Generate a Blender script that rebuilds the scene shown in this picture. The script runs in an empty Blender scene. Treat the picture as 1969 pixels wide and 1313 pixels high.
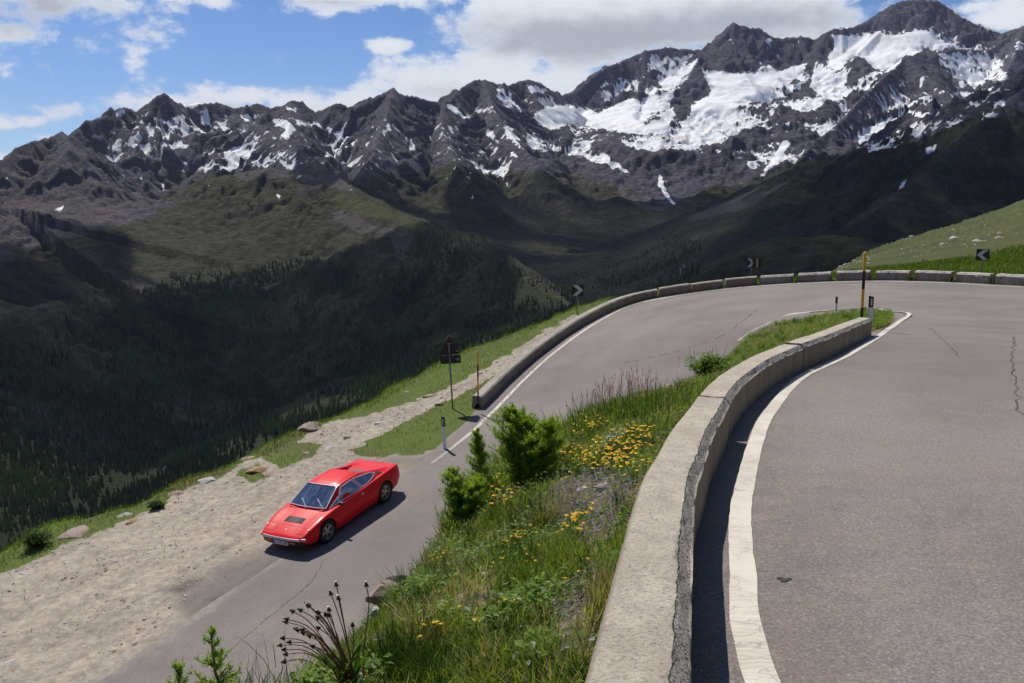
import bpy, bmesh, math, random
import numpy as np
from mathutils import Vector, Matrix
from math import radians as R

SC = bpy.context.scene
COL = SC.collection
random.seed(7)
RNG = np.random.default_rng(11)

# ------------------------------------------------------------ camera
F = 1700.0            # focal length in pixels of the 1969 px wide photograph
CX, CY = 984.5, 656.5
PITCH = R(10.0)
cam_d = bpy.data.cameras.new('camera')
cam_d.sensor_width = 36.0
cam_d.lens = 36.0 * F / 1969.0
cam_d.clip_start = 0.05
cam_d.clip_end = 60000
cam = bpy.data.objects.new('camera', cam_d)
COL.objects.link(cam)
cam.location = (0, 0, 0)
cam.rotation_euler = (R(90) - PITCH, 0, 0)
SC.camera = cam
SC.render.resolution_x = 1024
SC.render.resolution_y = 683

# ------------------------------------------------------------ light
SUN_AZ = math.atan2(-0.50, 0.866)      # measured from +Y towards +X
SUN_EL = R(53)
SD = Vector((math.sin(SUN_AZ) * math.cos(SUN_EL), math.cos(SUN_AZ) * math.cos(SUN_EL), math.sin(SUN_EL)))
sun_d = bpy.data.lights.new('sun', 'SUN')
sun_d.energy = 5.0
sun_d.angle = R(0.5)
sun_d.color = (1.0, 0.95, 0.87)
sun = bpy.data.objects.new('sun', sun_d)
COL.objects.link(sun)
sun.rotation_euler = (-SD).to_track_quat('-Z', 'Y').to_euler()
SC.view_settings.view_transform = 'Standard'
SC.view_settings.look = 'None'
SC.view_settings.exposure = 0.0
SC.view_settings.gamma = 1.0
SC.view_settings.use_curve_mapping = False

CP, SP = math.cos(PITCH), math.sin(PITCH)
def U(px, py, d):
    """point seen at photograph pixel (px, py) at forward depth d"""
    xc = (px - CX) / F; yc = (CY - py) / F
    return Vector((xc * d, (CP + yc * SP) * d, (-SP + yc * CP) * d))
def PJ(x, y, z):
    zc = y * CP - z * SP
    yc = y * SP + z * CP
    zc = np.where(np.abs(zc) < 1e-3, 1e-3, zc)
    px = CX + F * x / zc; py = CY - F * yc / zc
    bad = zc < 0.01
    return np.where(bad, -9e4, px), np.where(bad, -9e4, py)
def LP(x, y): return -9.14 + 0.10 * (x + 4.9) + 0.072 * (y - 23.43)     # plane of the lower road
def UP(x, y): return -1.6 - 0.0895 * y                                   # plane of the upper road
def UL(px, py):
    d = U(px, py, 1.0)
    t = (-9.14 + 0.49 - 0.072 * 23.43) / (d.z - 0.10 * d.x - 0.072 * d.y)
    return d * t
def UU(px, py, h=0.0):
    d = U(px, py, 1.0)
    return d * ((-1.6 + h) / (d.z + 0.0895 * d.y))

# ------------------------------------------------------------ node helpers
def new_mat(name):
    m = bpy.data.materials.new(name); m.use_nodes = True
    nt = m.node_tree; nt.nodes.clear()
    return m, NT(nt)
class NT:
    def __init__(s, nt): s.t = nt; s.n = nt.nodes; s.l = nt.links
    def add(s, typ, **kw):
        nd = s.n.new(typ)
        for k, v in kw.items():
            if k.startswith('_'): setattr(nd, k[1:], v)
            else:
                key = k.replace('__', ' ')
                s.put(nd, key, v)
        return nd
    def put(s, nd, key, v):
        inp = nd.inputs[int(key[1:])] if key[0] == 'i' and key[1:].isdigit() else nd.inputs[key]
        if isinstance(v, bpy.types.NodeSocket): s.l.new(v, inp)
        elif isinstance(v, bpy.types.Node): s.l.new(v.outputs[0], inp)
        else:
            if hasattr(inp.default_value, '__len__') and not hasattr(v, '__len__'): v = (v,) * len(inp.default_value)
            if hasattr(v, '__len__') and len(v) == 3 and len(inp.default_value) == 4: v = (*v, 1)
            inp.default_value = v
    def math(s, op, a, b=0.0, c=None, clamp=False):
        nd = s.n.new('ShaderNodeMath'); nd.operation = op; nd.use_clamp = clamp
        s.put(nd, 'i0', a); s.put(nd, 'i1', b)
        if c is not None: s.put(nd, 'i2', c)
        return nd.outputs[0]
    def vmath(s, op, a, b=(0, 0, 0)):
        nd = s.n.new('ShaderNodeVectorMath'); nd.operation = op
        s.put(nd, 'i0', a); s.put(nd, 'i1', b)
        return nd.outputs['Value'] if op in ('LENGTH', 'DOT_PRODUCT', 'DISTANCE') else nd.outputs[0]
    def noise(s, vec, scale, detail=4, rough=0.55, dist=0.0):
        return s.add('ShaderNodeTexNoise', Vector=vec, Scale=scale, Detail=detail, Roughness=rough, Distortion=dist).outputs['Fac']
    def ramp(s, fac, lo, hi, a=0.0, b=1.0, smooth=True):
        nd = s.n.new('ShaderNodeMapRange'); nd.interpolation_type = 'SMOOTHSTEP' if smooth else 'LINEAR'; nd.clamp = True
        s.put(nd, 'Value', fac); s.put(nd, 'From Min', lo); s.put(nd, 'From Max', hi); s.put(nd, 'To Min', a); s.put(nd, 'To Max', b)
        return nd.outputs[0]
    def mix(s, f, a, b, blend='MIX'):
        nd = s.n.new('ShaderNodeMix'); nd.data_type = 'RGBA'; nd.blend_type = blend
        s.put(nd, 'i0', f); s.put(nd, 'i6', a); s.put(nd, 'i7', b)
        return nd.outputs[2]
    def attr(s, name, out='Fac'):
        nd = s.n.new('ShaderNodeAttribute'); nd.attribute_name = name
        return nd.outputs[out]
    def pos(s):
        return s.n.new('ShaderNodeNewGeometry').outputs['Position']
    def obj(s):
        return s.n.new('ShaderNodeTexCoord').outputs['Object']
    def scale(s, v, sc):
        return s.vmath('MULTIPLY', v, sc if hasattr(sc, '__len__') else (sc, sc, sc))
    def bump(s, h, strength=0.5, dist=0.02, n=None):
        nd = s.n.new('ShaderNodeBump'); s.put(nd, 'Height', h); s.put(nd, 'Strength', strength); s.put(nd, 'Distance', dist)
        if n is not None: s.put(nd, 'Normal', n)
        return nd.outputs[0]
    def out(s, color, rough=0.8, normal=None, spec=0.3, **kw):
        b = s.n.new('ShaderNodeBsdfPrincipled'); s.put(b, 'Base Color', color); s.put(b, 'Roughness', rough); s.put(b, 'Specular IOR Level', spec)
        if normal is not None: s.put(b, 'Normal', normal)
        for k, v in kw.items(): s.put(b, k.replace('__', ' '), v)
        o = s.n.new('ShaderNodeOutputMaterial'); s.l.new(b.outputs[0], o.inputs['Surface'])
        return b

# ------------------------------------------------------------ sky with clouds
W = bpy.data.worlds.new('World'); SC.world = W; W.use_nodes = True
W.node_tree.nodes.clear()
wt = NT(W.node_tree)
sky = wt.add('ShaderNodeTexSky', _sky_type='NISHITA', _sun_disc=False, _sun_elevation=SUN_EL, _sun_rotation=SUN_AZ,
             _altitude=2400, _air_density=1.0, _dust_density=0.0, _ozone_density=3.0)
tc = wt.n.new('ShaderNodeTexCoord').outputs['Generated']
dirv = wt.vmath('NORMALIZE', tc)
def blob_field(blobs):
    acc = None
    for (px, py, rx, ry, g) in blobs:
        c = U(px, py, 1.0).normalized()
        v = wt.vmath('SUBTRACT', dirv, tuple(c))
        v = wt.vmath('MULTIPLY', v, (F / rx, 1.2, F / ry))
        l = wt.vmath('LENGTH', v)
        f = wt.math('MULTIPLY_ADD', l, -g, g)
        acc = f if acc is None else wt.math('SMOOTH_MAX', acc, f, 0.12)
    return acc
# (px, py, radius x, radius y, gain)
blobs = [(0, -60, 300, 125, .85), (170, 5, 160, 50, .6), (20, 60, 130, 30, .5), (225, 52, 70, 14, .3), (380, 0, 110, 22, .45),
         (255, 135, 22, 28, .45), (540, 105, 26, 20, .4), (60, 232, 36, 13, .4), (45, 20, 150, 30, .5), (0, 235, 28, 26, .5), (0, 300, 36, 20, .6),
         (85, 264, 30, 10, .5), (150, 212, 62, 20, .55), (340, 200, 170, 36, .95), (480, 185, 180, 32, .95), (560, 195, 120, 40, .9),
         (700, 200, 130, 40, .9), (750, 85, 62, 22, .85), (720, -5, 230, 38, .9), (640, 5, 150, 26, .7),
         (860, 160, 190, 62, 1.0), (960, 120, 160, 80, 1.1), (1150, 40, 330, 110, 1.4), (1400, 25, 330, 85, 1.3), (1000, 60, 150, 80, 1.1),
         (1060, 150, 120, 30, .8), (1120, 170, 70, 26, .7), (1500, 65, 150, 50, 1.0), (1850, 15, 130, 20, .55), (1935, 35, 90, 28, .8),
         (1640, 0, 60, 14, .4), (840, 42, 10, 12, .25), (1960, 0, 60, 14, .5),
         (300, -420, 500, 160, 1.0), (1500, -330, 620, 170, 1.1), (-700, 100, 420, 130, 1.0), (2600, 60, 500, 130, 1.0), (-900, -900, 500, 220, .9), (2400, -900, 600, 260, .9)]
bf = blob_field(blobs)
nv = wt.scale(dirv, (1.0, 1.0, 1.7))
n1 = wt.noise(nv, 9.0, 7, 0.62, 0.25)
n2 = wt.noise(nv, 34.0, 5, 0.62, 0.1)
nn = wt.math('ADD', wt.math('MULTIPLY', wt.math('SUBTRACT', n1, 0.5), 1.9), wt.math('MULTIPLY', wt.math('SUBTRACT', n2, 0.5), 1.25))
# the rest of the sky (behind the camera) carries the same kind of scattered cloud
back = wt.ramp(wt.vmath('DOT_PRODUCT', dirv, (0, 1, 0)), 0.55, 0.1, -0.6, 0.02)
low = wt.ramp(wt.vmath('DOT_PRODUCT', dirv, (0, 0, 1)), 0.0, 0.2, -.3, 0.0)
dens = wt.math('ADD', wt.math('MAXIMUM', bf, wt.math('ADD', back, low)), nn)
mask = wt.ramp(dens, 0.12, 0.52)
greyb = blob_field([(1180, 70, 420, 62, 1.2), (1000, 85, 160, 40, .9), (1420, 40, 330, 50, 1.0), (0, 15, 260, 60, 1.0), (650, 5, 200, 16, .6), (870, 175, 120, 22, .4),
                    (420, 205, 200, 16, .45), (1500, -330, 500, 120, 1.0), (300, -420, 400, 100, .9)])
core = wt.ramp(wt.math('ADD', wt.math('MULTIPLY', greyb, 0.9), wt.math('MULTIPLY', nn, 0.55)), 0.02, 0.85)
cl = wt.mix(core, (9.6, 10.0, 10.6), (5.2, 5.6, 6.3))
thin = wt.ramp(dens, 0.15, 0.75)
cl = wt.mix(thin, (7.0, 8.2, 10.2), cl)
skyc = wt.mix(1.0, sky.outputs[0], (0.70, 0.87, 1.09), 'MULTIPLY')
fin = wt.mix(mask, skyc, cl)
bg = wt.add('ShaderNodeBackground', Color=fin, Strength=0.085)
wo = wt.n.new('ShaderNodeOutputWorld'); wt.l.new(bg.outputs[0], wo.inputs['Surface'])

# ------------------------------------------------------------ numpy noise
_perm = np.random.default_rng(3).permutation(512).astype(np.int64)
_ga = np.random.default_rng(5).random(512) * 2 * np.pi
_gx, _gy = np.cos(_ga), np.sin(_ga)
def perlin(x, y):
    xi = np.floor(x).astype(np.int64); yi = np.floor(y).astype(np.int64)
    xf = x - xi; yf = y - yi
    u = xf * xf * xf * (xf * (xf * 6 - 15) + 10); v = yf * yf * yf * (yf * (yf * 6 - 15) + 10)
    def g(ix, iy, dx, dy):
        h = _perm[(_perm[ix & 511] + iy) & 511]
        return _gx[h] * dx + _gy[h] * dy
    a = g(xi, yi, xf, yf); b = g(xi + 1, yi, xf - 1, yf); c = g(xi, yi + 1, xf, yf - 1); d = g(xi + 1, yi + 1, xf - 1, yf - 1)
    return (a + u * (b - a) + v * (c - a + u * (a - b - c + d))) * 1.45
def fbm(x, y, o=5, gain=0.5, lac=2.03):
    r = 0; a = 1.0
    for i in range(o):
        r = r + a * perlin(x + 17.3 * i, y - 9.1 * i); a *= gain; x = x * lac; y = y * lac
    return r
def ridged(x, y, o=5, gain=0.5, lac=2.07):
    r = 0; a = 1.0; s = 0; w = 1.0
    for i in range(o):
        n = 1 - np.abs(perlin(x + 31.7 * i, y + 5.3 * i)) * 1.6
        n = np.clip(n, 0, 1) ** 2 * w
        w = np.clip(n * 1.6, 0, 1)
        r = r + a * n; s += a; a *= gain; x = x * lac; y = y * lac
    return r / s
def sstep(x, a, b):
    t = np.clip((x - a) / (b - a), 0, 1); return t * t * (3 - 2 * t)
def inpoly(px, py, poly):
    poly = np.asarray(poly, float)
    res = np.zeros(px.shape, bool)
    x0, y0 = poly.min(0); x1, y1 = poly.max(0)
    idx = np.nonzero((px >= x0) & (px <= x1) & (py >= y0) & (py <= y1))
    X = px[idx]; Y = py[idx]; c = np.zeros(X.shape, bool)
    n = len(poly)
    for i in range(n):
        xa, ya = poly[i]; xb, yb = poly[(i + 1) % n]
        if ya == yb: continue
        c ^= ((ya > Y) != (yb > Y)) & (X < (xb - xa) * (Y - ya) / (yb - ya) + xa)
    res[idx] = c
    return res
def sdpoly(px, py, poly, reach):
    """signed distance (positive inside) to a closed outline, in the outline's units, clipped to reach"""
    poly = np.asarray(poly, float)
    x0, y0 = poly.min(0) - reach; x1, y1 = poly.max(0) + reach
    idx = np.nonzero((px >= x0) & (px <= x1) & (py >= y0) & (py <= y1))
    X = px[idx]; Y = py[idx]; dm = np.full(X.shape, 1e9)
    n = len(poly)
    for i in range(n):
        ax, ay = poly[i]; bx, by = poly[(i + 1) % n]
        vx, vy = bx - ax, by - ay; L = vx * vx + vy * vy + 1e-9
        t = np.clip(((X - ax) * vx + (Y - ay) * vy) / L, 0, 1)
        dm = np.minimum(dm, (X - ax - t * vx) ** 2 + (Y - ay - t * vy) ** 2)
    d = np.sqrt(dm)
    ins = inpoly(X, Y, poly)
    out = np.full(px.shape, -float(reach))
    out[idx] = np.clip(np.where(ins, d, -d), -reach, reach)
    return out

# ------------------------------------------------------------ mesh helpers
def link(o, parent=None):
    COL.objects.link(o)
    if parent is not None: o.parent = parent
    return o
def props(o, label=None, cat=None, group=None, kind=None):
    if label: o['label'] = label
    if cat: o['category'] = cat
    if group: o['group'] = group
    if kind: o['kind'] = kind
    return o
def empty(name, loc, label, cat, group=None, rot=None):
    o = bpy.data.objects.new(name, None); o.empty_display_size = 0.3
    o.location = loc
    if rot is not None: o.rotation_euler = rot
    link(o); props(o, label, cat, group)
    return o
def mesh_np(name, V, Fc, mats=(), attrs=None, colors=None, smooth=True, parent=None, midx=None):
    """V (n,3), Fc list of arrays (k,3) or (k,4)"""
    me = bpy.data.meshes.new(name)
    V = np.asarray(V, np.float32)
    if not isinstance(Fc, (list, tuple)): Fc = [Fc]
    Fc = [np.asarray(f, np.int32) for f in Fc if len(f)]
    nl = sum(f.size for f in Fc); nf = sum(len(f) for f in Fc)
    me.vertices.add(len(V)); me.vertices.foreach_set('co', V.ravel())
    me.loops.add(nl); me.loops.foreach_set('vertex_index', np.concatenate([f.ravel() for f in Fc]))
    me.polygons.add(nf)
    tot = np.concatenate([np.full(len(f), f.shape[1], np.int32) for f in Fc])
    st = np.concatenate([[0], np.cumsum(tot)[:-1]]).astype(np.int32)
    me.polygons.foreach_set('loop_start', st)
    if midx is not None: me.polygons.foreach_set('material_index', np.asarray(midx, np.int32))
    me.polygons.foreach_set('use_smooth', np.full(nf, smooth))
    me.update(calc_edges=True); me.validate()
    for k, v in (attrs or {}).items():
        a = me.attributes.new(k, 'FLOAT', 'POINT'); a.data.foreach_set('value', np.asarray(v, np.float32).ravel())
    for k, v in (colors or {}).items():
        a = me.attributes.new(k, 'FLOAT_COLOR', 'POINT')
        v = np.asarray(v, np.float32)
        if v.shape[1] == 3: v = np.concatenate([v, np.ones((len(v), 1), np.float32)], 1)
        a.data.foreach_set('color', v.ravel())
    for m in mats: me.materials.append(m)
    o = bpy.data.objects.new(name, me)
    return link(o, parent)
def grid_faces(n, m):
    i = np.arange(n - 1)[:, None] * m + np.arange(m - 1)[None, :]
    return np.stack([i, i + 1, i + m + 1, i + m], -1).reshape(-1, 4)
def catmull(P, N):
    """P (k,...) -> N samples of a centripetal-ish Catmull-Rom curve through P, even in parameter"""
    P = np.asarray(P, float); k = len(P)
    t = np.linspace(0, k - 1, N); i = np.clip(np.floor(t).astype(int), 0, k - 2); f = (t - i)
    sh = (-1,) + (1,) * (P.ndim - 1); f = f.reshape(sh)
    p0 = P[np.clip(i - 1, 0, k - 1)]; p1 = P[i]; p2 = P[i + 1]; p3 = P[np.clip(i + 2, 0, k - 1)]
    return .5 * (2 * p1 + (p2 - p0) * f + (2 * p0 - 5 * p1 + 4 * p2 - p3) * f ** 2 + (3 * p1 - p0 - 3 * p2 + p3) * f ** 3)
def resample(P, N=None, step=None):
    P = np.asarray(P, float); d = np.r_[0, np.cumsum(np.linalg.norm(np.diff(P, axis=0), axis=1))]
    if N is None: N = max(2, int(d[-1] / step) + 1)
    s = np.linspace(0, d[-1], N)
    return np.stack([np.interp(s, d, P[:, j]) for j in range(P.shape[1])], 1)
def normals2(P):
    """unit left-hand normals in plan"""
    P = np.asarray(P); T = np.gradient(P[:, :2], axis=0); T /= np.linalg.norm(T, axis=1)[:, None] + 1e-9
    return np.stack([-T[:, 1], T[:, 0]], 1)
def bm_obj(name, bm, mats, parent=None, smooth=False, angle=None, label=None):
    me = bpy.data.meshes.new(name); bm.normal_update(); bm.to_mesh(me); bm.free()
    for m in (mats if isinstance(mats, (list, tuple)) else [mats]): me.materials.append(m)
    if smooth:
        me.polygons.foreach_set('use_smooth', [True] * len(me.polygons))
        if angle: me.set_sharp_from_angle(angle=R(angle))
    o = bpy.data.objects.new(name, me); link(o, parent)
    if label: o['label'] = label
    return o
def add_box(bm, c, s, M=None, mi=0, bev=0.0):
    r = bmesh.ops.create_cube(bm, size=1.0)
    vs = r['verts']
    for v in vs: v.co = Vector((v.co.x * s[0], v.co.y * s[1], v.co.z * s[2]))
    if bev > 0:
        es = list({e for v in vs for e in v.link_edges})
        rr = bmesh.ops.bevel(bm, geom=es, offset=bev, segments=2, affect='EDGES', profile=0.5)
        vs = list({v for f in rr['faces'] for v in f.verts} | {v for v in vs if v.is_valid})
    for v in vs:
        v.co = v.co + Vector(c)
        if M is not None: v.co = M @ v.co
    for f in {f for v in vs for f in v.link_faces}: f.material_index = mi
    return vs
def add_tube(bm, pts, rads, seg=8, mi=0, cap=True):
    rings = []; n = len(pts); pts = [Vector(p) for p in pts]
    if not hasattr(rads, '__len__'): rads = [rads] * n
    prev = None
    for i, p in enumerate(pts):
        t = (pts[min(i + 1, n - 1)] - pts[max(i - 1, 0)]).normalized()
        a = prev if prev is not None else (Vector((0, 0, 1)) if abs(t.z) < .9 else Vector((1, 0, 0)))
        a = (a - t * a.dot(t))
        if a.length < 1e-5: a = t.orthogonal()
        a.normalize(); b = t.cross(a); prev = a
        rings.append([bm.verts.new(p + (a * math.cos(2 * math.pi * k / seg) + b * math.sin(2 * math.pi * k / seg)) * rads[i]) for k in range(seg)])
    for i in range(n - 1):
        for k in range(seg):
            f = bm.faces.new((rings[i][k], rings[i][(k + 1) % seg], rings[i + 1][(k + 1) % seg], rings[i + 1][k])); f.material_index = mi
    if cap:
        f = bm.faces.new(rings[0][::-1]); f.material_index = mi
        f = bm.faces.new(rings[-1]); f.material_index = mi
def add_poly(bm, pts, mi=0):
    f = bm.faces.new([bm.verts.new(p) for p in pts]); f.material_index = mi; return f
def add_slab(bm, pts, nrm, th, mi=0):
    """flat outline with thickness"""
    nrm = Vector(nrm).normalized() * th
    a = [bm.verts.new(Vector(p)) for p in pts]; b = [bm.verts.new(Vector(p) + nrm) for p in pts]
    n = len(pts)
    fs = [bm.faces.new(a[::-1]), bm.faces.new(b)] + [bm.faces.new((a[i], a[(i + 1) % n], b[(i + 1) % n], b[i])) for i in range(n)]
    for f in fs: f.material_index = mi
def quick(name, col, rough=.6, metal=0.0, spec=.5, **kw):
    m, t = new_mat(name)
    n = t.noise(t.obj(), 25, 3)
    c = t.mix(t.ramp(n, .3, .7, 0, 1), tuple(x * .88 for x in col), tuple(min(1, x * 1.1) for x in col))
    t.out(c, rough, spec=spec, Metallic=metal, **kw)
    return m
# ------------------------------------------------------------ the mountains
# crest lines: (photo x, photo y, distance) of points along every ridge and spur, drop a*d + b*(1-exp(-d/c))
RID = [
 ([(-500, 330, 2300), (-250, 330, 2300), (0, 310, 2350), (30, 283, 2450), (62, 270, 2500), (100, 262, 2600), (118, 250, 2650), (135, 285, 2400)], .40, 90, 120),
 ([(100, 275, 3000), (140, 250, 3050), (165, 229, 3100), (190, 228, 3150), (215, 212, 3200), (238, 203, 3250), (262, 213, 3300), (285, 196, 3300), (302, 181, 3300), (318, 179, 3320), (335, 192, 3350),
   (352, 199, 3400), (380, 197, 3450), (420, 195, 3500), (450, 206, 3550), (475, 203, 3600), (492, 196, 3600), (520, 207, 3650), (545, 200, 3650), (566, 190, 3650), (590, 203, 3650), (608, 213, 3650)], .40, 130, 150),
 ([(608, 213, 3650), (640, 200, 3600), (655, 196, 3600), (672, 205, 3600), (690, 194, 3600), (715, 185, 3600), (735, 180, 3600), (756, 167, 3600), (775, 181, 3620), (800, 184, 3650), (825, 193, 3700), (852, 198, 3800),
   (870, 182, 3950), (895, 162, 4100), (912, 153, 4200), (930, 152, 4250), (955, 160, 4350), (975, 163, 4400), (1000, 154, 4500), (1018, 151, 4500), (1040, 158, 4600), (1060, 172, 4700), (1082, 182, 4900)], .44, 150, 140),
 ([(1082, 182, 4900), (1110, 172, 5300), (1140, 145, 5500), (1158, 130, 5600), (1190, 118, 5700), (1225, 103, 5800), (1240, 95, 5800), (1262, 94, 5900), (1285, 89, 5950), (1320, 93, 6000), (1345, 94, 6000), (1372, 88, 6000),
   (1385, 68, 5950), (1398, 50, 5900), (1410, 40, 5900), (1425, 47, 5900), (1445, 52, 5900), (1462, 52, 5950), (1480, 67, 6000), (1505, 73, 6000), (1540, 68, 6000), (1568, 74, 6000), (1590, 60, 5900), (1605, 52, 5900),
   (1640, 50, 5900), (1665, 40, 5900), (1690, 22, 5900), (1715, 6, 5850), (1740, -1, 5850), (1775, -3, 5850), (1800, 0, 5850), (1830, 14, 5800), (1860, 35, 5700), (1895, 48, 5600), (1925, 64, 5500), (1945, 56, 5200), (1969, 48, 5000), (2100, 20, 4700), (2300, 60, 4500), (2700, 40, 4300)], .30, 250, 230),
 # spur that carries the green shoulder and drops to the right
 ([(450, 215, 3400), (500, 240, 3150), (548, 269, 2950), (610, 308, 2600), (660, 348, 2350), (762, 401, 2000), (833, 432, 1800), (914, 455, 1620), (985, 494, 1450), (1050, 545, 1300), (1100, 590, 1200)], .50, 20, 60),
 ([(380, 345, 2600), (520, 322, 2500), (600, 335, 2420)], .38, 30, 120),
 # arêtes down from the middle ridge
 ([(756, 168, 3600), (742, 225, 3350), (720, 290, 3000), (690, 345, 2750)], .60, 40, 80),
 ([(560, 192, 3650), (556, 235, 3350), (548, 269, 2950)], .60, 30, 80),
 ([(852, 198, 3800), (850, 250, 3450), (880, 320, 3050), (930, 380, 2800)], .55, 40, 90),
 ([(930, 152, 4250), (948, 210, 3900), (1000, 280, 3500), (1050, 330, 3200)], .55, 30, 90),
 ([(1018, 152, 4500), (1040, 215, 4300), (1062, 258, 4150), (1100, 292, 4000), (1138, 318, 3850), (1160, 350, 3600)], .50, 30, 80),
 # rock between the glaciers
 ([(1372, 88, 6000), (1345, 105, 5600), (1335, 122, 5300), (1319, 152, 5150), (1299, 188, 5000), (1289, 223, 4850), (1279, 252, 4700), (1262, 290, 4400)], .85, 30, 50),
 ([(1240, 95, 5800), (1240, 140, 5500), (1228, 190, 5250), (1232, 225, 5050)], .75, 20, 60),
 ([(1590, 60, 5900), (1572, 95, 5750), (1553, 122, 5600), (1523, 165, 5300), (1477, 198, 5000), (1426, 223, 4750), (1365, 259, 4450), (1299, 290, 4200)], .42, 40, 90),
 ([(1690, 60, 5600), (1660, 90, 5300), (1644, 106, 5200), (1624, 147, 4900), (1604, 190, 4600), (1568, 200, 4450), (1528, 223, 4250), (1497, 254, 4050), (1451, 284, 3800), (1401, 325, 3500), (1340, 372, 3200), (1310, 420, 2900)], .48, 40, 80),
 ([(1604, 190, 4600), (1640, 215, 4300), (1655, 188, 4200)], .6, 20, 60),
 ([(1969, 48, 5000), (1900, 95, 4700), (1830, 92, 4600), (1780, 112, 4450), (1741, 107, 4300), (1700, 147, 4100), (1655, 188, 3900), (1624, 228, 3700), (1568, 269, 3450), (1528, 315, 3250), (1477, 345, 3050), (1426, 376, 2850), (1380, 405, 2650)], .50, 60, 90),
 ([(1741, 107, 4300), (1792, 152, 4050), (1832, 190, 3850), (1875, 215, 3700), (1900, 240, 3550)], .50, 30, 90),
 ([(1969, 48, 5000), (1950, 110, 4300), (1930, 150, 3800)], .6, 20, 90),
 # dark near slope on the right
 ([(2500, -60, 2600), (2200, 40, 2400), (2050, 115, 2300), (1969, 168, 2200), (1929, 203, 2100), (1883, 239, 2000), (1853, 266, 1920), (1832, 290, 1850), (1785, 325, 1750), (1761, 350, 1680), (1705, 386, 1560), (1640, 430, 1420),
   (1569, 457, 1320), (1500, 478, 1250), (1430, 510, 1180)], .42, 20, 80),
 ([(1760, 300, 3000), (1700, 370, 2500), (1600, 425, 2200), (1500, 440, 2050)], .40, 10, 60),
 ([(1600, 450, 1000), (1578, 453, 1000), (1480, 470, 980), (1401, 493, 950), (1340, 530, 900)], .34, 10, 60),
 # hills around and behind, outside the frame
 ([(6000, 0, 1500)], .5, 0, 50),
]
RIDW = []
for pts, a, b, c in RID:
    RIDW.append(([U(p[0], p[1], p[2] if p[2] < 5000 else 5000 + (p[2] - 5000) * .45) for p in pts], a, b, c))
RIDW = RIDW[:-1]
# ribs and buttresses running down from the main crests
_rs = random.Random(21)
for ri in (0, 1, 2, 3, 15):
    pts, a, b, c = RIDW[ri]; run = 0.0; nxt = 90.0
    for p, q in zip(pts[:-1], pts[1:]):
        L_ = (q - p).length
        while run + L_ > nxt:
            s0 = p.lerp(q, (nxt - run) / L_); nxt += _rs.uniform(150, 300)
            tc_ = Vector((-s0.x, -s0.y, 0)).normalized(); an = _rs.uniform(-.75, .75)
            dr_ = Vector((tc_.x * math.cos(an) - tc_.y * math.sin(an), tc_.x * math.sin(an) + tc_.y * math.cos(an), 0)); LL_ = _rs.uniform(350, 800); up_ = _rs.uniform(18, 42); sp = []
            for k_ in range(5):
                d_ = LL_ * k_ / 4; w_ = dr_ * d_ + Vector((-dr_.y, dr_.x, 0)) * math.sin(k_ * 1.1 + nxt) * 28
                z_ = s0.z - a * d_ - b * (1 - math.exp(-d_ / c)) + up_ * math.sin(math.pi * min(1, d_ / LL_ + .12)) - 6
                sp.append(Vector((s0.x + w_.x, s0.y + w_.y, z_)))
            RIDW.append((sp, .78, 6, 30))
        run += L_
NEAR = [Vector(p) for p in [(-200, -160, -6), (-70, -60, -12), (-30, 5, -15), (-15, 23, -14.5), (-5, 40, -13), (4, 50, -12), (18, 53, -11), (40, 90, -14), (77, 165, -22), (150, 270, -24), (235, 360, -22), (420, 420, 30), (700, 300, 120)]]
RIDW.append((NEAR, .74, 0, 50))
RIDW.append(([Vector(p) for p in [(700, 300, 110), (900, -300, 300), (300, -900, 320), (-900, -1400, 380), (-2400, -600, 500), (-3000, 900, 700), (-3300, 2200, 300)]], .36, 60, 100))
THAL = [(-4000, -900, -820), (-1500, 350, -680), (-900, 620, -620), (-450, 780, -560), (-60, 980, -450), (160, 1280, -370), (300, 1700, -290), (440, 2290, -216), (545, 2700, -178), (600, 3150, -120), (640, 3600, -70), (560, 4100, -20), (450, 4500, 30)]

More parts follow.
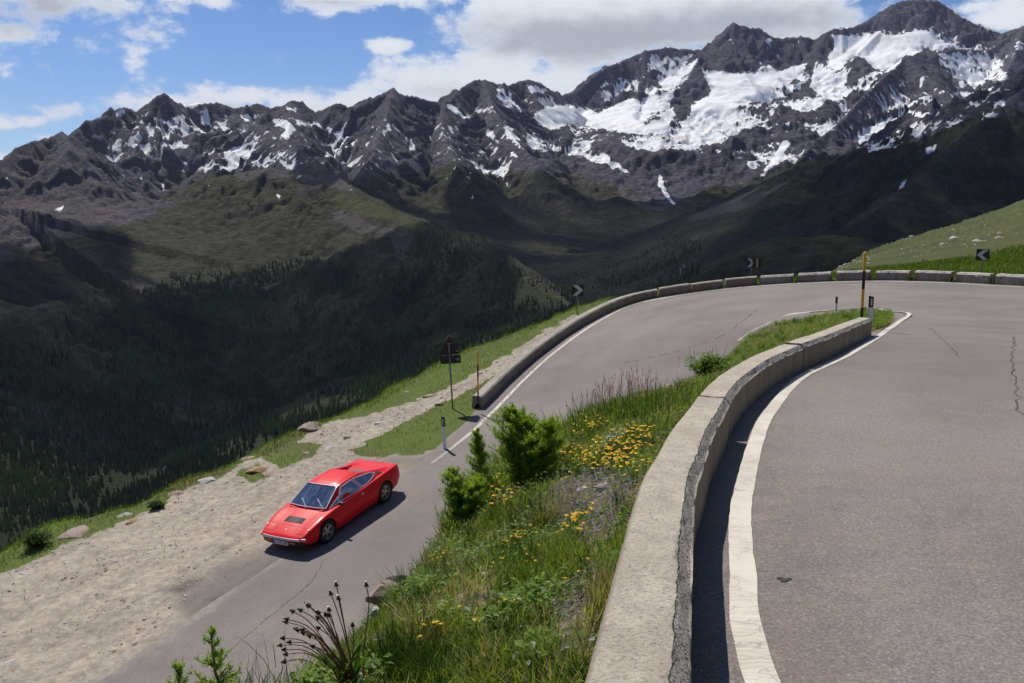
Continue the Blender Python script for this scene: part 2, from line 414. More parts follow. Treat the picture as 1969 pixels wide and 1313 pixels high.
def terrain(X, Y, detail=True):
    Z = np.full(X.shape, -1e4); S = np.zeros(X.shape); D = np.full(X.shape, 1e4); K = np.zeros(X.shape); CZ = np.full(X.shape, -1e4)
    acc = 0.0
    for k, (pts, a, b, c) in enumerate(RIDW):
        acc += 517.0
        for p, q in zip(pts[:-1], pts[1:]):
            vx, vy = q.x - p.x, q.y - p.y; L = vx * vx + vy * vy; Ls = math.sqrt(L)
            t = np.clip(((X - p.x) * vx + (Y - p.y) * vy) / L, 0, 1)
            d = np.hypot(X - p.x - t * vx, Y - p.y - t * vy)
            z = p.z + (q.z - p.z) * t - a * d - b * (1 - np.exp(-d / c))
            m = z > Z
            Z = np.where(m, z, Z); S = np.where(m, acc + t * Ls, S); D = np.where(m, d, D); K = np.where(m, k, K); CZ = np.where(m, p.z + (q.z - p.z) * t, CZ)
            acc += Ls
    FZ = np.full(X.shape, 1e4); FD = np.full(X.shape, 1e5)
    for p, q in zip(THAL[:-1], THAL[1:]):
        vx, vy = q[0] - p[0], q[1] - p[1]; L = vx * vx + vy * vy
        t = np.clip(((X - p[0]) * vx + (Y - p[1]) * vy) / L, 0, 1)
        d = np.hypot(X - p[0] - t * vx, Y - p[1] - t * vy)
        z = p[2] + (q[2] - p[2]) * t
        m = d < FD
        FZ = np.where(m, z + 0.0002 * d * d * 0.3 + 0.06 * d, FZ); FD = np.where(m, d, FD)
    FZ = np.minimum(FZ, -60)
    # smooth union of slopes and valley floor
    k = 45.0
    h = np.clip(.5 + .5 * (Z - FZ) / k, 0, 1)
    base = FZ + (Z - FZ) * h + k * h * (1 - h)
    hi = h
    if not detail: return base
    wx = X + 60 * fbm(X / 500, Y / 500, 3); wy = Y + 60 * fbm(X / 500 + 40, Y / 500 + 9, 3)
    near = sstep(np.hypot(X, Y), 250, 900)
    rocky = sstep(base, -160, 60) * near
    g = 1 - np.abs(perlin(S / 95.0 + .6 * fbm(X / 160, Y / 160, 2), D / 900.0 + K * 7.3)) * 1.8
    g2 = 1 - np.abs(perlin(S / 38.0 + .5 * fbm(X / 90, Y / 90, 2), D / 420.0 + K * 3.1)) * 1.8
    fall = (1 - np.exp(-D / 90.0)) * np.exp(-D / 1500.0)
    n = 0
    n = n + hi * fall * near * (46 * (g - .45) + 24 * (g2 - .45)) * (0.35 + 0.75 * rocky)
    n = n + near * (1 - np.exp(-D / 110.0)) * (84 * (ridged(wx / 620, wy / 620, 7, .56) - .42)) * (.42 + .68 * rocky) * hi
    n = n + near * rocky * (1 - np.exp(-D / 25.0) * .75) * 27 * (ridged(wx / 120, wy / 120, 6, .6) - .45)
    wv_ = (base + .45 * X - .2 * Y + 30 * fbm(X / 300, Y / 300, 3)) / 34.0
    n = n + near * rocky * 2.6 * (np.abs((wv_ % 1.0) - .5) * 4 - 1) * np.clip(fbm(X / 200 + 7, Y / 200, 3) + .5, 0, 1)
    n = n + near * (3.4 + 5.0 * rocky) * fbm(X / 34, Y / 34, 5, .6)
    n = n + (1 - rocky) * near * (26 * fbm(X / 230, Y / 230, 5, .58) + 9 * fbm(X / 75, Y / 75, 4, .6)) * hi
    lo = sstep(np.hypot(X, Y), 60, 400)
    n = n + (1 - near) * lo * 3.0 * fbm(X / 60, Y / 60, 4)
    n = n * np.maximum(sstep(FD, 60, 420), sstep(FZ, -140, -90))
    if X.size > 3e5:      # the glaciers are smoother than the rock round them
        gx_, gy_ = PJ(X, Y, base + .6 * n); gl = np.zeros(X.shape)
        for poly, v in SNOW[:5]: gl = np.maximum(gl, sstep(sdpoly(gx_, gy_, poly, 26), -8, 12) * (1 if v > .85 else .6))
        n = n * (1 - .80 * gl)
    n = n * np.where(D < 90, .5 + .5 * sstep(D, 0, 90), 1)
    top = np.maximum(CZ - .10 * D, base) + (5 * fbm(X / 28, Y / 28, 4, .6) + 15 * (ridged(X / 75, Y / 75, 4, .6) - .35)) * near * (.4 + .6 * rocky)
    out = base + n
    ex = np.maximum(out - top, 0) * near
    out = out - ex * .80
    return out, n

# photo-space outlines of what covers the ground (used once, at build time, to lay snow, scree and forest on the terrain)
def Z3(l): return [(969 + x / 1.969, y / 1.969) for x, y in l]
def Z2(l): return [(x / 1.969, y / 1.969) for x, y in l]
SNOW = [
 (Z3([(1240, 130), (1330, 132), (1420, 120), (1450, 132), (1480, 130), (1560, 120), (1620, 113), (1640, 150), (1700, 172), (1640, 190), (1590, 185), (1545, 215), (1520, 208), (1480, 262), (1430, 272), (1390, 255), (1360, 220), (1330, 207), (1290, 245), (1255, 270), (1220, 250), (1225, 215), (1250, 185)]), 1.0),
 (Z3([(745, 258), (800, 262), (870, 275), (930, 268), (1000, 245), (1040, 268), (1150, 235), (1130, 280), (1060, 320), (980, 370), (900, 405), (830, 425), (760, 440), (705, 430), (712, 395), (775, 360), (780, 335), (762, 290)]), .88),
 (Z3([(560, 195), (640, 208), (735, 208), (735, 235), (700, 300), (650, 345), (640, 370), (610, 450), (560, 470), (515, 460), (520, 390), (540, 330), (600, 335), (570, 290), (545, 240)]), .74),
 (Z3([(105, 440), (160, 405), (240, 395), (300, 410), (360, 425), (440, 390), (490, 368), (520, 385), (510, 455), (540, 470), (600, 440), (640, 400), (650, 430), (620, 505), (560, 515), (440, 500), (330, 478), (250, 465), (180, 495), (140, 480)]), .92),
 (Z3([(180, 495), (330, 480), (540, 515), (630, 520), (580, 590), (480, 560), (380, 550), (270, 545), (210, 530)]), .50),
 (Z3([(0, 480), (60, 510), (150, 530), (280, 560), (330, 600), (200, 575), (80, 570), (20, 540)]), .52),
 (Z3([(260, 558), (330, 590), (380, 575), (420, 610), (480, 655), (440, 650), (380, 620), (330, 615)]), .72),
 (Z3([(1180, 225), (1260, 275), (1290, 250), (1330, 210), (1300, 300), (1285, 345), (1310, 420), (1280, 425), (1235, 370), (1190, 355), (1160, 330)]), .76),
 (Z3([(1340, 300), (1400, 270), (1440, 275), (1400, 330), (1340, 360)]), .70),
 (Z3([(700, 440), (860, 415), (960, 370), (1060, 315), (1140, 260), (1170, 290), (1120, 340), (1000, 385), (930, 430), (850, 480), (760, 520), (660, 540), (640, 525)]), .60),
 (Z3([(985, 405), (1050, 400), (1050, 445), (1010, 435)]), .72), (Z3([(1075, 445), (1090, 470), (1065, 500), (1060, 480)]), .8),
 (Z3([(1140, 390), (1175, 390), (1165, 415), (1140, 410)]), .8), (Z3([(1200, 480), (1240, 475), (1210, 510), (1180, 510)]), .75),
 (Z3([(1640, 205), (1720, 195), (1800, 215), (1870, 250), (1925, 300), (1920, 340), (1880, 355), (1800, 345), (1730, 330), (1690, 280), (1650, 240)]), .66),
 (Z3([(1445, 350), (1500, 370), (1530, 410), (1640, 430), (1635, 370), (1650, 440), (1560, 442), (1490, 410)]), .80),
 (Z3([(1570, 295), (1590, 300), (1585, 335), (1572, 330)]), .9), (Z3([(1480, 318), (1545, 316), (1540, 328), (1480, 326)]), .9),
 (Z3([(1690, 345), (1800, 350), (1900, 375), (1900, 398), (1800, 405), (1720, 372)]), .62), (Z3([(1800, 430), (1880, 420), (1860, 445), (1800, 445)]), .7),
 (Z3([(1680, 465), (1750, 450), (1755, 462), (1690, 475)]), .8), (Z3([(1595, 560), (1640, 545), (1635, 570), (1600, 582)]), .95),
 (Z3([(1370, 560), (1420, 560), (1400, 575)]), .8), (Z3([(1342, 520), (1360, 530), (1352, 550)]), .8), (Z3([(1585, 490), (1602, 492), (1592, 508)]), .9),
 (Z3([(1055, 530), (1090, 535), (1060, 590), (1030, 620), (970, 678), (962, 672), (1010, 610), (1020, 570), (1000, 540), (1015, 540), (1030, 575)]), .88),
 (Z3([(580, 655), (600, 662), (610, 700), (640, 760), (665, 770), (640, 778), (605, 730), (585, 700)]), .85),
 (Z3([(920, 610), (960, 620), (950, 650), (930, 630)]), .8), (Z3([(785, 560), (800, 565), (840, 570), (800, 590)]), .7), (Z3([(1500, 690), (1525, 680), (1515, 712), (1495, 720)]), .95),
 (Z3([(1655, 5), (1680, 15), (1780, 75), (1880, 115), (1860, 130), (1740, 70), (1680, 30)]), .80),
 (Z3([(1250, 98), (1330, 95), (1300, 115), (1255, 110)]), .75), (Z3([(990, 140), (1015, 150), (1012, 195), (992, 185)]), .8), (Z3([(1060, 150), (1180, 140), (1100, 200)]), .45),
 (Z3([(360, 255), (460, 225), (545, 195), (560, 260), (530, 320), (500, 350), (440, 350), (385, 400), (360, 330)]), .42),
 (Z3([(600, 235), (700, 200), (740, 210), (700, 250), (640, 265)]), .60), (Z3([(840, 150), (880, 150), (870, 170)]), .6), (Z3([(960, 230), (985, 225), (975, 250)]), .6),
 (Z3([(1640, 90), (1740, 130), (1730, 165), (1650, 150)]), .40), (Z3([(1780, 130), (1860, 150), (1890, 260), (1800, 200)]), .45), (Z3([(1930, 140), (1969, 160), (1969, 200), (1940, 190)]), .55),
 (Z3([(0, 330), (50, 380), (70, 430), (20, 410), (-30, 370)]), .72), (Z3([(85, 320), (120, 325), (165, 345), (150, 355), (100, 345)]), .85), (Z3([(60, 370), (180, 360), (200, 395), (110, 400)]), .48),
 (Z3([(20, 575), (50, 590), (45, 600)]), .8), (Z3([(-60, 480), (-20, 530), (-20, 545), (-70, 510)]), .85),
 (Z3([(1740, 200), (1800, 170), (1860, 240), (1840, 300), (1760, 260)]), .5),
 (Z2([(690, 390), (770, 384), (775, 392), (720, 412), (690, 402)]), .95), (Z2([(900, 432), (960, 428), (1005, 425), (990, 445), (930, 458)]), .72), (Z2([(1080, 405), (1130, 408), (1120, 420), (1085, 418)]), .95),
 (Z2([(1030, 440), (1050, 455), (1085, 450), (1118, 490), (1090, 528), (1060, 515), (1085, 490), (1040, 480)]), .80),
 (Z2([(1120, 455), (1200, 462), (1255, 480), (1265, 500), (1320, 460), (1325, 520), (1290, 560), (1225, 602), (1240, 560), (1282, 520), (1230, 500), (1170, 480), (1120, 475)]), .80),
 (Z2([(1230, 600), (1370, 515), (1300, 590)]), .8), (Z2([(1140, 545), (1220, 555), (1200, 570), (1150, 560)]), .7), (Z2([(1350, 570), (1420, 518), (1390, 555)]), .7),
 (Z2([(480, 530), (500, 518), (547, 500), (530, 535), (500, 560), (485, 550)]), .92), (Z2([(430, 525), (465, 545), (462, 556), (440, 545)]), .9),
 (Z2([(595, 582), (640, 560), (680, 528), (690, 545), (725, 535), (700, 562), (650, 565), (615, 582)]), .92), (Z2([(565, 462), (620, 490), (610, 500), (580, 480)]), .85), (Z2([(620, 460), (680, 455), (680, 475), (640, 472)]), .8),
 (Z2([(755, 415), (785, 408), (790, 440), (795, 465), (760, 470), (750, 455), (770, 440)]), .92), (Z2([(800, 448), (845, 465), (880, 490), (870, 508), (840, 490)]), .85), (Z2([(830, 430), (868, 440), (850, 445)]), .9),
 (Z2([(700, 480), (732, 485), (725, 510), (700, 505)]), .8), (Z2([(430, 435), (455, 415), (485, 413), (470, 435), (440, 443)]), .92), (Z2([(500, 612), (545, 610), (545, 625), (540, 638), (510, 622)]), .8),
 (Z2([(835, 600), (870, 570), (915, 543), (900, 570), (850, 595)]), .85), (Z2([(1035, 605), (1060, 605), (1090, 625), (1113, 620), (1110, 645), (1080, 632)]), .92), (Z2([(1115, 680), (1130, 665), (1142, 670), (1125, 683)]), .95),
 (Z2([(1310, 632), (1340, 605), (1372, 588), (1365, 605), (1330, 630)]), .92), (Z2([(1545, 552), (1560, 522), (1568, 550), (1575, 575), (1552, 575)]), .97), (Z2([(1452, 495), (1475, 462), (1482, 480), (1460, 510), (1462, 530)]), .85),
 (Z2([(205, 795), (240, 773), (236, 800), (225, 800)]), .95), (Z2([(605, 722), (612, 700), (635, 692), (620, 715)]), .95), (Z2([(8, 688), (5, 680), (45, 660), (30, 678)]), .95), (Z2([(45, 815), (70, 803), (72, 812)]), .95),
 (Z2([(760, 645), (785, 645), (782, 660)]), .9), (Z2([(1040, 735), (1062, 740), (1060, 755)]), .95), (Z2([(525, 680), (555, 650), (540, 685)]), .85), (Z2([(780, 698), (795, 700), (788, 706)]), .95),
 (Z2([(1690, 390), (1720, 400), (1780, 440), (1775, 452), (1720, 430), (1695, 405)]), .92), (Z2([(1775, 445), (1800, 410), (1870, 400), (1880, 430), (1820, 430)]), .60),
 (Z2([(1868, 330), (1900, 330), (1969, 405), (1969, 430), (1900, 385)]), .80), (Z2([(1905, 480), (1930, 475), (1969, 520), (1969, 540), (1920, 515)]), .85), (Z2([(1800, 550), (1815, 530), (1812, 550)]), .8),
 (Z2([(1800, 580), (1830, 560), (1860, 560), (1855, 590), (1830, 575)]), .72), (Z2([(1590, 640), (1620, 638), (1615, 650)]), .9), (Z2([(1765, 660), (1790, 672), (1770, 678)]), .8), (Z2([(1905, 682), (1930, 690), (1925, 705)]), .85), (Z2([(1780, 725), (1798, 755), (1785, 752)]), .9),
 (Z2([(1400, 632), (1420, 632), (1405, 645)]), .9), (Z2([(1330, 715), (1335, 715), (1332, 728)]), .9), (Z2([(1620, 412), (1650, 415), (1640, 425)]), .9),
 (Z2([(1930, 575), (1950, 580), (1958, 600), (1940, 592)]), .9), (Z2([(910, 570), (940, 580), (965, 598), (930, 602)]), .7),
]
SPRINKLE = [(Z2([(400, 440), (600, 400), (1300, 420), (1960, 420), (1969, 720), (1300, 660), (1100, 650), (850, 650), (450, 700), (380, 560)]), .41),
            (Z3([(0, 340), (220, 380), (700, 440), (1200, 350), (1900, 120), (1969, 400), (1500, 560), (1100, 640), (700, 600), (100, 600)]), .38),
            (Z3([(340, 260), (560, 190), (900, 160), (1240, 100), (1640, 10), (1969, 150), (1969, 280), (1640, 200), (1240, 230), (740, 260), (500, 360), (360, 400)]), .33)]
SCREE = [(Z3([(670, 825), (850, 760), (960, 700), (970, 705), (900, 760), (1080, 680), (1085, 685), (960, 770), (870, 800), (760, 825), (690, 835)]), .9),
         (Z3([(430, 720), (445, 690), (500, 660), (560, 600), (575, 600), (520, 665), (460, 700), (470, 735), (540, 770), (620, 785), (600, 800), (520, 790), (450, 750)]), .8),
         (Z2([(0, 560), (140, 540), (300, 640), (400, 700), (500, 720), (560, 690), (640, 700), (560, 780), (440, 830), (260, 900), (0, 960)]), .85),
         (Z2([(880, 640), (1000, 615), (1180, 612), (1330, 690), (1340, 730), (1200, 700), (1060, 670), (900, 690)]), .9),
         (Z2([(1250, 790), (1340, 800), (1420, 850), (1560, 880), (1590, 984), (1500, 984), (1480, 900), (1350, 880), (1260, 830)]), .75),
         ([(760, 480), (800, 470), (830, 520), (790, 530)], .7), ([(200, 540), (260, 530), (420, 610), (430, 630), (380, 615)], .55), ([(640, 440), (700, 450), (760, 500), (700, 490)], .5),
         (Z3([(400, 620), (560, 560), (600, 600), (500, 660)]), .5)]
GREENP = [(Z2([(560, 720), (640, 620), (830, 640), (950, 690), (1080, 700), (1260, 760), (1240, 820), (1000, 820), (820, 780), (640, 740)]), .5),
          (Z2([(1200, 740), (1300, 725), (1500, 800), (1640, 860), (1860, 900), (1900, 984), (1600, 900), (1500, 840), (1300, 800)]), 1.0),
          ([(720, 480), (830, 470), (870, 500), (780, 540), (700, 530)], .3),
          ([(985, 560), (1040, 550), (1085, 572), (1070, 582), (1000, 585)], 1.0), ([(300, 740), (420, 740), (520, 860), (480, 900), (330, 830)], .7), ([(560, 570), (650, 580), (700, 600), (600, 600)], .5),
          (Z3([(1000, 900), (1100, 885), (1180, 880), (1040, 920), (860, 975), (900, 940)]), 1.0)]
FOREST = [([(-900, 800), (-300, 690), (-50, 650), (60, 625), (180, 590), (280, 560), (400, 530), (520, 520), (600, 500), (670, 515), (720, 545), (760, 530), (800, 440), (880, 460), (960, 500), (1040, 560), (1100, 590), (1140, 620), (900, 760), (500, 980), (0, 1300), (-900, 1500)], 1.0),
          ([(1300, 470), (1440, 440), (1480, 470), (1420, 540), (1300, 560), (1180, 560), (1100, 590), (1050, 560), (1180, 520)], .35)]

az = np.concatenate([np.linspace(-180, -46, 40, endpoint=False), np.linspace(-46, -33, 50, endpoint=False), np.degrees(np.arctan(np.linspace(math.tan(R(-33)), math.tan(R(33)), 940, endpoint=False))), np.linspace(33, 46, 40, endpoint=False), np.linspace(46, 180, 40)])
rr = np.concatenate([[42, 55, 70, 90, 110], np.geomspace(140, 850, 40, endpoint=False), np.geomspace(850, 2200, 190, endpoint=False), np.geomspace(2200, 6250, 470, endpoint=False), np.geomspace(6250, 9000, 16), [11000, 14000]])
A_, R_ = np.meshgrid(np.radians(az), rr, indexing='ij')
TX, TY = R_ * np.sin(A_), R_ * np.cos(A_)
TZ, TN = terrain(TX, TY)
far = sstep(R_, 6900, 9000); TZ = TZ * (1 - far) + np.minimum(TZ, 100) * far
px, py = PJ(TX, TY, TZ)
wob = 4.0 * fbm(TX / 60, TY / 60, 4, .6); wob2 = 4.0 * fbm(TX / 60 + 50, TY / 60 + 20, 4, .6)
qx, qy = px + wob, py + wob2
def cover(lst, soft=2.5, reach=14):
    o = np.zeros(px.shape)
    for poly, v in lst:
        sd = sdpoly(qx, qy, poly, reach)
        o = np.maximum(o, v * sstep(sd, -soft, soft))
    return o
gz0 = np.gradient(TZ, axis=1) / np.gradient(R_, axis=1)
snow = np.zeros(px.shape)
conc = -TN + 6 * perlin(TX / 70, TY / 70)
conc = np.clip(conc / 26.0, -1.6, 1.6)
fine = fbm(TX / 26, TY / 26, 3, .65)
for lst, s_ in ((SNOW, 2.0), (SPRINKLE, 20)):
    for poly, v in lst:
        sd = sdpoly(qx, qy, poly, 30 if s_ > 3 else 14)
        w = sstep(sd, -s_, s_)
        val = v if v > .69 else v - .0
        amp = .42 if v < .70 else (.28 if v < .80 else .07)
        if s_ > 3: amp = .30
        snow = np.maximum(snow, w * (val + amp * conc + amp * .75 * fine))
steep = sstep(np.abs(gz0), .9, 1.6)
snow = snow - .35 * steep * (snow < .9)
scree = cover(SCREE, 4); greenp = cover(GREENP, 12, 30); forest = cover(FOREST, 14, 30)
line = np.interp(px, [-200, 0, 200, 330, 420, 560, 700, 850, 1000, 1150, 1280, 1450, 1600, 1750, 1850, 2200], [470, 500, 440, 380, 320, 330, 345, 310, 320, 345, 400, 330, 290, 260, 230, 150])
alp = sstep(qy - line + 26 * fbm(TX / 260, TY / 260, 4), -34, 34)
# meadow / heath / rock mixture
terr_mat, t = new_mat('mountain_ground')
P_ = t.pos()
nb = t.noise(P_, .012, 6, .6); nm = t.noise(P_, .05, 7, .65); nf = t.noise(P_, .22, 6, .65); nff = t.noise(P_, .9, 4, .6)
strat = t.noise(t.scale(P_, (1, 1, 4.5)), .022, 9, .75, 1.0)
rock = t.mix(t.ramp(strat, .38, .62), (.060, .058, .080), (.220, .212, .248))
rock = t.mix(t.ramp(nf, .35, .7), t.mix(.5, rock, (.03, .027, .03)), rock)
rock = t.mix(t.ramp(nb, .56, .70, 0, .5), rock, (.17, .145, .135))
heath = t.mix(t.ramp(nm, .36, .64), (.034, .034, .022), (.080, .076, .040))
heath = t.mix(t.ramp(nf, .40, .70, 0, .7), heath, (.040, .055, .020))
heath = t.mix(t.ramp(t.noise(P_, .03, 6, .75), .54, .62, 0, .65), heath, (.115, .100, .092))
grassy = t.mix(t.ramp(nf, .3, .7), (.055, .072, .022), (.105, .110, .042))
scr = t.mix(t.ramp(t.noise(P_, .35, 5, .8), .35, .7), (.075, .066, .066), (.24, .215, .205))
c0 = t.mix(t.ramp(t.math('ADD', t.attr('alp'), t.math('MULTIPLY', t.math('SUBTRACT', nm, .5), 1.3)), .38, .60), rock, heath)
c0 = t.mix(t.ramp(t.math('ADD', t.attr('greenp'), t.math('MULTIPLY', t.math('SUBTRACT', nm, .5), 1.2)), .35, .75), c0, grassy)
c0 = t.mix(t.ramp(t.math('ADD', t.attr('scree'), t.math('MULTIPLY', t.math('SUBTRACT', nf, .5), 1.4)), .42, .62), c0, t.mix(.75, c0, scr))
c0 = t.mix(t.ramp(t.math('ADD', t.attr('forest'), t.math('MULTIPLY', t.math('SUBTRACT', nm, .5), .8)), .35, .7, 0, .8), c0, (.034, .046, .020))
sn = t.math('ADD', t.attr('snow'), t.math('ADD', t.math('MULTIPLY', t.math('SUBTRACT', nm, .5), .42), t.math('MULTIPLY', t.math('SUBTRACT', nf, .5), .30)))
sm = t.ramp(sn, .545, .60)
ice = t.mix(t.ramp(t.noise(t.scale(P_, (1, 1, 2)), .008, 6, .65), .50, .68, 0, .6), (.80, .81, .83), (.66, .60, .52))
c1 = t.mix(sm, c0, ice)
bh = t.math('ADD', t.math('ADD', t.math('MULTIPLY', nm, 16.0), t.math('MULTIPLY', strat, 16.0)), t.math('ADD', t.math('MULTIPLY', nf, 8.0), t.math('MULTIPLY', nff, 1.6)))
bstr = t.ramp(sm, 0, 1, 1.0, .22)
t.out(c1, .9, t.bump(bh, bstr, 1.0), spec=.12)
shp = TX.shape
g = grid_faces(*shp)
Vt = np.stack([TX, TY, TZ], -1).reshape(-1, 3)
mountains = mesh_np('mountains', Vt, g[:, ::-1], [terr_mat], dict(snow=snow, alp=alp, scree=scree, greenp=greenp, forest=forest))
props(mountains, 'snow-streaked rocky mountain range rising over a dark green alpine valley', kind='structure')

# ------------------------------------------------------------ conifers on the slopes: one far-off wood
def near_h(X, Y): return terrain(X, Y)[0]
cand = RNG.random((225000, 2))
cr = np.sqrt(cand[:, 0] * (2500 ** 2 - 750 ** 2) + 750 ** 2); ca = np.radians(-43 + 55 * cand[:, 1])
fx, fy = cr * np.sin(ca), cr * np.cos(ca)
fz = near_h(fx, fy)
fpx, fpy = PJ(fx, fy, fz)
dens = np.zeros(fx.shape)
for poly, v in FOREST: dens = np.maximum(dens, v * sstep(sdpoly(fpx + 18 * fbm(fx / 90, fy / 90, 3), fpy + 18 * fbm(fx / 90 + 9, fy / 90, 3), poly, 40), -25, 35))
gap = fbm(fx / 130, fy / 130, 4, .6)
open_ = np.zeros(fx.shape)
for poly, v in GREENP[2:] + SCREE[4:8]: open_ = np.maximum(open_, v * sstep(sdpoly(fpx + 12 * gap, fpy + 10 * gap, poly, 40), -12, 14))
dens = dens * (.62 - .58 * sstep(gap + .7 * fbm(fx / 330, fy / 330, 3), -.15, .45)) * (1 - .85 * open_) * np.clip((fpy - 400) / 130, .25, 1)
keep = (RNG.random(fx.shape) < dens * 1.3) & (fpy > 380) & (fpx > -850) & (fpx < 1550)
fx, fy, fz = fx[keep], fy[keep], fz[keep]
N = len(fx)
print('conifers', N)
hgt = RNG.uniform(5, 12.5, N) * RNG.uniform(.75, 1.1, N); wid = hgt * RNG.uniform(.17, .27, N)
# unit tree: three stacked ragged skirts
def unit_tree(seg, seed):
    r = np.random.default_rng(seed); V = []; T = []
    for k, (z0, z1, w) in enumerate([(.06, .52, 1.0), (.32, .78, .72), (.60, 1.0, .45)]):
        b = len(V); ph = r.random() * 6
        for i in range(seg):
            a = ph + 2 * math.pi * i / seg; q = w * r.uniform(.72, 1.15)
            V.append((q * math.cos(a), q * math.sin(a), z0 + r.uniform(-.04, .06)))
        V.append((r.uniform(-.06, .06), r.uniform(-.06, .06), z1)); V.append((0, 0, z0 + .1))
        for i in range(seg): T += [(b + i, b + (i + 1) % seg, b + seg)]
    return np.array(V), np.array(T)
Vs = []; Fs = []; Cs = []; off = 0
order = RNG.integers(0, 4, N)
for kk in range(4):
    uv, ut = unit_tree(5, kk); m = order == kk; n = m.sum()
    an = RNG.random(n) * 6.28
    X = uv[None, :, 0] * np.cos(an)[:, None] - uv[None, :, 1] * np.sin(an)[:, None]
    Yv = uv[None, :, 0] * np.sin(an)[:, None] + uv[None, :, 1] * np.cos(an)[:, None]
    v = np.stack([fx[m][:, None] + X * wid[m][:, None], fy[m][:, None] + Yv * wid[m][:, None], fz[m][:, None] - .6 + uv[None, :, 2] * hgt[m][:, None]], -1)
    Vs.append(v.reshape(-1, 3)); Fs.append((ut[None] + (np.arange(n) * len(uv))[:, None, None] + off).reshape(-1, 3)); off += n * len(uv)
    tone = (np.clip(RNG.uniform(0, 1, n) ** 1.6 * .7 + .5 * sstep(fbm(fx[m] / 120 + 4, fy[m] / 120, 3), 0, .6), 0, 1))[:, None] + np.zeros((1, len(uv)))
    Cs.append(tone.ravel())
con_mat, t = new_mat('conifer_needles')
cc = t.mix(t.attr('tone'), (.032, .052, .026), (.13, .165, .055))
t.out(cc, .85, spec=.1)
forest_o = mesh_np('conifer_forest', np.concatenate(Vs), [np.concatenate(Fs)], [con_mat], dict(tone=np.concatenate(Cs)), smooth=False)
props(forest_o, 'dark conifer forest covering the shaded slope across the valley', 'forest', kind='stuff')

# stream on the valley floor
def march(px_, py_):
    d = U(px_, py_, 1.0); tt = np.linspace(700, 4200, 900)
    x_, y_, z_ = d.x * tt, d.y * tt, d.z * tt; h_ = near_h(x_, y_); k_ = np.nonzero(z_ < h_)[0]
    k_ = k_[0] if len(k_) else -1; return (float(x_[k_]), float(y_[k_]))
st = resample(catmull([march(*p) for p in [(1326, 530), (1308, 524), (1318, 517), (1330, 511)]], 60), 70)
nn_ = normals2(st)
sv = []
for w_ in (-2.6, -1, 1, 2.6):
    q = st[:, :2] + nn_ * w_
    sv.append(np.stack([q[:, 0], q[:, 1], near_h(q[:, 0], q[:, 1]) + 2.5 - (1.5 if abs(w_) > 5 else 0)], 1))
sv = np.stack(sv, 1)
wat, t = new_mat('stream_water')
t.out(t.mix(t.ramp(t.noise(t.pos(), .12, 4), .4, .6), (.09, .085, .08), (.12, .12, .12)), .8, spec=.1)
stream = mesh_np('stream', sv.reshape(-1, 3), grid_faces(*sv.shape[:2]), [wat])
props(stream, 'pale mountain stream winding along the valley floor', kind='structure')

# clouds added out of view overhead to cast shade on the valley and slopes
cloud_mat, t = new_mat('cloud_white')
bs = t.add('ShaderNodeBsdfDiffuse', Color=(.85, .86, .88)); tr = t.add('ShaderNodeBsdfTransparent', Color=(1, 1, 1))
fr = t.ramp(t.noise(t.pos(), .0035, 5, .6), .32, .50, .05, .58)
mx = t.n.new('ShaderNodeMixShader'); t.put(mx, 'i0', fr); t.l.new(tr.outputs[0], mx.inputs[1]); t.l.new(bs.outputs[0], mx.inputs[2])
oo = t.n.new('ShaderNodeOutputMaterial'); t.l.new(mx.outputs[0], oo.inputs['Surface'])
def shade_cloud(gx, gy, gz, rx, ry, alt=2000):
    k = (alt - gz) / SD.z
    c = Vector((gx, gy, gz)) + SD * k
    bm = bmesh.new(); bmesh.ops.create_icosphere(bm, subdivisions=4, radius=1.0)
    for v in bm.verts:
        p = v.co.copy()
        n = fbm(np.array([p.x * 2.2 + gx * .01]), np.array([p.y * 2.2 + p.z * 1.3]), 4)[0]
        p *= 1 + .30 * n
        v.co = (p.x * rx, p.y * ry, (p.z if p.z > 0 else p.z * .25) * 160)
    o = bm_obj('shade_cloud', bm, cloud_mat, smooth=True); o.location = c
    props(o, 'unseen white cumulus added high above the valley to shade its slopes', kind='structure')
    return o
SHADE_CLOUDS = [(-520, 1250, -430, 620, 420), (-1150, 1750, -150, 420, 300), (450, 2100, -180, 560, 520), (760, 1650, -60, 480, 520), (1150, 2000, 50, 380, 480), (300, 2900, -50, 520, 330), (900, 2850, 60, 420, 330), (-300, 2750, 150, 420, 260), (320, 960, -90, 300, 260), (520, 1250, -90, 260, 260)]
for c_ in SHADE_CLOUDS: shade_cloud(*c_)

# thin blue mountain air, in one closed box round everything but the sky and its clouds
bm = bmesh.new(); add_box(bm, (0, 0, 200), (29600, 29600, 2260))
hz = bpy.data.materials.new('mountain_air'); hz.use_nodes = True; hz.node_tree.nodes.clear(); t = NT(hz.node_tree)
pv = t.n.new('ShaderNodeVolumePrincipled'); pv.inputs['Color'].default_value = (.72, .74, 1.0, 1); pv.inputs['Density'].default_value = 1.9e-5; pv.inputs['Anisotropy'].default_value = .1
ho = t.n.new('ShaderNodeOutputMaterial'); t.l.new(pv.outputs[0], ho.inputs['Volume'])
haze = bm_obj('haze', bm, hz); haze['kind'] = 'stuff'; haze['label'] = 'thin bluish air over the valley'
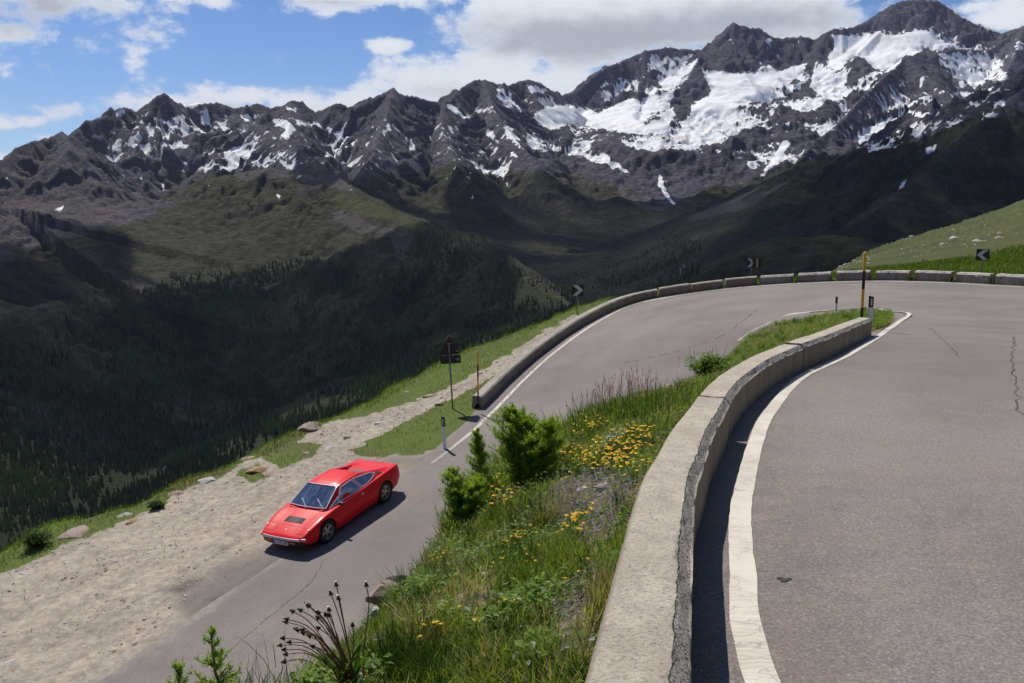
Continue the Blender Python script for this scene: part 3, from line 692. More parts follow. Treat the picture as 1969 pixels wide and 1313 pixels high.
# ------------------------------------------------------------ roads
def UUd(px, py): p = UU(px, py); return (p.x, p.y, p.z)
def U3(px, py, d): p = U(px, py, d); return (p.x, p.y, p.z)
def UL3(px, py): p = UL(px, py); return (p.x, p.y, p.z)
def onUP(x, y): return (x, y, UP(x, y))
def onLP(x, y): return (x, y, LP(x, y))
wall_base_px = [(1325, 1308), (1334, 1061), (1351, 991), (1367, 927), (1388, 878), (1412, 820), (1438, 785), (1476, 750), (1510, 728), (1548, 708), (1600, 684), (1640, 662), (1676, 644)]
WB = [onUP(-1.95, -9), onUP(-.55, -3), onUP(.12, .4)] + [UUd(*p) for p in wall_base_px]
tipI = [U3(1698, 630, 22.6), U3(1717, 614, 26.2), U3(1712, 606, 29), U3(1700, 603.5, 31), U3(1674, 602, 33), U3(1640, 603, 34.2), U3(1600, 604.5, 35.4), U3(1545, 608, 36.3)]
lowI = [U3(1494, 623, 36.6), U3(1450, 641, 35.7), U3(1423, 663, 34.9), U3(1345, 712, 33.6)]
lowO_px = [(935, 805), (870, 862), (557, 1097), (254, 1313)]
perp = np.array([.873, -.488])
def inner_of(o, w=7.4):
    x, y = o[0] + perp[0] * w, o[1] + perp[1] * w
    return onLP(x, y)
farO = [onLP(-11.3, 9.5), onLP(-15.5, 1.0), onLP(-21, -10)]
inner = [WB[0], WB[1], WB[3], WB[4], WB[6], WB[8], WB[10], WB[12], WB[15]] + tipI + lowI + [inner_of(UL3(965, 775), 7.2)] + [inner_of(UL3(*p)) for p in lowO_px] + [inner_of(p) for p in farO]
outer = [onUP(5.8, -11), onUP(7.2, -4), onUP(8.4, 2), onUP(8.9, 4.6), onUP(9.8, 7), onUP(11.2, 10), onUP(13.6, 13.2), onUP(17, 17), (20.5, 21.0, -3.55)] + \
    [(24, 26, -3.95), (26.2, 31, -4.15), (25.8, 35.5, -4.25), U3(1990, 553, 39), U3(1800, 543, 43), U3(1650, 541, 45.5), U3(1450, 551, 47.8), U3(1300, 570, 47.5)] + \
    [UL3(1215, 589), UL3(1140, 627), UL3(1068, 680), UL3(1010, 731), UL3(968, 772)] + [UL3(*p) for p in lowO_px] + [tuple(p) for p in farO]
NI = 620
RI = catmull(inner, NI); RO = catmull(outer, NI)
# painted edge line follows the measured outer curve; asphalt reaches 0.75 m further
acr = RO - RI; acr[:, 2] = 0; acrn = acr / np.linalg.norm(acr, axis=1)[:, None]
k_in = np.clip(1 - np.arange(NI) / (NI * .34), 0, 1)
RIe = RI - acrn * np.where(np.arange(NI) < NI * .32, .20, .45)[:, None]
ROe = RO + acrn * .80
mm = 25
f = np.linspace(0, 1, mm)[None, :, None]
G = RIe[:, None, :] * (1 - f) + ROe[:, None, :] * f
# keep the asphalt on the surveyed planes where it is a plane, blend over the hairpin
GX, GY = G[..., 0], G[..., 1]
G[..., 2] += .008 * fbm(GX / 3, GY / 3, 3)
road_grid = G.copy()
side = G[:, -1:, :].copy(); side[..., 2] -= .35
side0 = G[:, :1, :].copy(); side0[..., 2] -= .35
Gm = np.concatenate([side0, G, side], 1)
Gm = Gm[:, :, :]
gpx, gpy = PJ(Gm[..., 0], Gm[..., 1], Gm[..., 2])
edge = np.zeros(Gm.shape[:2]); edge[:, -5:] = [.2, .45, .7, .95, 1.0]
lowpart = sstep(gpy, 830, 900) * (gpx < 1000)
dust = np.maximum(sdpoly(gpx, gpy, [(470, 1130), (560, 1100), (640, 1040), (770, 950), (900, 840), (860, 845), (700, 900), (560, 960), (400, 1080), (100, 1313), (254, 1330), (420, 1200)], 30) / 30, -1) * .5 + .5
fa = np.linspace(0, 1, Gm.shape[1])[None, :] + np.zeros(Gm.shape[:2])
lane = np.zeros(Gm.shape[:2])
for c_ in (.17, .36, .60, .80): lane = np.maximum(lane, np.exp(-((fa - c_) / .055) ** 2))
asph, t = new_mat('asphalt')
P_ = t.pos()
n0 = t.noise(P_, .35, 5, .6); n1_ = t.noise(P_, 3.0, 5, .6)
sp = t.add('ShaderNodeTexVoronoi', Vector=P_, Scale=95.0); spc = sp.outputs['Color']
spv = t.vmath('DOT_PRODUCT', spc, (.33, .33, .33))
base = t.mix(t.ramp(n0, .35, .65), (.140, .128, .122), (.192, .176, .167))
base = t.mix(t.ramp(n1_, .3, .75, 0, .6), base, (.225, .185, .158))
base = t.mix(t.math('MULTIPLY', t.attr('lane'), .22), base, (.26, .235, .22))
grit = t.ramp(spv, .25, .85, -.06, .11, False)
spk = t.math('GREATER_THAN', spv, .80)
base = t.mix(t.ramp(spv, .2, .8), t.mix(1.0, base, (.72, .71, .70), 'MULTIPLY'), t.mix(1.0, base, (1.28, 1.27, 1.26), 'MULTIPLY'))
base = t.mix(t.math('MULTIPLY', spk, .28), base, (.42, .39, .36))
# worn brown tracks, rust stains and long dark smears
wr = t.noise(t.scale(P_, (.25, .12, .2)), 3.0, 5, .65, .6)
base = t.mix(t.ramp(wr, .52, .70, 0, .30), base, (.19, .145, .105))
base = t.mix(t.ramp(t.noise(P_, .18, 4, .5), .50, .62, 0, .35), base, (.115, .103, .102))
grav = t.mix(t.ramp(t.noise(P_, 9, 6, .75), .3, .7), (.17, .145, .115), (.36, .325, .28))
dm = t.ramp(t.math('ADD', t.attr('dust'), t.math('MULTIPLY', t.math('SUBTRACT', t.noise(P_, 1.3, 7, .7), .5), 2.2)), .50, .95)
base = t.mix(t.math('MULTIPLY', dm, .42), base, grav)
bh = t.math('ADD', t.math('MULTIPLY', spv, 1.0), t.math('MULTIPLY', t.noise(P_, 30, 4, .6), .8))
t.out(base, .82, t.bump(bh, .55, .006), spec=.35)
n_, m_ = Gm.shape[:2]
road = mesh_np('road', Gm.reshape(-1, 3), grid_faces(n_, m_)[:, ::-1], [asph], dict(dust=(dust * edge * (gpy > 800)).ravel(), lane=lane.ravel()))
props(road, 'grey asphalt road bending round the hairpin', kind='structure')

# surface height of the road (for anything that stands on it)
rg_flat = road_grid.reshape(-1, 3)
def road_z(x, y):
    d = (rg_flat[:, 0] - x) ** 2 + (rg_flat[:, 1] - y) ** 2
    i = np.argpartition(d, 4)[:4]; w = 1 / (d[i] + 1e-4)
    return float((rg_flat[i, 2] * w).sum() / w.sum())
_rk = road_grid
def road_zv(x, y):
    x = np.atleast_1d(x); y = np.atleast_1d(y); o = np.empty(x.shape)
    for i in range(len(x)): o[i] = road_z(x[i], y[i])
    return o

# ------------------------------------------------------------ painted lines
paint, t = new_mat('road_paint')
P_ = t.pos()
wv = t.noise(P_, 40, 5, .7); wb = t.noise(P_, 2.2, 5, .65)
cr = t.add('ShaderNodeTexVoronoi', Vector=t.vmath('ADD', t.scale(P_, (2.2, 11, 4)), t.scale(t.add('ShaderNodeTexNoise', Vector=P_, Scale=6.0).outputs['Color'], .8)), Scale=2.2, _feature='DISTANCE_TO_EDGE')
crk = t.ramp(cr.outputs['Distance'], .012, .04, 1, 0)
c = t.mix(t.ramp(wb, .35, .7), (.62, .585, .50), (.50, .465, .385))
c = t.mix(t.math('MULTIPLY', crk, t.ramp(wb, .4, .6, .1, .65)), c, (.26, .23, .20))
wear = t.ramp(t.math('ADD', wv, t.math('MULTIPLY', t.attr('wear'), 1.0)), .62, .80)
c = t.mix(t.math('MULTIPLY', wear, .85), c, (.19, .175, .17))
t.out(c, .75, t.bump(t.math('ADD', wv, t.math('MULTIPLY', crk, -1)), .5, .004), spec=.3)
def line_strip(name, C, w, wear=None, lab=None):
    C = resample(C, step=.12); nn = normals2(C)
    lift = .0075 + .022 * sstep(np.exp(-((C[:, 0] - 11.5) ** 2 + (C[:, 1] - 30) ** 2) / 40), .2, .7) * (name == 'edge_line' and C[0, 1] < 0)
    jl = .006 * perlin(C[:, 0] * 6, C[:, 1] * 6); jr = .006 * perlin(C[:, 0] * 6 + 9, C[:, 1] * 6)
    rows = []
    for k, s in enumerate((-.5, -.17, .17, .5)):
        q = C[:, :2] + nn * (w * s + (jl if k == 0 else jr if k == 3 else 0))[:, None] if k in (0, 3) else C[:, :2] + nn * (w * s)
        rows.append(np.stack([q[:, 0], q[:, 1], road_zv(q[:, 0], q[:, 1]) + lift], 1))
    V = np.stack(rows, 1)
    wr = np.zeros(V.shape[:2]) if wear is None else wear(V[..., 0], V[..., 1], V[..., 2])
    o = mesh_np(name, V.reshape(-1, 3), grid_faces(*V.shape[:2]), [paint], dict(wear=wr.ravel()))
    o['kind'] = 'structure'
    if lab: o['label'] = lab
    return o
inL = [(1463, 1308), (1428, 1097), (1423.5, 991), (1434, 926), (1455, 846), (1480, 793), (1540, 727), (1632, 681), (1699, 640)]
Lpts = [onUP(-1.3, -9), onUP(.1, -3), onUP(.72, .4)] + [UUd(*p) for p in inL]
Lpts += [U3(1728, 623, 24.8), U3(1743, 613.5, 27), U3(1748, 608.5, 28.3), U3(1744, 605, 29.5), U3(1731, 602.8, 30.8), U3(1708, 601.2, 32.3), U3(1677, 600, 34.5), U3(1600, 602.5, 36.2), U3(1545, 606, 37), U3(1490, 622.5, 37.3), U3(1462, 632, 36.8), U3(1447, 641, 36.3), U3(1432, 653, 35.8), U3(1418, 664, 35.5)]
def wear_in(x, y, z):
    a, b = PJ(x, y, z); return .22 * ((b < 670) & (a < 1500)) + .02
lz = catmull(Lpts, 500)
line_strip('edge_line', lz, .135, wear_in, 'cream painted line hugging the near wall and looping round the island tip')
oi = np.arange(NI)
cut = (oi > NI * .22)
OL = RO[cut]
opx, opy = PJ(OL[:, 0], OL[:, 1], OL[:, 2])
keep = (opx > 815) & ((opy < 900))
OL = OL[keep]
def wear_out(x, y, z):
    a, b = PJ(x, y, z); return .04 + .24 * sstep(b, 790, 890)
line_strip('edge_line', OL - acrn[cut][keep] * .02, .14, wear_out, 'worn white line along the outer edge wall')

# cracks, dark stains on the road
tar, t = new_mat('tar_crack')
t.out((.060, .053, .051), .9, spec=.2)
def crack(pxs, w, dfun, nm):
    C = resample(np.array([dfun(*p) for p in pxs]), step=.10)
    nn = normals2(C); j = .05 * fbm(C[:, 0] * 1.9, C[:, 1] * 1.9, 4)
    C[:, :2] += nn * j[:, None]
    ww = w * (.6 + .6 * np.abs(perlin(C[:, 0] * 4, C[:, 1] * 4)))
    rows = []
    for s in (-.5, .5):
        q = C[:, :2] + nn * (ww * s)[:, None]
        rows.append(np.stack([q[:, 0], q[:, 1], road_zv(q[:, 0], q[:, 1]) + .0035], 1))
    V = np.stack(rows, 1)
    o = mesh_np('road_crack', V.reshape(-1, 3), grid_faces(*V.shape[:2]), [tar]); o['kind'] = 'structure'; o['label'] = nm
crack([(1948, 645), (1952, 662), (1944, 690), (1950, 730), (1957, 780), (1966, 800)], .022, UUd, 'dark jagged crack in the upper road near the right edge')
crack([(625, 1080), (600, 1120), (540, 1170), (430, 1262)], .022, UL3, 'thin crack in the lower road in front of the red car')
crack([(1500, 628), (1455, 636), (1418, 655), (1408, 672), (1370, 686), (1290, 700), (1200, 712)], .03, UL3, 'thin crack beside the faded inner line')
crack([(1788, 630), (1812, 650), (1846, 688)], .014, UUd, 'short dark scratch across the upper road')
def stain(px, py, dfun, r, nm):
    c0 = Vector(dfun(px, py)); n = 24; V = []
    for i in range(n):
        a = 2 * math.pi * i / n; q = r * (1 + .35 * math.sin(3 * a + 1) + .2 * math.sin(5 * a)) 
        x, y = c0.x + q * math.cos(a), c0.y + q * math.sin(a); V.append((x, y, road_z(x, y) + .0035))
    V.append((c0.x, c0.y, road_z(c0.x, c0.y) + .0035))
    o = mesh_np('oil_stain', V, [[(i, (i + 1) % n, n) for i in range(n)]], [tar]); o['kind'] = 'structure'; o['label'] = nm
stain(1507, 1116, UUd, .03, 'small dark oil spot beside the cream line')

# ------------------------------------------------------------ concrete
def concrete(name, a, b, edge_dark=True):
    m, t = new_mat(name); P_ = t.pos()
    nA = t.noise(P_, 1.1, 5, .6); nB = t.noise(P_, 9, 6, .7); nC = t.noise(P_, 60, 5, .75)
    c = t.mix(t.ramp(nA, .35, .65), a, b)
    c = t.mix(t.ramp(nB, .30, .72, 0, .55), c, tuple(x * .62 for x in b))
    c = t.mix(t.ramp(nC, .50, .66, 0, .8), c, tuple(x * .42 for x in b))
    c = t.mix(t.ramp(nC, .44, .30, 0, .6), c, tuple(min(.7, x * 1.35) for x in a))
    peb = t.add('ShaderNodeTexVoronoi', Vector=t.vmath('ADD', P_, t.scale(t.add('ShaderNodeTexNoise', Vector=P_, Scale=20.0).outputs['Color'], .02)), Scale=26.0)
    pm = t.ramp(peb.outputs['Distance'], .10, .20, 1, 0)
    sel = t.math('GREATER_THAN', t.vmath('DOT_PRODUCT', peb.outputs['Color'], (1, 0, 0)), .72)
    pcol = t.mix(t.ramp(t.vmath('DOT_PRODUCT', peb.outputs['Color'], (0, 1, 0)), .2, .8), (.50, .46, .42), (.26, .27, .30))
    c = t.mix(t.math('MULTIPLY', t.math('MULTIPLY', pm, sel), .8), c, pcol)
    # upright faces painted browner as if in shade, with streaks running down
    geo = t.n.new('ShaderNodeNewGeometry'); nz = t.vmath('DOT_PRODUCT', geo.outputs['Normal'], (0, 0, 1))
    vert = t.ramp(nz, .25, .6, 1, 0)
    stn = t.noise(t.scale(P_, (3.5, 3.5, .7)), 1.0, 6, .7)
    c = t.mix(t.math('MULTIPLY', vert, t.ramp(stn, .35, .65, .50, .85)), c, (.20, .155, .110))
    rough_m = t.ramp(t.math('ADD', t.attr('rough'), t.math('MULTIPLY', t.math('SUBTRACT', nB, .5), .9)), .40, .60)
    c = t.mix(rough_m, c, t.mix(t.ramp(nC, .38, .52), (.075, .062, .052), (.66, .62, .55)))
    h = t.math('ADD', t.math('MULTIPLY', nB, .5), t.math('MULTIPLY', nC, t.math('MULTIPLY_ADD', rough_m, 2.5, .55)))
    h = t.math('ADD', h, t.math('MULTIPLY', t.math('MULTIPLY', pm, sel), .35))
    t.out(c, .9, t.bump(h, 1.0, .018), spec=.2)
    return m
conc_near = concrete('weathered_concrete', (.54, .49, .395), (.43, .38, .30))
conc_far = concrete('weathered_concrete_grey', (.46, .42, .36), (.34, .30, .25))
conc_white = concrete('pale_worn_concrete', (.70, .67, .63), (.48, .44, .41))

def wall_piece(name, parent, path, thick, h, mat, zfun, hfun=None, step=.05, seed=0, chamf=.045, side=1, label=None, across=10, vert=6, rough_amp=1.0, base=.25):
    """a length of wall: road-side base path, body on the left of the path (side=1)"""
    C = resample(path, step=step); nn = normals2(C) * side
    n = len(C); s = np.r_[0, np.cumsum(np.linalg.norm(np.diff(C[:, :2], axis=0), axis=1))]
    prof = []   # (offset across, height fraction flag, absolute height, roughness)
    for i in range(vert): prof.append((0.0, -base + (h - chamf + base) * i / (vert - 1), 0.0))
    for i in range(1, 4): a = i / 4; prof.append((chamf * .9 * a, h - chamf + chamf * a, 1.0))
    for i in range(across): a = i / (across - 1); prof.append((chamf * .9 + (thick - chamf * 1.3) * a, h, 0.55 if i == 0 else 0.0))
    prof.append((thick, h - chamf * .6, .1)); prof.append((thick + .01, h * .4, 0)); prof.append((thick + .02, -base, 0))
    V = np.zeros((n, len(prof), 3)); Rg = np.zeros((n, len(prof)))
    for j, (o, z, r) in enumerate(prof):
        q = C[:, :2] + nn * o
        zz = zfun(C) if callable(zfun) else C[:, 2]
        nz_ = fbm(s * 3.1 + seed, np.full(n, z * 5 + o * 7), 4, .6)
        V[:, j, 0] = q[:, 0]; V[:, j, 1] = q[:, 1]; V[:, j, 2] = zz + z
        if r > 0 and r > .3:
            e = rough_amp * (.0045 * fbm(s * 14 + seed * 3, np.full(n, j * .9), 4, .65) - .010 * np.maximum(0, fbm(s * 2.2 + seed, np.full(n, .3 + j * .1), 3)))
            V[:, j, 2] += e * 1.2; V[:, j, :2] += nn * (-e * 1.0)[:, None] * (1 if j < 12 else 0)
            V[:, j, 2] -= rough_amp * .012 * sstep(fbm(s * 1.3 + 5 + seed, s * 0 + 2, 3), .25, .7) * r
        elif z == h:
            V[:, j, 2] += rough_amp * (.004 * fbm(q[:, 0] * 9, q[:, 1] * 9, 3) + .006 * fbm(q[:, 0] * 1.5, q[:, 1] * 1.5, 2))
        else:
            V[:, j, :2] += nn * (rough_amp * .003 * nz_)[:, None]
        Rg[:, j] = r
    # end caps
    k = len(prof)
    Fq = grid_faces(n, k)
    verts = V.reshape(-1, 3); rg = Rg.ravel()
    c0 = V[0].mean(0); c1 = V[-1].mean(0)
    verts = np.vstack([verts, c0, c1]); rg = np.r_[rg, .4, .4]
    b0, b1 = n * k, n * k + 1
    T = [(j + 1, j, b0) for j in range(k - 1)] + [((n - 1) * k + j, (n - 1) * k + j + 1, b1) for j in range(k - 1)]
    if side < 0: Fq = Fq[:, ::-1]; T = [x[::-1] for x in T]
    o = mesh_np(name, verts, [Fq, T], [mat], dict(rough=rg), parent=parent)
    o.data.set_sharp_from_angle(angle=R(40))
    if label: o['label'] = label
    return o
def sub(P, a, b): return P[int(a * (len(P) - 1)):int(b * (len(P) - 1)) + 1]
WBc = resample(catmull(WB, 400), step=.04)
wpx, wpy = PJ(WBc[:, 0], WBc[:, 1], WBc[:, 2])
near_wall = empty('parapet_wall', tuple(WBc[0]), 'long low concrete wall curving away between the upper road and the flowering bank', 'wall', rot=None)
def cutidx(y): return int(np.argmin(np.abs(WBc[:, 1] - y)))
cuts = [-9, 7.95, 13.4, 20.35]
loc = Vector(WBc[0])
def rebase(o, l):
    v = np.empty(len(o.data.vertices) * 3, np.float32); o.data.vertices.foreach_get('co', v)
    v = v.reshape(-1, 3) - np.array(l, np.float32); o.data.vertices.foreach_set('co', v.ravel()); o.data.update()
cuts[0] = WBc[0, 1]
for i in range(3):
    a, b = cutidx(cuts[i]), cutidx(cuts[i + 1])
    P = WBc[a + (1 if i else 0):b - (0 if i == 2 else 1)]
    gap = .02
    o = wall_piece('wall_section', near_wall, P, .31, .385 + (.0, -.008, .008)[i], conc_near, None, seed=11 + i * 7, chamf=.06, across=12, label=('nearest wall section, coarse and pitted', 'middle wall section past the joint', 'far wall section ending by the snow pole')[i])
    rebase(o, loc)

# outer wall
outn = acrn
OB = RO + acrn * .55
OBc = resample(OB, step=.05)
bx, by = PJ(OBc[:, 0], OBc[:, 1], OBc[:, 2])
k1 = int(np.nonzero((bx > 927) & (by < 900))[0][-1])         # lower end of the wall
def kx(xx):
    m_ = np.arange(len(OBc)); ok = (by < 760) & (OBc[:, 1] > 20)
    c_ = np.where(ok, np.abs(bx - xx), 1e9); return int(np.argmin(c_))
seams = [927, 1176, 1265, 1328, 1393, 1458, 1528, 1602, 1677, 1752, 1832, 1907, 1985, 2070, 2160]
ow = empty('parapet_wall', tuple(OBc[k1]), 'row of pale weathered concrete blocks guarding the outer side of the hairpin', 'wall')
l2 = Vector(OBc[k1])
for i in range(len(seams) - 1):
    a = k1 if i == 0 else kx(seams[i]); b = kx(seams[i + 1])
    lo, hi_ = min(a, b), max(a, b)
    gapn = 1 if i < 4 else (2 if i < 6 else 3)
    P = OBc[lo + gapn:hi_ - (gapn if i else 0) + 1]
    if len(P) < 5: continue
    zz = P[:, 2].copy(); P = P.copy()
    hgt_ = .47 if i < 6 else .50
    m_ = conc_far if i < 5 else conc_white
    o = wall_piece('wall_block', ow, P, .38 if i < 6 else .42, hgt_ + random.uniform(-.03, .03), m_, None, seed=50 + i * 3, side=-1, step=.07, rough_amp=1.0 if i < 5 else 2.6, chamf=.05 if i < 5 else .09, label='long straight wall block running down to the snow pole' if i == 0 else None)
    rebase(o, l2)
print('outer wall', len(OBc), k1)

# ------------------------------------------------------------ verge, lay-by, meadow beyond the wall (one sheet along the outer side)
E_px = [(254, 1313), (423, 1188), (557, 1097), (680, 1008), (770, 940), (850, 878), (900, 836), (935, 805), (968, 772), (1010, 731), (1068, 680), (1110, 648), (1150, 620), (1215, 589)]
C_px = [(-150, 1135), (0, 1066), (106, 1010), (247, 974), (352, 928), (465, 888), (562, 835), (681, 789), (785, 732), (888, 677), (966, 649), (1030, 626), (1092, 598), (1140, 581)]
stE = [(-21, -10, 0), (-15.5, 1, 0), (-11.3, 9.5, 0)]; stC = [(-42, -4, 0), (-33, 8, 0), (-27, 16, 0)]
E = [np.array(onLP(a, b)) for a, b, _ in stE] + [np.array(UL3(*p)) for p in E_px]
Cc = [np.array(onLP(a, b)) for a, b, _ in stC] + [np.array(UL3(*p)) for p in C_px]
D1 = []; D2 = []
def slope_pts(e, c, dr=(2.6, 1.5)):
    o = c[:2] - e[:2]; o = o / (np.linalg.norm(o) + 1e-6)
    d1 = np.array([c[0] + o[0] * dr[0], c[1] + o[1] * dr[0], c[2] - dr[1]])
    d2 = np.array([c[0] + o[0] * 60, c[1] + o[1] * 60, c[2] - 47])
    return d1, d2
for e, c in zip(E, Cc):
    a, b = slope_pts(e, c); D1.append(a); D2.append(b)
hair = [((1300, 570), None), ((1450, 551), None), ((1560, 544), None)]
for (pxy, _) in hair:
    i = int(np.argmin(np.hypot(*(np.array(PJ(RO[:, 0], RO[:, 1], RO[:, 2])) - np.array(pxy)[:, None]) + 1e3 * (RO[:, 1] < 30))))
    e = RO[i].copy(); c = e + acrn[i] * 2.1; c[2] = e[2] + .02
    a, b = slope_pts(e, c); E.append(e); Cc.append(c); D1.append(a); D2.append(b)
mead = [((1640, 541), (1597, 526, 115)), ((1690, 541), (1650, 497, 165)), ((1760, 542), (1700, 476, 200)), ((1840, 545), (1775, 450, 250)), ((1920, 549), (1860, 424, 300)), ((1990, 553), (1969, 386, 350))]
for pxy, dp in mead:
    i = int(np.argmin(np.hypot(*(np.array(PJ(RO[:, 0], RO[:, 1], RO[:, 2])) - np.array(pxy)[:, None]) + 1e3 * (RO[:, 1] < 30))))
    e = RO[i].copy(); c = e + acrn[i] * 2.1; c[2] = e[2] + .06
    d1 = np.array(U3(*dp)); o = d1[:2] - c[:2]; o /= np.linalg.norm(o)
    E.append(e); Cc.append(c); D1.append(d1); D2.append(np.array([d1[0] + o[0] * 110, d1[1] + o[1] * 110, d1[2] - 70]))
for e, d1 in [((26.0, 35, -4.25), (250, 300, 20)), ((26.2, 31, -4.15), (330, 220, 55)), ((22, 23.5, -3.7), (360, 80, 80)), ((16, 16, -3.0), (350, -60, 90)), ((11, 9.5, -2.4), (250, -160, 80)), ((8.6, 3, -1.85), (120, -200, 60)), ((6, -10, -.7), (20, -230, 40))]:
    e = np.array(e, float); d1 = np.array(d1, float); o = d1[:2] - e[:2]; o /= np.linalg.norm(o)
    c = e + np.array([o[0] * 2.2, o[1] * 2.2, .1])
    E.append(e); Cc.append(c); D1.append(d1); D2.append(np.array([d1[0] + o[0] * 150, d1[1] + o[1] * 150, d1[2] - 60]))
ns = 900
Ec, Ck, D1c, D2c = [resample_p for resample_p in (catmull(E, ns), catmull(Cc, ns), catmull(D1, ns), catmull(D2, ns))]
inn = Ec[:, :2] - Ck[:, :2]; inn /= np.linalg.norm(inn, axis=1)[:, None]
Ein = Ec.copy(); Ein[:, :2] += inn * 2.0; Ein[:, 2] -= .22
E0 = Ec.copy(); E0[:, :2] += inn * .2; E0[:, 2] -= .05
Eo = Ec.copy(); Eo[:, :2] -= inn * .75; Eo[:, 2] += .012
rows = []; vpar = []
def span(a, b, n, pw=1.0, v0=0):
    for i in range(n):
        f = (i / n) ** pw; rows.append(a * (1 - f) + b * f); vpar.append(v0 + f)
span(Ein, E0, 3, 1, -2); span(E0, Eo, 3, 1, -1); span(Eo, Ck, 46, 1.0, 0); span(Ck, D1c, 50, 1.7, 1); span(D1c, D2c, 22, 1.3, 2)
rows.append(D2c); vpar.append(3)
VG = np.stack(rows, 1); VP = np.array(vpar)[None, :] + np.zeros((ns, 1))
ddist = np.linalg.norm(VG[:, :, :2] - Ec[:, None, :2], axis=2)
far_ = np.hypot(VG[..., 0], VG[..., 1])
amp = np.where(VP < 0, 0, 1) * (0.03 * sstep(ddist, .9, 3) + .12 * sstep(VP, .85, 1.1) + .8 * sstep(far_, 60, 200) * sstep(VP, 1.05, 1.3))
VG[..., 2] += amp * fbm(VG[..., 0] / np.where(far_ > 70, 14, 1.1), VG[..., 1] / np.where(far_ > 70, 14, 1.1), 5, .55)
# rounded lip with small knolls at the edge of the drop
lip = np.exp(-((VP - .97) / .05) ** 2) * (far_ < 60)
VG[..., 2] += lip * .10 * np.maximum(fbm(VG[..., 0] / 1.7, VG[..., 1] / 1.7, 3), -.2)
vpx, vpy = PJ(VG[..., 0], VG[..., 1], VG[..., 2])
wb_ = 5 * fbm(VG[..., 0] / .9, VG[..., 1] / .9, 4, .6); wb2 = 5 * fbm(VG[..., 0] / .9 + 30, VG[..., 1] / .9, 4, .6)
sx, sy = vpx + wb_ * 1.6, vpy + wb2
LAY = [(-700, 1600), (-420, 1280), (-250, 1200), (-90, 1130), (40, 1090), (140, 1040), (250, 1000), (350, 945), (430, 915), (480, 885), (560, 850), (640, 812), (700, 800), (770, 785), (850, 765), (850, 775), (770, 815), (720, 840), (670, 868), (700, 882), (830, 868), (900, 838), (980, 900), (400, 1500)]
TRACK = [(640, 815), (740, 790), (830, 758), (880, 738), (940, 705), (1000, 668), (1060, 628), (1100, 603), (1112, 606), (1070, 640), (1010, 683), (950, 722), (880, 760), (820, 785), (720, 830), (650, 850)]
gsd = np.maximum(sdpoly(sx, sy, LAY, 26), sdpoly(sx, sy, TRACK, 18) * 1.4)
gravel = sstep(gsd, -7, 7)
gravel = np.where((VP <= 0.0) & (vpy < 800), .15, gravel)
gravel = np.where((VP > 1.25) | (far_ > 62), 0, gravel)
PATCHG = [[(455, 905), (500, 890), (520, 915), (480, 935)], [(285, 965), (318, 962), (318, 978), (285, 980)], [(500, 880), (560, 850), (620, 850), (600, 880), (540, 900)], [(0, 1050), (90, 1010), (95, 1050), (30, 1085), (0, 1095)]]
for p_ in PATCHG: gravel = gravel * (1 - .8 * sstep(sdpoly(sx, sy, p_, 20), -6, 4))
greyp = np.zeros(VG.shape[:2])
for p_ in [[(330, 1150), (420, 1085), (560, 1030), (640, 1050), (560, 1100), (470, 1170), (420, 1200), (360, 1190)], [(690, 890), (760, 872), (850, 868), (860, 885), (780, 900), (700, 905)], [(310, 1130), (380, 1120), (360, 1140), (320, 1145)]]:
    greyp = np.maximum(greyp, sstep(sdpoly(sx, sy, p_, 40), -14, 22))
darkp = np.zeros(VG.shape[:2])
for p_ in [[(325, 1135), (362, 1110), (385, 1112), (350, 1140)], [(400, 1155), (440, 1142), (470, 1152), (430, 1168)], [(420, 1055), (450, 1045), (440, 1062), (410, 1070)]]:
    darkp = np.maximum(darkp, sstep(sdpoly(sx, sy, p_, 30), -9, 9))
ver, t = new_mat('gravel_and_turf')
P_ = t.pos()
a1 = t.noise(P_, .5, 6, .6); a2 = t.noise(P_, 4.5, 6, .7); a3 = t.noise(P_, 24, 5, .7); a4 = t.noise(P_, .06, 6, .65); a5 = t.noise(P_, .9, 6, .7)
ck = t.add('ShaderNodeTexVoronoi', Vector=P_, Scale=13.0, Randomness=1.0)
gv = t.mix(t.ramp(a1, .35, .65), (.385, .335, .260), (.330, .285, .222))
rut = t.noise(t.add('ShaderNodeCombineXYZ', X=t.vmath('DOT_PRODUCT', P_, (1.10, -.61, 0)), Y=t.vmath('DOT_PRODUCT', P_, (.06, .11, 0)), Z=0.0).outputs[0], 1.3, 5, .6)
gv = t.mix(t.ramp(rut, .42, .62, 0, .4), gv, (.215, .195, .170))
gv = t.mix(t.ramp(a2, .3, .7), t.mix(1.0, gv, (.72, .72, .72), 'MULTIPLY'), t.mix(1.0, gv, (1.25, 1.25, 1.27), 'MULTIPLY'))
stn_ = t.math('MULTIPLY', t.ramp(ck.outputs['Distance'], .16, .30, 1, 0), t.math('GREATER_THAN', t.vmath('DOT_PRODUCT', ck.outputs['Color'], (1, 0, 0)), .70))
gv = t.mix(t.math('MULTIPLY', stn_, .7), gv, t.mix(t.vmath('DOT_PRODUCT', ck.outputs['Color'], (0, 1, 0)), (.42, .39, .36), (.17, .145, .125)))
gv = t.mix(t.ramp(a3, .55, .75, 0, .5), gv, (.10, .088, .075))
gv = t.mix(t.math('MULTIPLY', t.attr('greyp'), t.ramp(a2, .3, .6, .55, .95)), gv, t.mix(a3, (.12, .108, .104), (.20, .18, .172)))
gv = t.mix(t.math('MULTIPLY', t.attr('darkp'), t.ramp(a3, .35, .6, .3, .9)), gv, (.05, .046, .05))
soil = t.mix(t.ramp(a2, .3, .7), (.075, .060, .038), (.13, .105, .068))
turf = t.mix(t.ramp(a3, .3, .7), (.065, .100, .016), (.120, .155, .034))
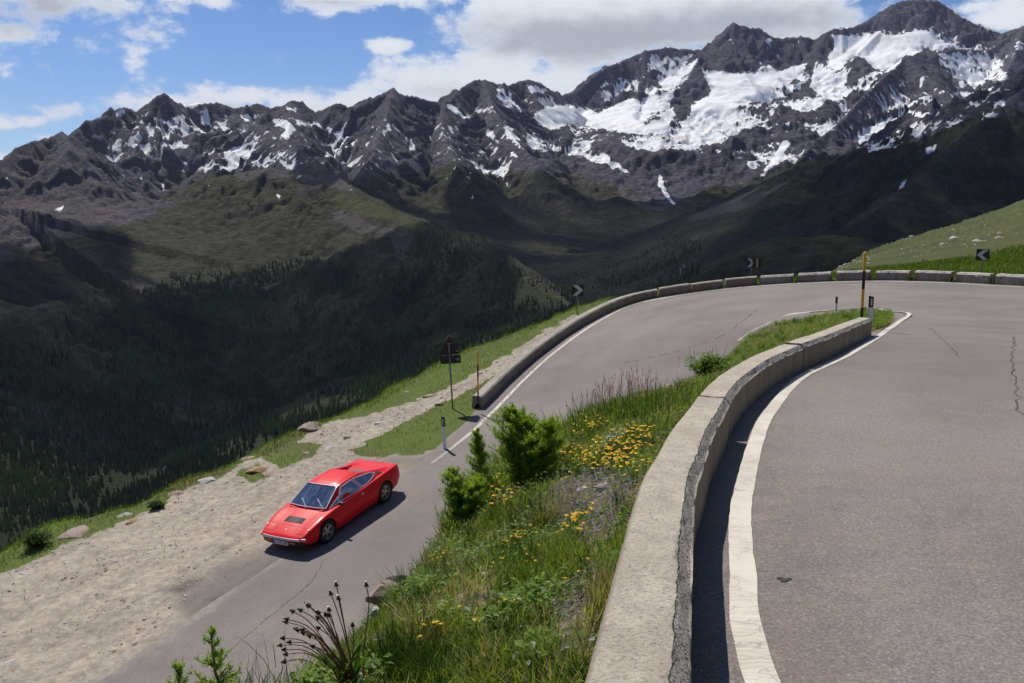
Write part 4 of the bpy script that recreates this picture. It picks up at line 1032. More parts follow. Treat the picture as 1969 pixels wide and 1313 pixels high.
turf = t.mix(t.ramp(a1, .45, .65, 0, .6), turf, t.mix(a2, (.13, .115, .055), (.075, .075, .035)))
farg = t.mix(t.ramp(a4, .35, .65), (.050, .064, .016), (.080, .086, .028))
farg = t.mix(t.ramp(a1, .40, .65, 0, .7), farg, (.045, .056, .018))
farg = t.mix(t.ramp(a5, .62, .70, 0, .5), farg, (.16, .145, .12))
turf = t.mix(t.attr('far'), turf, farg)
gm = t.ramp(t.math('ADD', t.attr('gravel'), t.math('MULTIPLY', t.math('SUBTRACT', a2, .5), .9)), .35, .62)
c = t.mix(gm, turf, gv)
h = t.math('ADD', t.math('MULTIPLY', a3, .6), t.math('ADD', t.math('MULTIPLY', a2, 1.2), t.math('MULTIPLY', stn_, .35)))
t.out(c, .92, t.bump(h, .9, .026), spec=.15)
verge = mesh_np('verge', VG.reshape(-1, 3), grid_faces(*VG.shape[:2]), [ver], dict(gravel=gravel.ravel(), greyp=greyp.ravel(), darkp=darkp.ravel(), far=sstep(far_, 50, 75).ravel() * (VP > 1.02).ravel()))
props(verge, 'gravel lay-by and grassy verge falling away to the valley', kind='structure')

# ------------------------------------------------------------ bank between the two arms of the road
def Ay(y):
    i = cutidx(y); p = WBc[i]; j = min(i + 1, len(WBc) - 1); tt = WBc[j] - WBc[max(i - 1, 0)]; tt /= np.linalg.norm(tt[:2])
    return np.array([p[0] - tt[1] * .29, p[1] + tt[0] * .29, p[2] - .04])
def lowin(y):
    pts = [inner_of(p) for p in farO[::-1]] + [inner_of(UL3(*p)) for p in lowO_px[::-1]] + [inner_of(UL3(965, 775), 7.2)] + [lowI[3], lowI[2]]
    ys = [p[1] for p in pts]; x = np.interp(y, ys, [p[0] for p in pts]); return np.array([x, y, LP(x, y)])
def B(px, py, d, h=.16): p = U(px, py, d); return np.array([p.x, p.y, p.z - h])
bankS = [(Ay(-8.9), np.array([-4.6, -7.5, -2.0]), lowin(-7)), (Ay(-3), np.array([-3.0, -1.5, -2.2]), lowin(-2)), (Ay(.5), B(440, 1400, 3.3), lowin(1.5)), (Ay(2.2), B(600, 1345, 4.1), lowin(3.5)), (Ay(3.3), B(705, 1240, 5.1), lowin(5)), (Ay(4.4), B(770, 1130, 6.3), lowin(7)),
         (Ay(5.4), B(825, 1085, 7.5), lowin(8.5)), (Ay(6.5), B(868, 1000, 9), lowin(10)), (Ay(7.7), B(900, 925, 10.7), lowin(11.5)), (Ay(8.7), B(970, 865, 12.3), lowin(13)), (Ay(9.8), B(1060, 815, 14), lowin(14.5)),
         (Ay(11), B(1140, 785, 15.8), lowin(16)), (Ay(12.4), B(1230, 757, 18), lowin(18.5)), (Ay(13.8), B(1310, 742, 20), lowin(21)), (Ay(15.3), B(1362, 722, 23), lowin(25)), (Ay(16.8), B(1395, 702, 26.5), lowin(30)),
         (Ay(18), B(1432, 674, 31), np.array(lowI[2])), (Ay(19.2), B(1475, 645, 33.8), np.array(lowI[1])), (Ay(20.3), B(1522, 622, 34.3, .1), np.array(lowI[0])),
         (np.array(tipI[0]), B(1590, 606, 33.5, .1), np.array(tipI[6])), (np.array(tipI[1]), B(1665, 600, 31.5, .05), np.array(tipI[4])), (np.array(tipI[2]), np.array(tipI[2]) * .5 + np.array(tipI[3]) * .5, np.array(tipI[3]))]
nb_ = 420
Ab, Bb, Cb = [catmull([s[k] for s in bankS], nb_) for k in range(3)]
rows = []
for i in range(60):
    f = i / 60; rows.append(Ab * (1 - f) + Bb * f)
for i in range(41):
    f = i / 40; q = Bb * (1 - f) + Cb * f
    bulge = math.sin(math.pi * f) * .10 + (.06 * f * (1 - f) * 4)
    dz = (Bb[:, 2] - Cb[:, 2])
    q = q.copy(); q[:, 2] += bulge * dz * (1.0 - .3 * f)
    rows.append(q)
BG = np.stack(rows, 1)
bj = np.arange(BG.shape[1])[None, :] / (BG.shape[1] - 1)
ends = sstep(bj, 0, .06) * (1 - sstep(bj, .93, 1))
steepA = sstep(Bb[:, 2] - Cb[:, 2], .5, 3)[:, None]
BG[..., 2] += ends * (.09 * fbm(BG[..., 0] / 1.2, BG[..., 1] / 1.2, 5, .55) + .05 * fbm(BG[..., 0] / .35, BG[..., 1] / .35, 3)) * (.4 + .6 * steepA)
bkx, bky = PJ(BG[..., 0], BG[..., 1], BG[..., 2])
STONY = [[(1060, 985), (1075, 925), (1120, 905), (1240, 900), (1225, 960), (1190, 1040), (1160, 1090), (1090, 1080), (1110, 1010)], [(1090, 1150), (1160, 1100), (1150, 1200), (1125, 1290), (1060, 1290), (1040, 1240)], [(860, 1150), (950, 1120), (960, 1160), (880, 1180)]]
stony = np.zeros(BG.shape[:2])
w1 = 10 * fbm(BG[..., 0] / .5, BG[..., 1] / .5, 4)
for p_ in STONY: stony = np.maximum(stony, sstep(sdpoly(bkx + w1, bky + w1, p_, 40), -12, 14))
stony = np.maximum(stony, sstep(bj, .64, .74) * steepA * .9)
bmat, t = new_mat('bank_soil')
P_ = t.pos()
a2 = t.noise(P_, 5, 6, .7); a3 = t.noise(P_, 22, 5, .7); a1 = t.noise(P_, 1.2, 4, .6)
so = t.mix(t.ramp(a2, .3, .7), (.060, .062, .022), (.17, .145, .075))
so = t.mix(t.ramp(a1, .45, .6, 0, .8), so, t.mix(a3, (.035, .055, .012), (.09, .105, .036)))
rk = t.mix(t.ramp(a2, .35, .65), (.11, .088, .070), (.30, .24, .19))
rk = t.mix(t.ramp(a3, .4, .7, 0, .7), rk, (.045, .036, .032))
rk = t.mix(t.ramp(a1, .5, .65, 0, .6), rk, (.24, .15, .09))
c = t.mix(t.ramp(t.math('ADD', t.attr('stony'), t.math('MULTIPLY', t.math('SUBTRACT', a2, .5), .8)), .4, .6), so, rk)
t.out(c, .92, t.bump(t.math('ADD', t.math('MULTIPLY', a2, 1.6), t.math('MULTIPLY', a3, .7)), .9, .05), spec=.15)
bank = mesh_np('bank', BG.reshape(-1, 3), grid_faces(*BG.shape[:2])[:, ::-1], [bmat], dict(stony=stony.ravel()))
props(bank, 'overgrown rocky bank dropping from the upper wall to the lower road', kind='structure')
# ------------------------------------------------------------ the red car
red_m, t = new_mat('red_paint')
t.out(t.mix(t.ramp(t.noise(t.obj(), 3, 3), .3, .7), (.68, .008, .012), (.74, .010, .014)), .38, spec=.18, Coat__Weight=.18, Coat__Roughness=.05)
black_m = quick('black_plastic', (.018, .018, .020), .55)
rub_m = quick('tyre_rubber', (.020, .019, .019), .8, spec=.25)
chrome_m = quick('chrome', (.82, .83, .85), .28, .55)
alloy_m = quick('alloy_silver', (.40, .39, .37), .35, .75)
glass_m, t = new_mat('glass_painted_reflection')
t.out(t.mix(t.ramp(t.noise(t.scale(t.obj(), (1, 3, 1)), 2.2, 4, .6, .8), .42, .62), (.012, .015, .022), (.085, .10, .13)), .03, spec=1.0, IOR=2.3, Coat__Weight=1.0, Coat__Roughness=.02)  # pale streaks in the base colour imitate cloud reflections
well_m = quick('wheel_well', (.008, .008, .008), .9)
orange_m = quick('orange_lens', (.65, .13, .02), .2)
yellow_m = quick('badge_yellow', (.75, .52, .05), .4)
platew_m = quick('plate_white', (.72, .72, .70), .4)
plateb_m = quick('plate_blue', (.03, .07, .35), .4)
skin_m = quick('seat_tan', (.45, .20, .13), .7)

# car local frame: +x nose, +y left, +z up
XS = [-2.14, -2.10, -1.98, -1.80, -1.62, -1.45, -1.275, -1.10, -.92, -.70, -.40, 0, .40, .70, .95, 1.12, 1.275, 1.43, 1.60, 1.78, 1.92, 2.02, 2.10, 2.14]
def ip(x, tab): return float(np.interp(x, [a for a, _ in tab], [b for _, b in tab]))
T_sh = [(-2.14, .80), (-2.10, .845), (-1.98, .862), (-1.6, .868), (-1.275, .862), (-.7, .835), (0, .800), (.6, .775), (.95, .760), (1.275, .735), (1.6, .665), (1.85, .590), (2.02, .530), (2.10, .500), (2.14, .47)]
T_dk = [(-2.14, .79), (-2.10, .84), (-1.98, .858), (-1.6, .870), (-1.275, .870), (-.7, .845), (0, .81), (.6, .800), (.95, .785), (1.275, .722), (1.6, .645), (1.85, .578), (2.02, .525), (2.10, .495), (2.14, .465)]
T_w = [(-2.14, .72), (-2.10, .765), (-1.98, .81), (-1.7, .845), (-1.275, .862), (-.6, .85), (0, .845), (.7, .845), (1.275, .850), (1.55, .835), (1.80, .80), (2.00, .76), (2.10, .725), (2.14, .69)]
T_bt = [(-2.14, .42), (-2.10, .34), (-1.9, .24), (-1.5, .19), (0, .17), (1.5, .18), (1.9, .22), (2.02, .27), (2.10, .37), (2.14, .40)]
def section(x):
    sh, dk, w, bt = ip(x, T_sh), ip(x, T_dk), ip(x, T_w), ip(x, T_bt)
    mid = bt + (sh - bt) * .62
    return [(0, bt), (w * .80, bt), (w * .93, bt + .03), (w * .985, bt + (mid - bt) * .45), (w, mid), (w * .992, mid + .02), (w * .955, sh - .045), (w * .935, sh - .012), (w * .90, sh + .002), (w * .80, sh + .004), (w * .55, dk), (w * .28, dk + .008), (0, dk + .012)]
def build_body():
    bm = bmesh.new(); rings = []
    xs = []
    for a, b in zip(XS[:-1], XS[1:]):
        k = 2; xs += [a + (b - a) * i / k for i in range(k)]
    xs.append(XS[-1])
    for x in xs:
        s = section(x); pts = [(y, z) for y, z in s] + [(-y, z) for y, z in s[-2:0:-1]]
        rings.append([bm.verts.new((x, y, z)) for y, z in pts])
    n = len(rings[0])
    for a, b in zip(rings[:-1], rings[1:]):
        for k in range(n): bm.faces.new((a[k], b[k], b[(k + 1) % n], a[(k + 1) % n]))
    bm.faces.new(rings[0]); bm.faces.new(rings[-1][::-1])
    bmesh.ops.recalc_face_normals(bm, faces=bm.faces)
    return bm
car_loc = None
ncar = Vector((-.10, -.072, 1)).normalized()
fwd = Vector((-.475, -.872, 0)); fwd = (fwd - ncar * fwd.dot(ncar)).normalized()
left = ncar.cross(fwd)
cpos = U(0, 0, 1)
cc_ = Vector((-4.90, -4.93 * SP + 24.66 * CP, -4.93 * CP - 24.66 * SP))
cc_.z = LP(cc_.x, cc_.y) + .012
Mcar = Matrix((fwd, left, ncar)).transposed()
car = empty('parked_car', cc_, 'red wedge-shaped vintage sports coupe parked on the edge of the lower road', 'car')
car.rotation_euler = Mcar.to_euler()
def carobj(name, bm, mats, parent=None, smooth=True, angle=35, label=None):
    return bm_obj(name, bm, mats, parent or car, smooth, angle, label)
body = carobj('body', build_body(), [red_m, well_m])
# wheel arches cut out of the body
def cutter(x, y, r, w):
    bm = bmesh.new()
    bmesh.ops.create_cone(bm, cap_ends=True, segments=40, radius1=r, radius2=r, depth=w, matrix=Matrix.Translation((x, y, .315)) @ Matrix.Rotation(R(90), 4, 'X'))
    o = bm_obj('arch_cutter', bm, [well_m]); return o
cs = []
for x in (1.275, -1.275):
    for y in (.75, -.75):
        o = cutter(x, y, .352, .42); cs.append(o)
        md = body.modifiers.new('cut', 'BOOLEAN'); md.object = o; md.operation = 'DIFFERENCE'; md.solver = 'EXACT'; md.material_mode = 'TRANSFER'
body.parent = None
bpy.context.view_layer.update()
dg = bpy.context.evaluated_depsgraph_get()
nm = bpy.data.meshes.new_from_object(body.evaluated_get(dg))
body.modifiers.clear(); body.data = nm; nm.name = 'body'; body.parent = car
for o in cs: bpy.data.objects.remove(o)
nm.polygons.foreach_set('use_smooth', [True] * len(nm.polygons)); nm.set_sharp_from_angle(angle=R(28))

# cabin: belt, roof, sails sweeping back to the tail, recessed engine deck
def bez(a, b, f): return a + (b - a) * f
CAB = [ # x, belt half-width, belt z, top half-width, top z, centre z
 (1.08, .58, .765, .56, .770, .778), (1.00, .64, .770, .615, .800, .806), (.30, .735, .785, .525, 1.145, 1.165), (.15, .74, .79, .525, 1.165, 1.190), (-.20, .745, .80, .525, 1.172, 1.198), (-.55, .745, .815, .52, 1.160, 1.185),
 (-.66, .745, .82, .515, 1.145, 1.165), (-.70, .745, .822, .515, 1.135, .960), (-.95, .75, .835, .525, 1.065, .915), (-1.25, .755, .85, .55, .985, .895), (-1.55, .76, .855, .60, .915, .885), (-1.80, .76, .86, .66, .872, .868)]
bm = bmesh.new(); rings = []
for (x, bw, bz, tw, tz, cz) in CAB:
    half = [(bw, bz - .10), (bw, bz), (bez(bw, tw, .5) + .006, bez(bz, tz, .5)), (tw + .012, tz - .018), (tw - .01, tz), (tw - .085, tz + (.006 if cz > tz else -.004)), (tw - .11, cz - .006 if cz > tz else cz), (.2, cz), (0, cz + .002)]
    pts = half + [(-y, z) for y, z in half[-2::-1]]
    rings.append([bm.verts.new((x, y, z)) for y, z in pts])
for a, b in zip(rings[:-1], rings[1:]):
    for k in range(len(a) - 1): bm.faces.new((a[k], b[k], b[k + 1], a[k + 1]))
bmesh.ops.recalc_face_normals(bm, faces=bm.faces)
if sum(f.normal.z for f in bm.faces) < 0: bmesh.ops.reverse_faces(bm, faces=bm.faces)
roof = carobj('roof', bm, red_m, angle=30)

def on_side(x, h, s, off=.006):
    """point on the cabin side: h=0 belt, 1 roof edge"""
    xs = [c[0] for c in CAB][::-1]
    g = lambda k: float(np.interp(x, xs, [c[k] for c in CAB][::-1]))
    bw, bz, tw, tz = g(1), g(2), g(3), g(4)
    y = bw + (tw + .012 - bw) * h; z = bz + (tz - .018 - bz) * h
    nx = Vector((0, tz - bz, bw - tw)).normalized()
    return Vector((x, (y + .004 * math.sin(math.pi * h)) * s, z)) + Vector((0, nx.y * s, nx.z)) * off
def pane(name, pts, nrm, label=None):
    bm = bmesh.new(); add_slab(bm, pts, nrm, .004)
    g = carobj(name, bm, glass_m, smooth=False, label=label)
    bm = bmesh.new(); P = [Vector(p) + Vector(nrm).normalized() * .006 for p in pts]; P = P + [P[0], P[1]]
    for a, b in zip(P[:-2], P[1:-1]): add_tube(bm, [a, b], .0125, 6)
    carobj('frame', bm, chrome_m, parent=g)
    return g
for s in (1, -1):
    nrm = Vector((0, .86 * s, .5))
    q = [on_side(.86, .10, s), on_side(.60, .08, s), on_side(.52, .52, s), on_side(.64, .42, s)]
    pane('quarter_light', [on_side(.93, .07, s, .008), on_side(.62, .07, s), on_side(.47, .60, s, .012)], nrm)
    pane('side_window', [on_side(.59, .07, s), on_side(-.36, .07, s), on_side(-.20, .92, s), on_side(.26, .92, s), on_side(.44, .62, s, .012)], nrm)
    pane('rear_side_window', [on_side(-.43, .07, s), on_side(-.74, .13, s), on_side(-1.00, .34, s), on_side(-1.14, .66, s), on_side(-1.00, .86, s, .01), on_side(-.27, .93, s)], nrm)
    bm = bmesh.new(); add_slab(bm, [on_side(-1.19, .25, s, .004), on_side(-1.36, .30, s, .004), on_side(-1.40, .80, s, .004), on_side(-1.20, .80, s, .004)], nrm, .003)
    carobj('air_intake', bm, black_m)
# windscreen
def wsp(u, v):      # u -1..1 across, v 0 bottom 1 top
    x = .985 + (.325 - .985) * v + (.055 * (1 - u * u)) * (1 - v * .4); y = (.615 + (.505 - .615) * v) * u; z = .812 + (1.140 - .812) * v + .018 * (1 - u * u) * v
    return Vector((x, y, z))
bm = bmesh.new(); n = 10; gr = [[bm.verts.new(wsp(-1 + 2 * i / n, j / 4)) for i in range(n + 1)] for j in range(5)]
for j in range(4):
    for i in range(n): bm.faces.new((gr[j][i], gr[j][i + 1], gr[j + 1][i + 1], gr[j + 1][i]))
bmesh.ops.recalc_face_normals(bm, faces=bm.faces)
if sum(f.normal.x for f in bm.faces) < 0: bmesh.ops.reverse_faces(bm, faces=bm.faces)
ws = carobj('windscreen', bm, glass_m)
bm = bmesh.new()
loop = [wsp(-1 + 2 * i / n, 0) for i in range(n + 1)] + [wsp(1, j / 4) for j in range(1, 5)] + [wsp(1 - 2 * i / n, 1) for i in range(1, n + 1)] + [wsp(-1, 1 - j / 4) for j in range(1, 5)]
add_tube(bm, [p + Vector((.008, 0, .008)) for p in loop], .016, 6); carobj('frame', bm, chrome_m, parent=ws)
for y0, y1, v in ((-.42, -.02, .20), (.10, .52, .26)):
    bm = bmesh.new(); a = wsp(y0 / .61 - .05, -.06) + Vector((.02, 0, .015)); b = wsp(y1 / .6 * .7 + .05, v) + Vector((.018, 0, .018))
    a, b = (wsp((y1 + .03) / .61, -.04) + Vector((.03, 0, .02)), wsp((y0 + .1) / .6, v + .12) + Vector((.02, 0, .02)))
    add_tube(bm, [a, b], .010, 5); add_tube(bm, [a + (b - a) * .35 + Vector((0, 0, -.006)), b + Vector((0, -.03, -.01))], .006, 5); carobj('wiper', bm, chrome_m)
# rear window in the recess, engine vents
bm = bmesh.new(); add_slab(bm, [(-.705, -.38, .97), (-.705, .38, .97), (-.668, .36, 1.13), (-.668, -.36, 1.13)], (-1, 0, .2), .006); carobj('rear_window', bm, glass_m, smooth=False)
def deckz(x, y):
    return ip(x, [(c[0], c[5]) for c in CAB][::-1])
bm = bmesh.new()
for k in range(7):
    x = -.84 - k * .065; add_box(bm, (x, 0, deckz(x, 0) + .008), (.045, .62, .012))
add_box(bm, (-1.035, 0, deckz(-1.03, 0) - .002), (.50, .68, .012)); carobj('engine_vent', bm, black_m, smooth=False)
# bonnet vent, shut lines, badge
def dkz(x, y=0): 
    sh, dk, w = ip(x, T_sh), ip(x, T_dk), ip(x, T_w)
    ys = [0, w * .28, w * .55, w * .80]; return float(np.interp(abs(y), ys, [dk + .012, dk + .008, dk, sh + .004]))
def deck_strip(x0, x1, y0, y1, off, n=6):
    bm = bmesh.new(); a = []
    for i in range(n + 1):
        f = i / n; x = x0 + (x1 - x0) * f
        a.append([bm.verts.new((x, y0 + (y1 - y0) * j / 4, dkz(x, y0 + (y1 - y0) * j / 4) + off)) for j in range(5)])
    for i in range(n):
        for j in range(4): bm.faces.new((a[i][j], a[i][j + 1], a[i + 1][j + 1], a[i + 1][j]))
    bmesh.ops.recalc_face_normals(bm, faces=bm.faces)
    if sum(f.normal.z for f in bm.faces) < 0: bmesh.ops.reverse_faces(bm, faces=bm.faces)
    return bm
vent = carobj('bonnet_vent', deck_strip(1.44, 1.64, -.30, .30, .006), black_m)
bm = bmesh.new()
for k in range(5):
    x = 1.455 + k * .042; add_box(bm, (x, 0, dkz(x) + .010), (.014, .58, .010), Matrix.Identity(4))
carobj('louvre', bm, quick('dark_louvre', (.035, .035, .04), .5), parent=vent, smooth=False)
seam_m = quick('panel_gap', (.16, .006, .008), .6)
def deck_line(pts, w=.006, off=.0035):
    bm = bmesh.new(); P = resample(np.array(pts, float), step=.06); P = np.c_[P[:, :2], [dkz(p[0], p[1]) + off for p in P]]
    nn = normals2(P)
    a = [bm.verts.new((p[0] + q[0] * w / 2, p[1] + q[1] * w / 2, p[2])) for p, q in zip(P, nn)]; b = [bm.verts.new((p[0] - q[0] * w / 2, p[1] - q[1] * w / 2, p[2])) for p, q in zip(P, nn)]
    for i in range(len(P) - 1): bm.faces.new((a[i], a[i + 1], b[i + 1], b[i]))
    bmesh.ops.recalc_face_normals(bm, faces=bm.faces)
    if sum(f.normal.z for f in bm.faces) < 0: bmesh.ops.reverse_faces(bm, faces=bm.faces)
    return bm
carobj('panel_gap', deck_line([(1.76, -.66), (1.76, .66)]), seam_m)
for s in (1, -1):
    carobj('panel_gap', deck_line([(1.76, .44 * s), (1.02, .50 * s)]), seam_m)
    carobj('headlight_lid', deck_strip(1.785, 1.985, .36 * s, .64 * s, .004), red_m)
    carobj('panel_gap', deck_line([(1.775, .345 * s), (1.995, .345 * s), (1.995, .655 * s)]), seam_m)
    bm = bmesh.new(); add_box(bm, (1.82, .70 * s, dkz(1.82, .62) + .012), (.05, .022, .014), bev=.004); carobj('chrome_catch', bm, chrome_m)
bm = deck_strip(1.885, 1.945, -.022, .022, .006, 2); bdg = carobj('badge', bm, yellow_m)
bm = bmesh.new()
hx = lambda u, v: (1.892 + u * .046, v, dkz(1.89 + u * .05) + .0085)
add_poly(bm, [hx(.1, -.006), hx(.15, .000), hx(.55, -.004), hx(.9, -.012), hx(.8, -.002), hx(.6, .008), hx(.35, .012), hx(.3, .004)]); carobj('horse_emblem', bm, black_m, parent=bdg, smooth=False)
# front: bumper, valance, lamps, plate
def front_x(y, z): return 2.145 - .075 * (abs(y) / .72) ** 3
bm = bmesh.new(); pts = [Vector((2.185 - .012 - .10 * (abs(y) / .74) ** 4, y, .435)) for y in np.linspace(-.765, .765, 17)]
add_tube(bm, pts, .026, 8); add_tube(bm, [p + Vector((0, 0, .03)) for p in pts], .016, 8); carobj('bumper', bm, chrome_m)
bm = bmesh.new(); pr = [(y, 2.155 - .10 * (abs(y) / .74) ** 4) for y in np.linspace(-.72, .72, 15)]
a = [bm.verts.new((x, y, .405)) for y, x in pr]; b = [bm.verts.new((x - .03, y, .235)) for y, x in pr]; c = [bm.verts.new((x - .12, y, .405)) for y, x in pr]; d = [bm.verts.new((x - .12, y, .235)) for y, x in pr]
for i in range(14):
    bm.faces.new((a[i], b[i], b[i + 1], a[i + 1])); bm.faces.new((a[i], a[i + 1], c[i + 1], c[i])); bm.faces.new((b[i], d[i], d[i + 1], b[i + 1]))
bmesh.ops.recalc_face_normals(bm, faces=bm.faces); carobj('grille', bm, black_m, smooth=False)
for s in (1, -1):
    bm = bmesh.new(); add_box(bm, (2.125, .54 * s, .355), (.05, .17, .055), bev=.008, M=Matrix.Rotation(R(-4 * s), 4, 'Z')); carobj('indicator', bm, orange_m)
bm = bmesh.new(); add_box(bm, (2.168, 0, .325), (.012, .52, .11), bev=.003); pl = carobj('number_plate', bm, platew_m, smooth=False)
bm = bmesh.new(); add_box(bm, (2.1755, -.237, .325), (.004, .042, .10)); carobj('country_strip', bm, plateb_m, parent=pl, smooth=False)
fc = bpy.data.curves.new('plate_text', 'FONT'); fc.body = 'LL\u00b7GT 308'; fc.size = .098; fc.align_x = 'CENTER'; fc.align_y = 'CENTER'; fc.extrude = .0008
to = bpy.data.objects.new('tmp', fc); COL.objects.link(to); bpy.context.view_layer.update()
tm = bpy.data.meshes.new_from_object(to.evaluated_get(bpy.context.evaluated_depsgraph_get())); bpy.data.objects.remove(to)
tm.transform(Matrix.Translation((2.1765, .025, .325)) @ Matrix.Rotation(R(90), 4, 'Z') @ Matrix.Rotation(R(90), 4, 'X')); tm.materials.clear(); tm.materials.append(black_m)
link(bpy.data.objects.new('plate_lettering', tm), pl)
# tail
bm = bmesh.new(); add_box(bm, (-2.15, 0, .43), (.05, 1.44, .055), bev=.012); carobj('rear_bumper', bm, chrome_m)
bm = bmesh.new(); add_box(bm, (-2.142, 0, .63), (.02, 1.30, .17), bev=.01); carobj('tail_panel', bm, black_m)
for s in (1, -1):
    for y in (.56, .38):
        bm = bmesh.new(); bmesh.ops.create_cone(bm, cap_ends=True, segments=20, radius1=.07, radius2=.065, depth=.03, matrix=Matrix.Translation((-2.158, y * s, .635)) @ Matrix.Rotation(R(-90), 4, 'Y')); carobj('tail_lamp', bm, quick('red_lens', (.45, .01, .01), .2) if s + y == 1.56 else bpy.data.materials['red_lens'])
# doors: shut line, handle, mirror
def sidep(x, z, s, off=.004):
    sc_ = section(x); ys = [p for p in sc_[1:9]]
    y = float(np.interp(z, [p[1] for p in ys], [p[0] for p in ys])); return Vector((x, (y + off) * s, z))
for s in (1, -1):
    bm = bmesh.new()
    for pts in ([(.86, .24), (.90, .45), (.92, .73)], [(-.42, .24), (-.46, .50), (-.47, .79)], [(.86, .24), (.2, .235), (-.42, .24)]):
        add_tube(bm, [sidep(x, z, s, .001) for x, z in resample(np.array(pts), 7)], .0028, 4)
    d_ = carobj('door_gap', bm, seam_m)
    bm = bmesh.new(); c0 = sidep(-.30, .70, s, .004); add_box(bm, c0, (.085, .016, .055), bev=.006); hd = carobj('door_handle', bm, chrome_m)
    bm = bmesh.new(); add_box(bm, c0 + Vector((.01, .009 * s, 0)), (.04, .006, .03)); carobj('handle_recess', bm, black_m, parent=hd)
bm = bmesh.new(); mp = on_side(.62, .0, 1, .02); add_tube(bm, [mp, mp + Vector((.01, .07, .02))], .012, 6); add_box(bm, mp + Vector((0, .125, .035)), (.07, .13, .085), bev=.022); mr = carobj('wing_mirror', bm, black_m)
bm = bmesh.new(); add_box(bm, mp + Vector((-.037, .125, .035)), (.004, .10, .06)); carobj('mirror_glass', bm, chrome_m, parent=mr, smooth=False)
# flares over the wheels, black sills
for s in (1, -1):
    for x in (1.275, -1.275):
        bm = bmesh.new(); pts = []
        for a in np.linspace(-18, 198, 22):
            px_, pz_ = x + .362 * math.cos(R(a)), .315 + .362 * math.sin(R(a))
            pts.append(sidep(px_, max(pz_, ip(px_, T_bt) + .03), s, -.006))
        add_tube(bm, pts, [.004] + [.015] * 20 + [.004], 6); carobj('arch_lip', bm, red_m)
    bm = bmesh.new(); add_box(bm, (0, .70 * s, .175), (1.85, .10, .06), bev=.01); carobj('sill', bm, black_m)
# wheels
def lathe(bm, prof, seg=32, mi=0):
    rings = [[bm.verts.new((r * math.cos(2 * math.pi * k / seg), y, r * math.sin(2 * math.pi * k / seg))) for k in range(seg)] for y, r in prof]
    for a, b in zip(rings[:-1], rings[1:]):
        for k in range(seg): f = bm.faces.new((a[k], a[(k + 1) % seg], b[(k + 1) % seg], b[k])); f.material_index = mi
    return rings
def wheel(x, s):
    w = bpy.data.objects.new('wheel', None); link(w, car); w.location = (x, .735 * s, .318); w.rotation_euler = (0, R(20 if x > 0 else 47), R(0))
    bm = bmesh.new(); lathe(bm, [(-.10, .20), (-.105, .29), (-.085, .312), (-.03, .318), (.03, .318), (.085, .312), (.105, .285), (.10, .215), (.085, .200)]); 
    for k in range(36):
        a = 2 * math.pi * k / 36
        add_box(bm, (0, 0, 0), (.012, .16, .006), Matrix.Rotation(-a, 4, 'Y') @ Matrix.Translation((0, 0, .3185)))
    bmesh.ops.recalc_face_normals(bm, faces=bm.faces)
    t_ = bm_obj('tyre', bm, rub_m, w, True, 40)
    bm = bmesh.new(); lathe(bm, [(.085 * s, .203), (.098 * s, .203), (.10 * s, .190), (.06 * s, .178), (-.07 * s, .172)]); lathe(bm, [(.055 * s, .0001), (.075 * s, .03), (.072 * s, .05), (.055 * s, .065)], 24)
    for k in range(5):
        a0 = 2 * math.pi * k / 5
        M_ = Matrix.Rotation(-a0, 4, 'Y')
        w0, w1 = .036, .058
        pts = [(-w0, .05), (w0, .05), (w0 * .82, .115), (w1, .182), (-w1, .182), (-w0 * .82, .115)]
        va = [bm.verts.new(M_ @ Vector((p, .074 * s - (q - .05) * .05 * s, q))) for p, q in pts]; vb = [bm.verts.new(M_ @ Vector((p * 1.1, .045 * s, q))) for p, q in pts]
        bm.faces.new(va); n_ = len(va)
        for i in range(n_): bm.faces.new((va[i], va[(i + 1) % n_], vb[(i + 1) % n_], vb[i]))
    bmesh.ops.recalc_face_normals(bm, faces=bm.faces)
    rim = bm_obj('rim', bm, alloy_m, w, True, 35)
    bm = bmesh.new(); bmesh.ops.create_cone(bm, cap_ends=True, segments=18, radius1=.026, radius2=.024, depth=.012, matrix=Matrix.Translation((0, .082 * s, 0)) @ Matrix.Rotation(R(-90 * s), 4, 'X')); bm_obj('hub_cap', bm, yellow_m, w)
    bm = bmesh.new(); bmesh.ops.create_cone(bm, cap_ends=True, segments=24, radius1=.176, radius2=.176, depth=.02, matrix=Matrix.Translation((0, .01 * s, 0)) @ Matrix.Rotation(R(90), 4, 'X')); bm_obj('rim_backing', bm, well_m, w)  # near-black disc backing the gaps between the spokes
for x in (1.275, -1.275):
    for s in (1, -1): wheel(x, s)
# ------------------------------------------------------------ signs, poles, marker posts
from mathutils.bvhtree import BVHTree
def bvh(o):
    me = o.data; nv = len(me.vertices); v = np.empty(nv * 3, np.float32); me.vertices.foreach_get('co', v); v = v.reshape(-1, 3)
    return BVHTree.FromPolygons([Vector(x) for x in v.tolist()], [tuple(p.vertices) for p in me.polygons])
BV_bank = bvh(bank); BV_verge = bvh(verge); BV_road = bvh(road)
def ground(x, y, which=None):
    best = None
    for b in (which or (BV_bank, BV_verge, BV_road)):
        r = b.ray_cast(Vector((x, y, 40)), Vector((0, 0, -1)))
        if r[0] is not None and (best is None or r[0].z > best): best = r[0].z
    return best if best is not None else -9.0
def atpx(px, py, b):
    d = U(px, py, 1).normalized(); r = b.ray_cast(Vector((0, 0, 0)), d)
    return r[0]
sign_black = quick('sign_black', (.030, .022, .022), .5); sign_white = quick('sign_reflective_white', (.60, .60, .60), .35)
galv = quick('galvanised_steel', (.22, .22, .23), .5, .4); back_m = quick('sign_back_brown', (.045, .032, .032), .7)
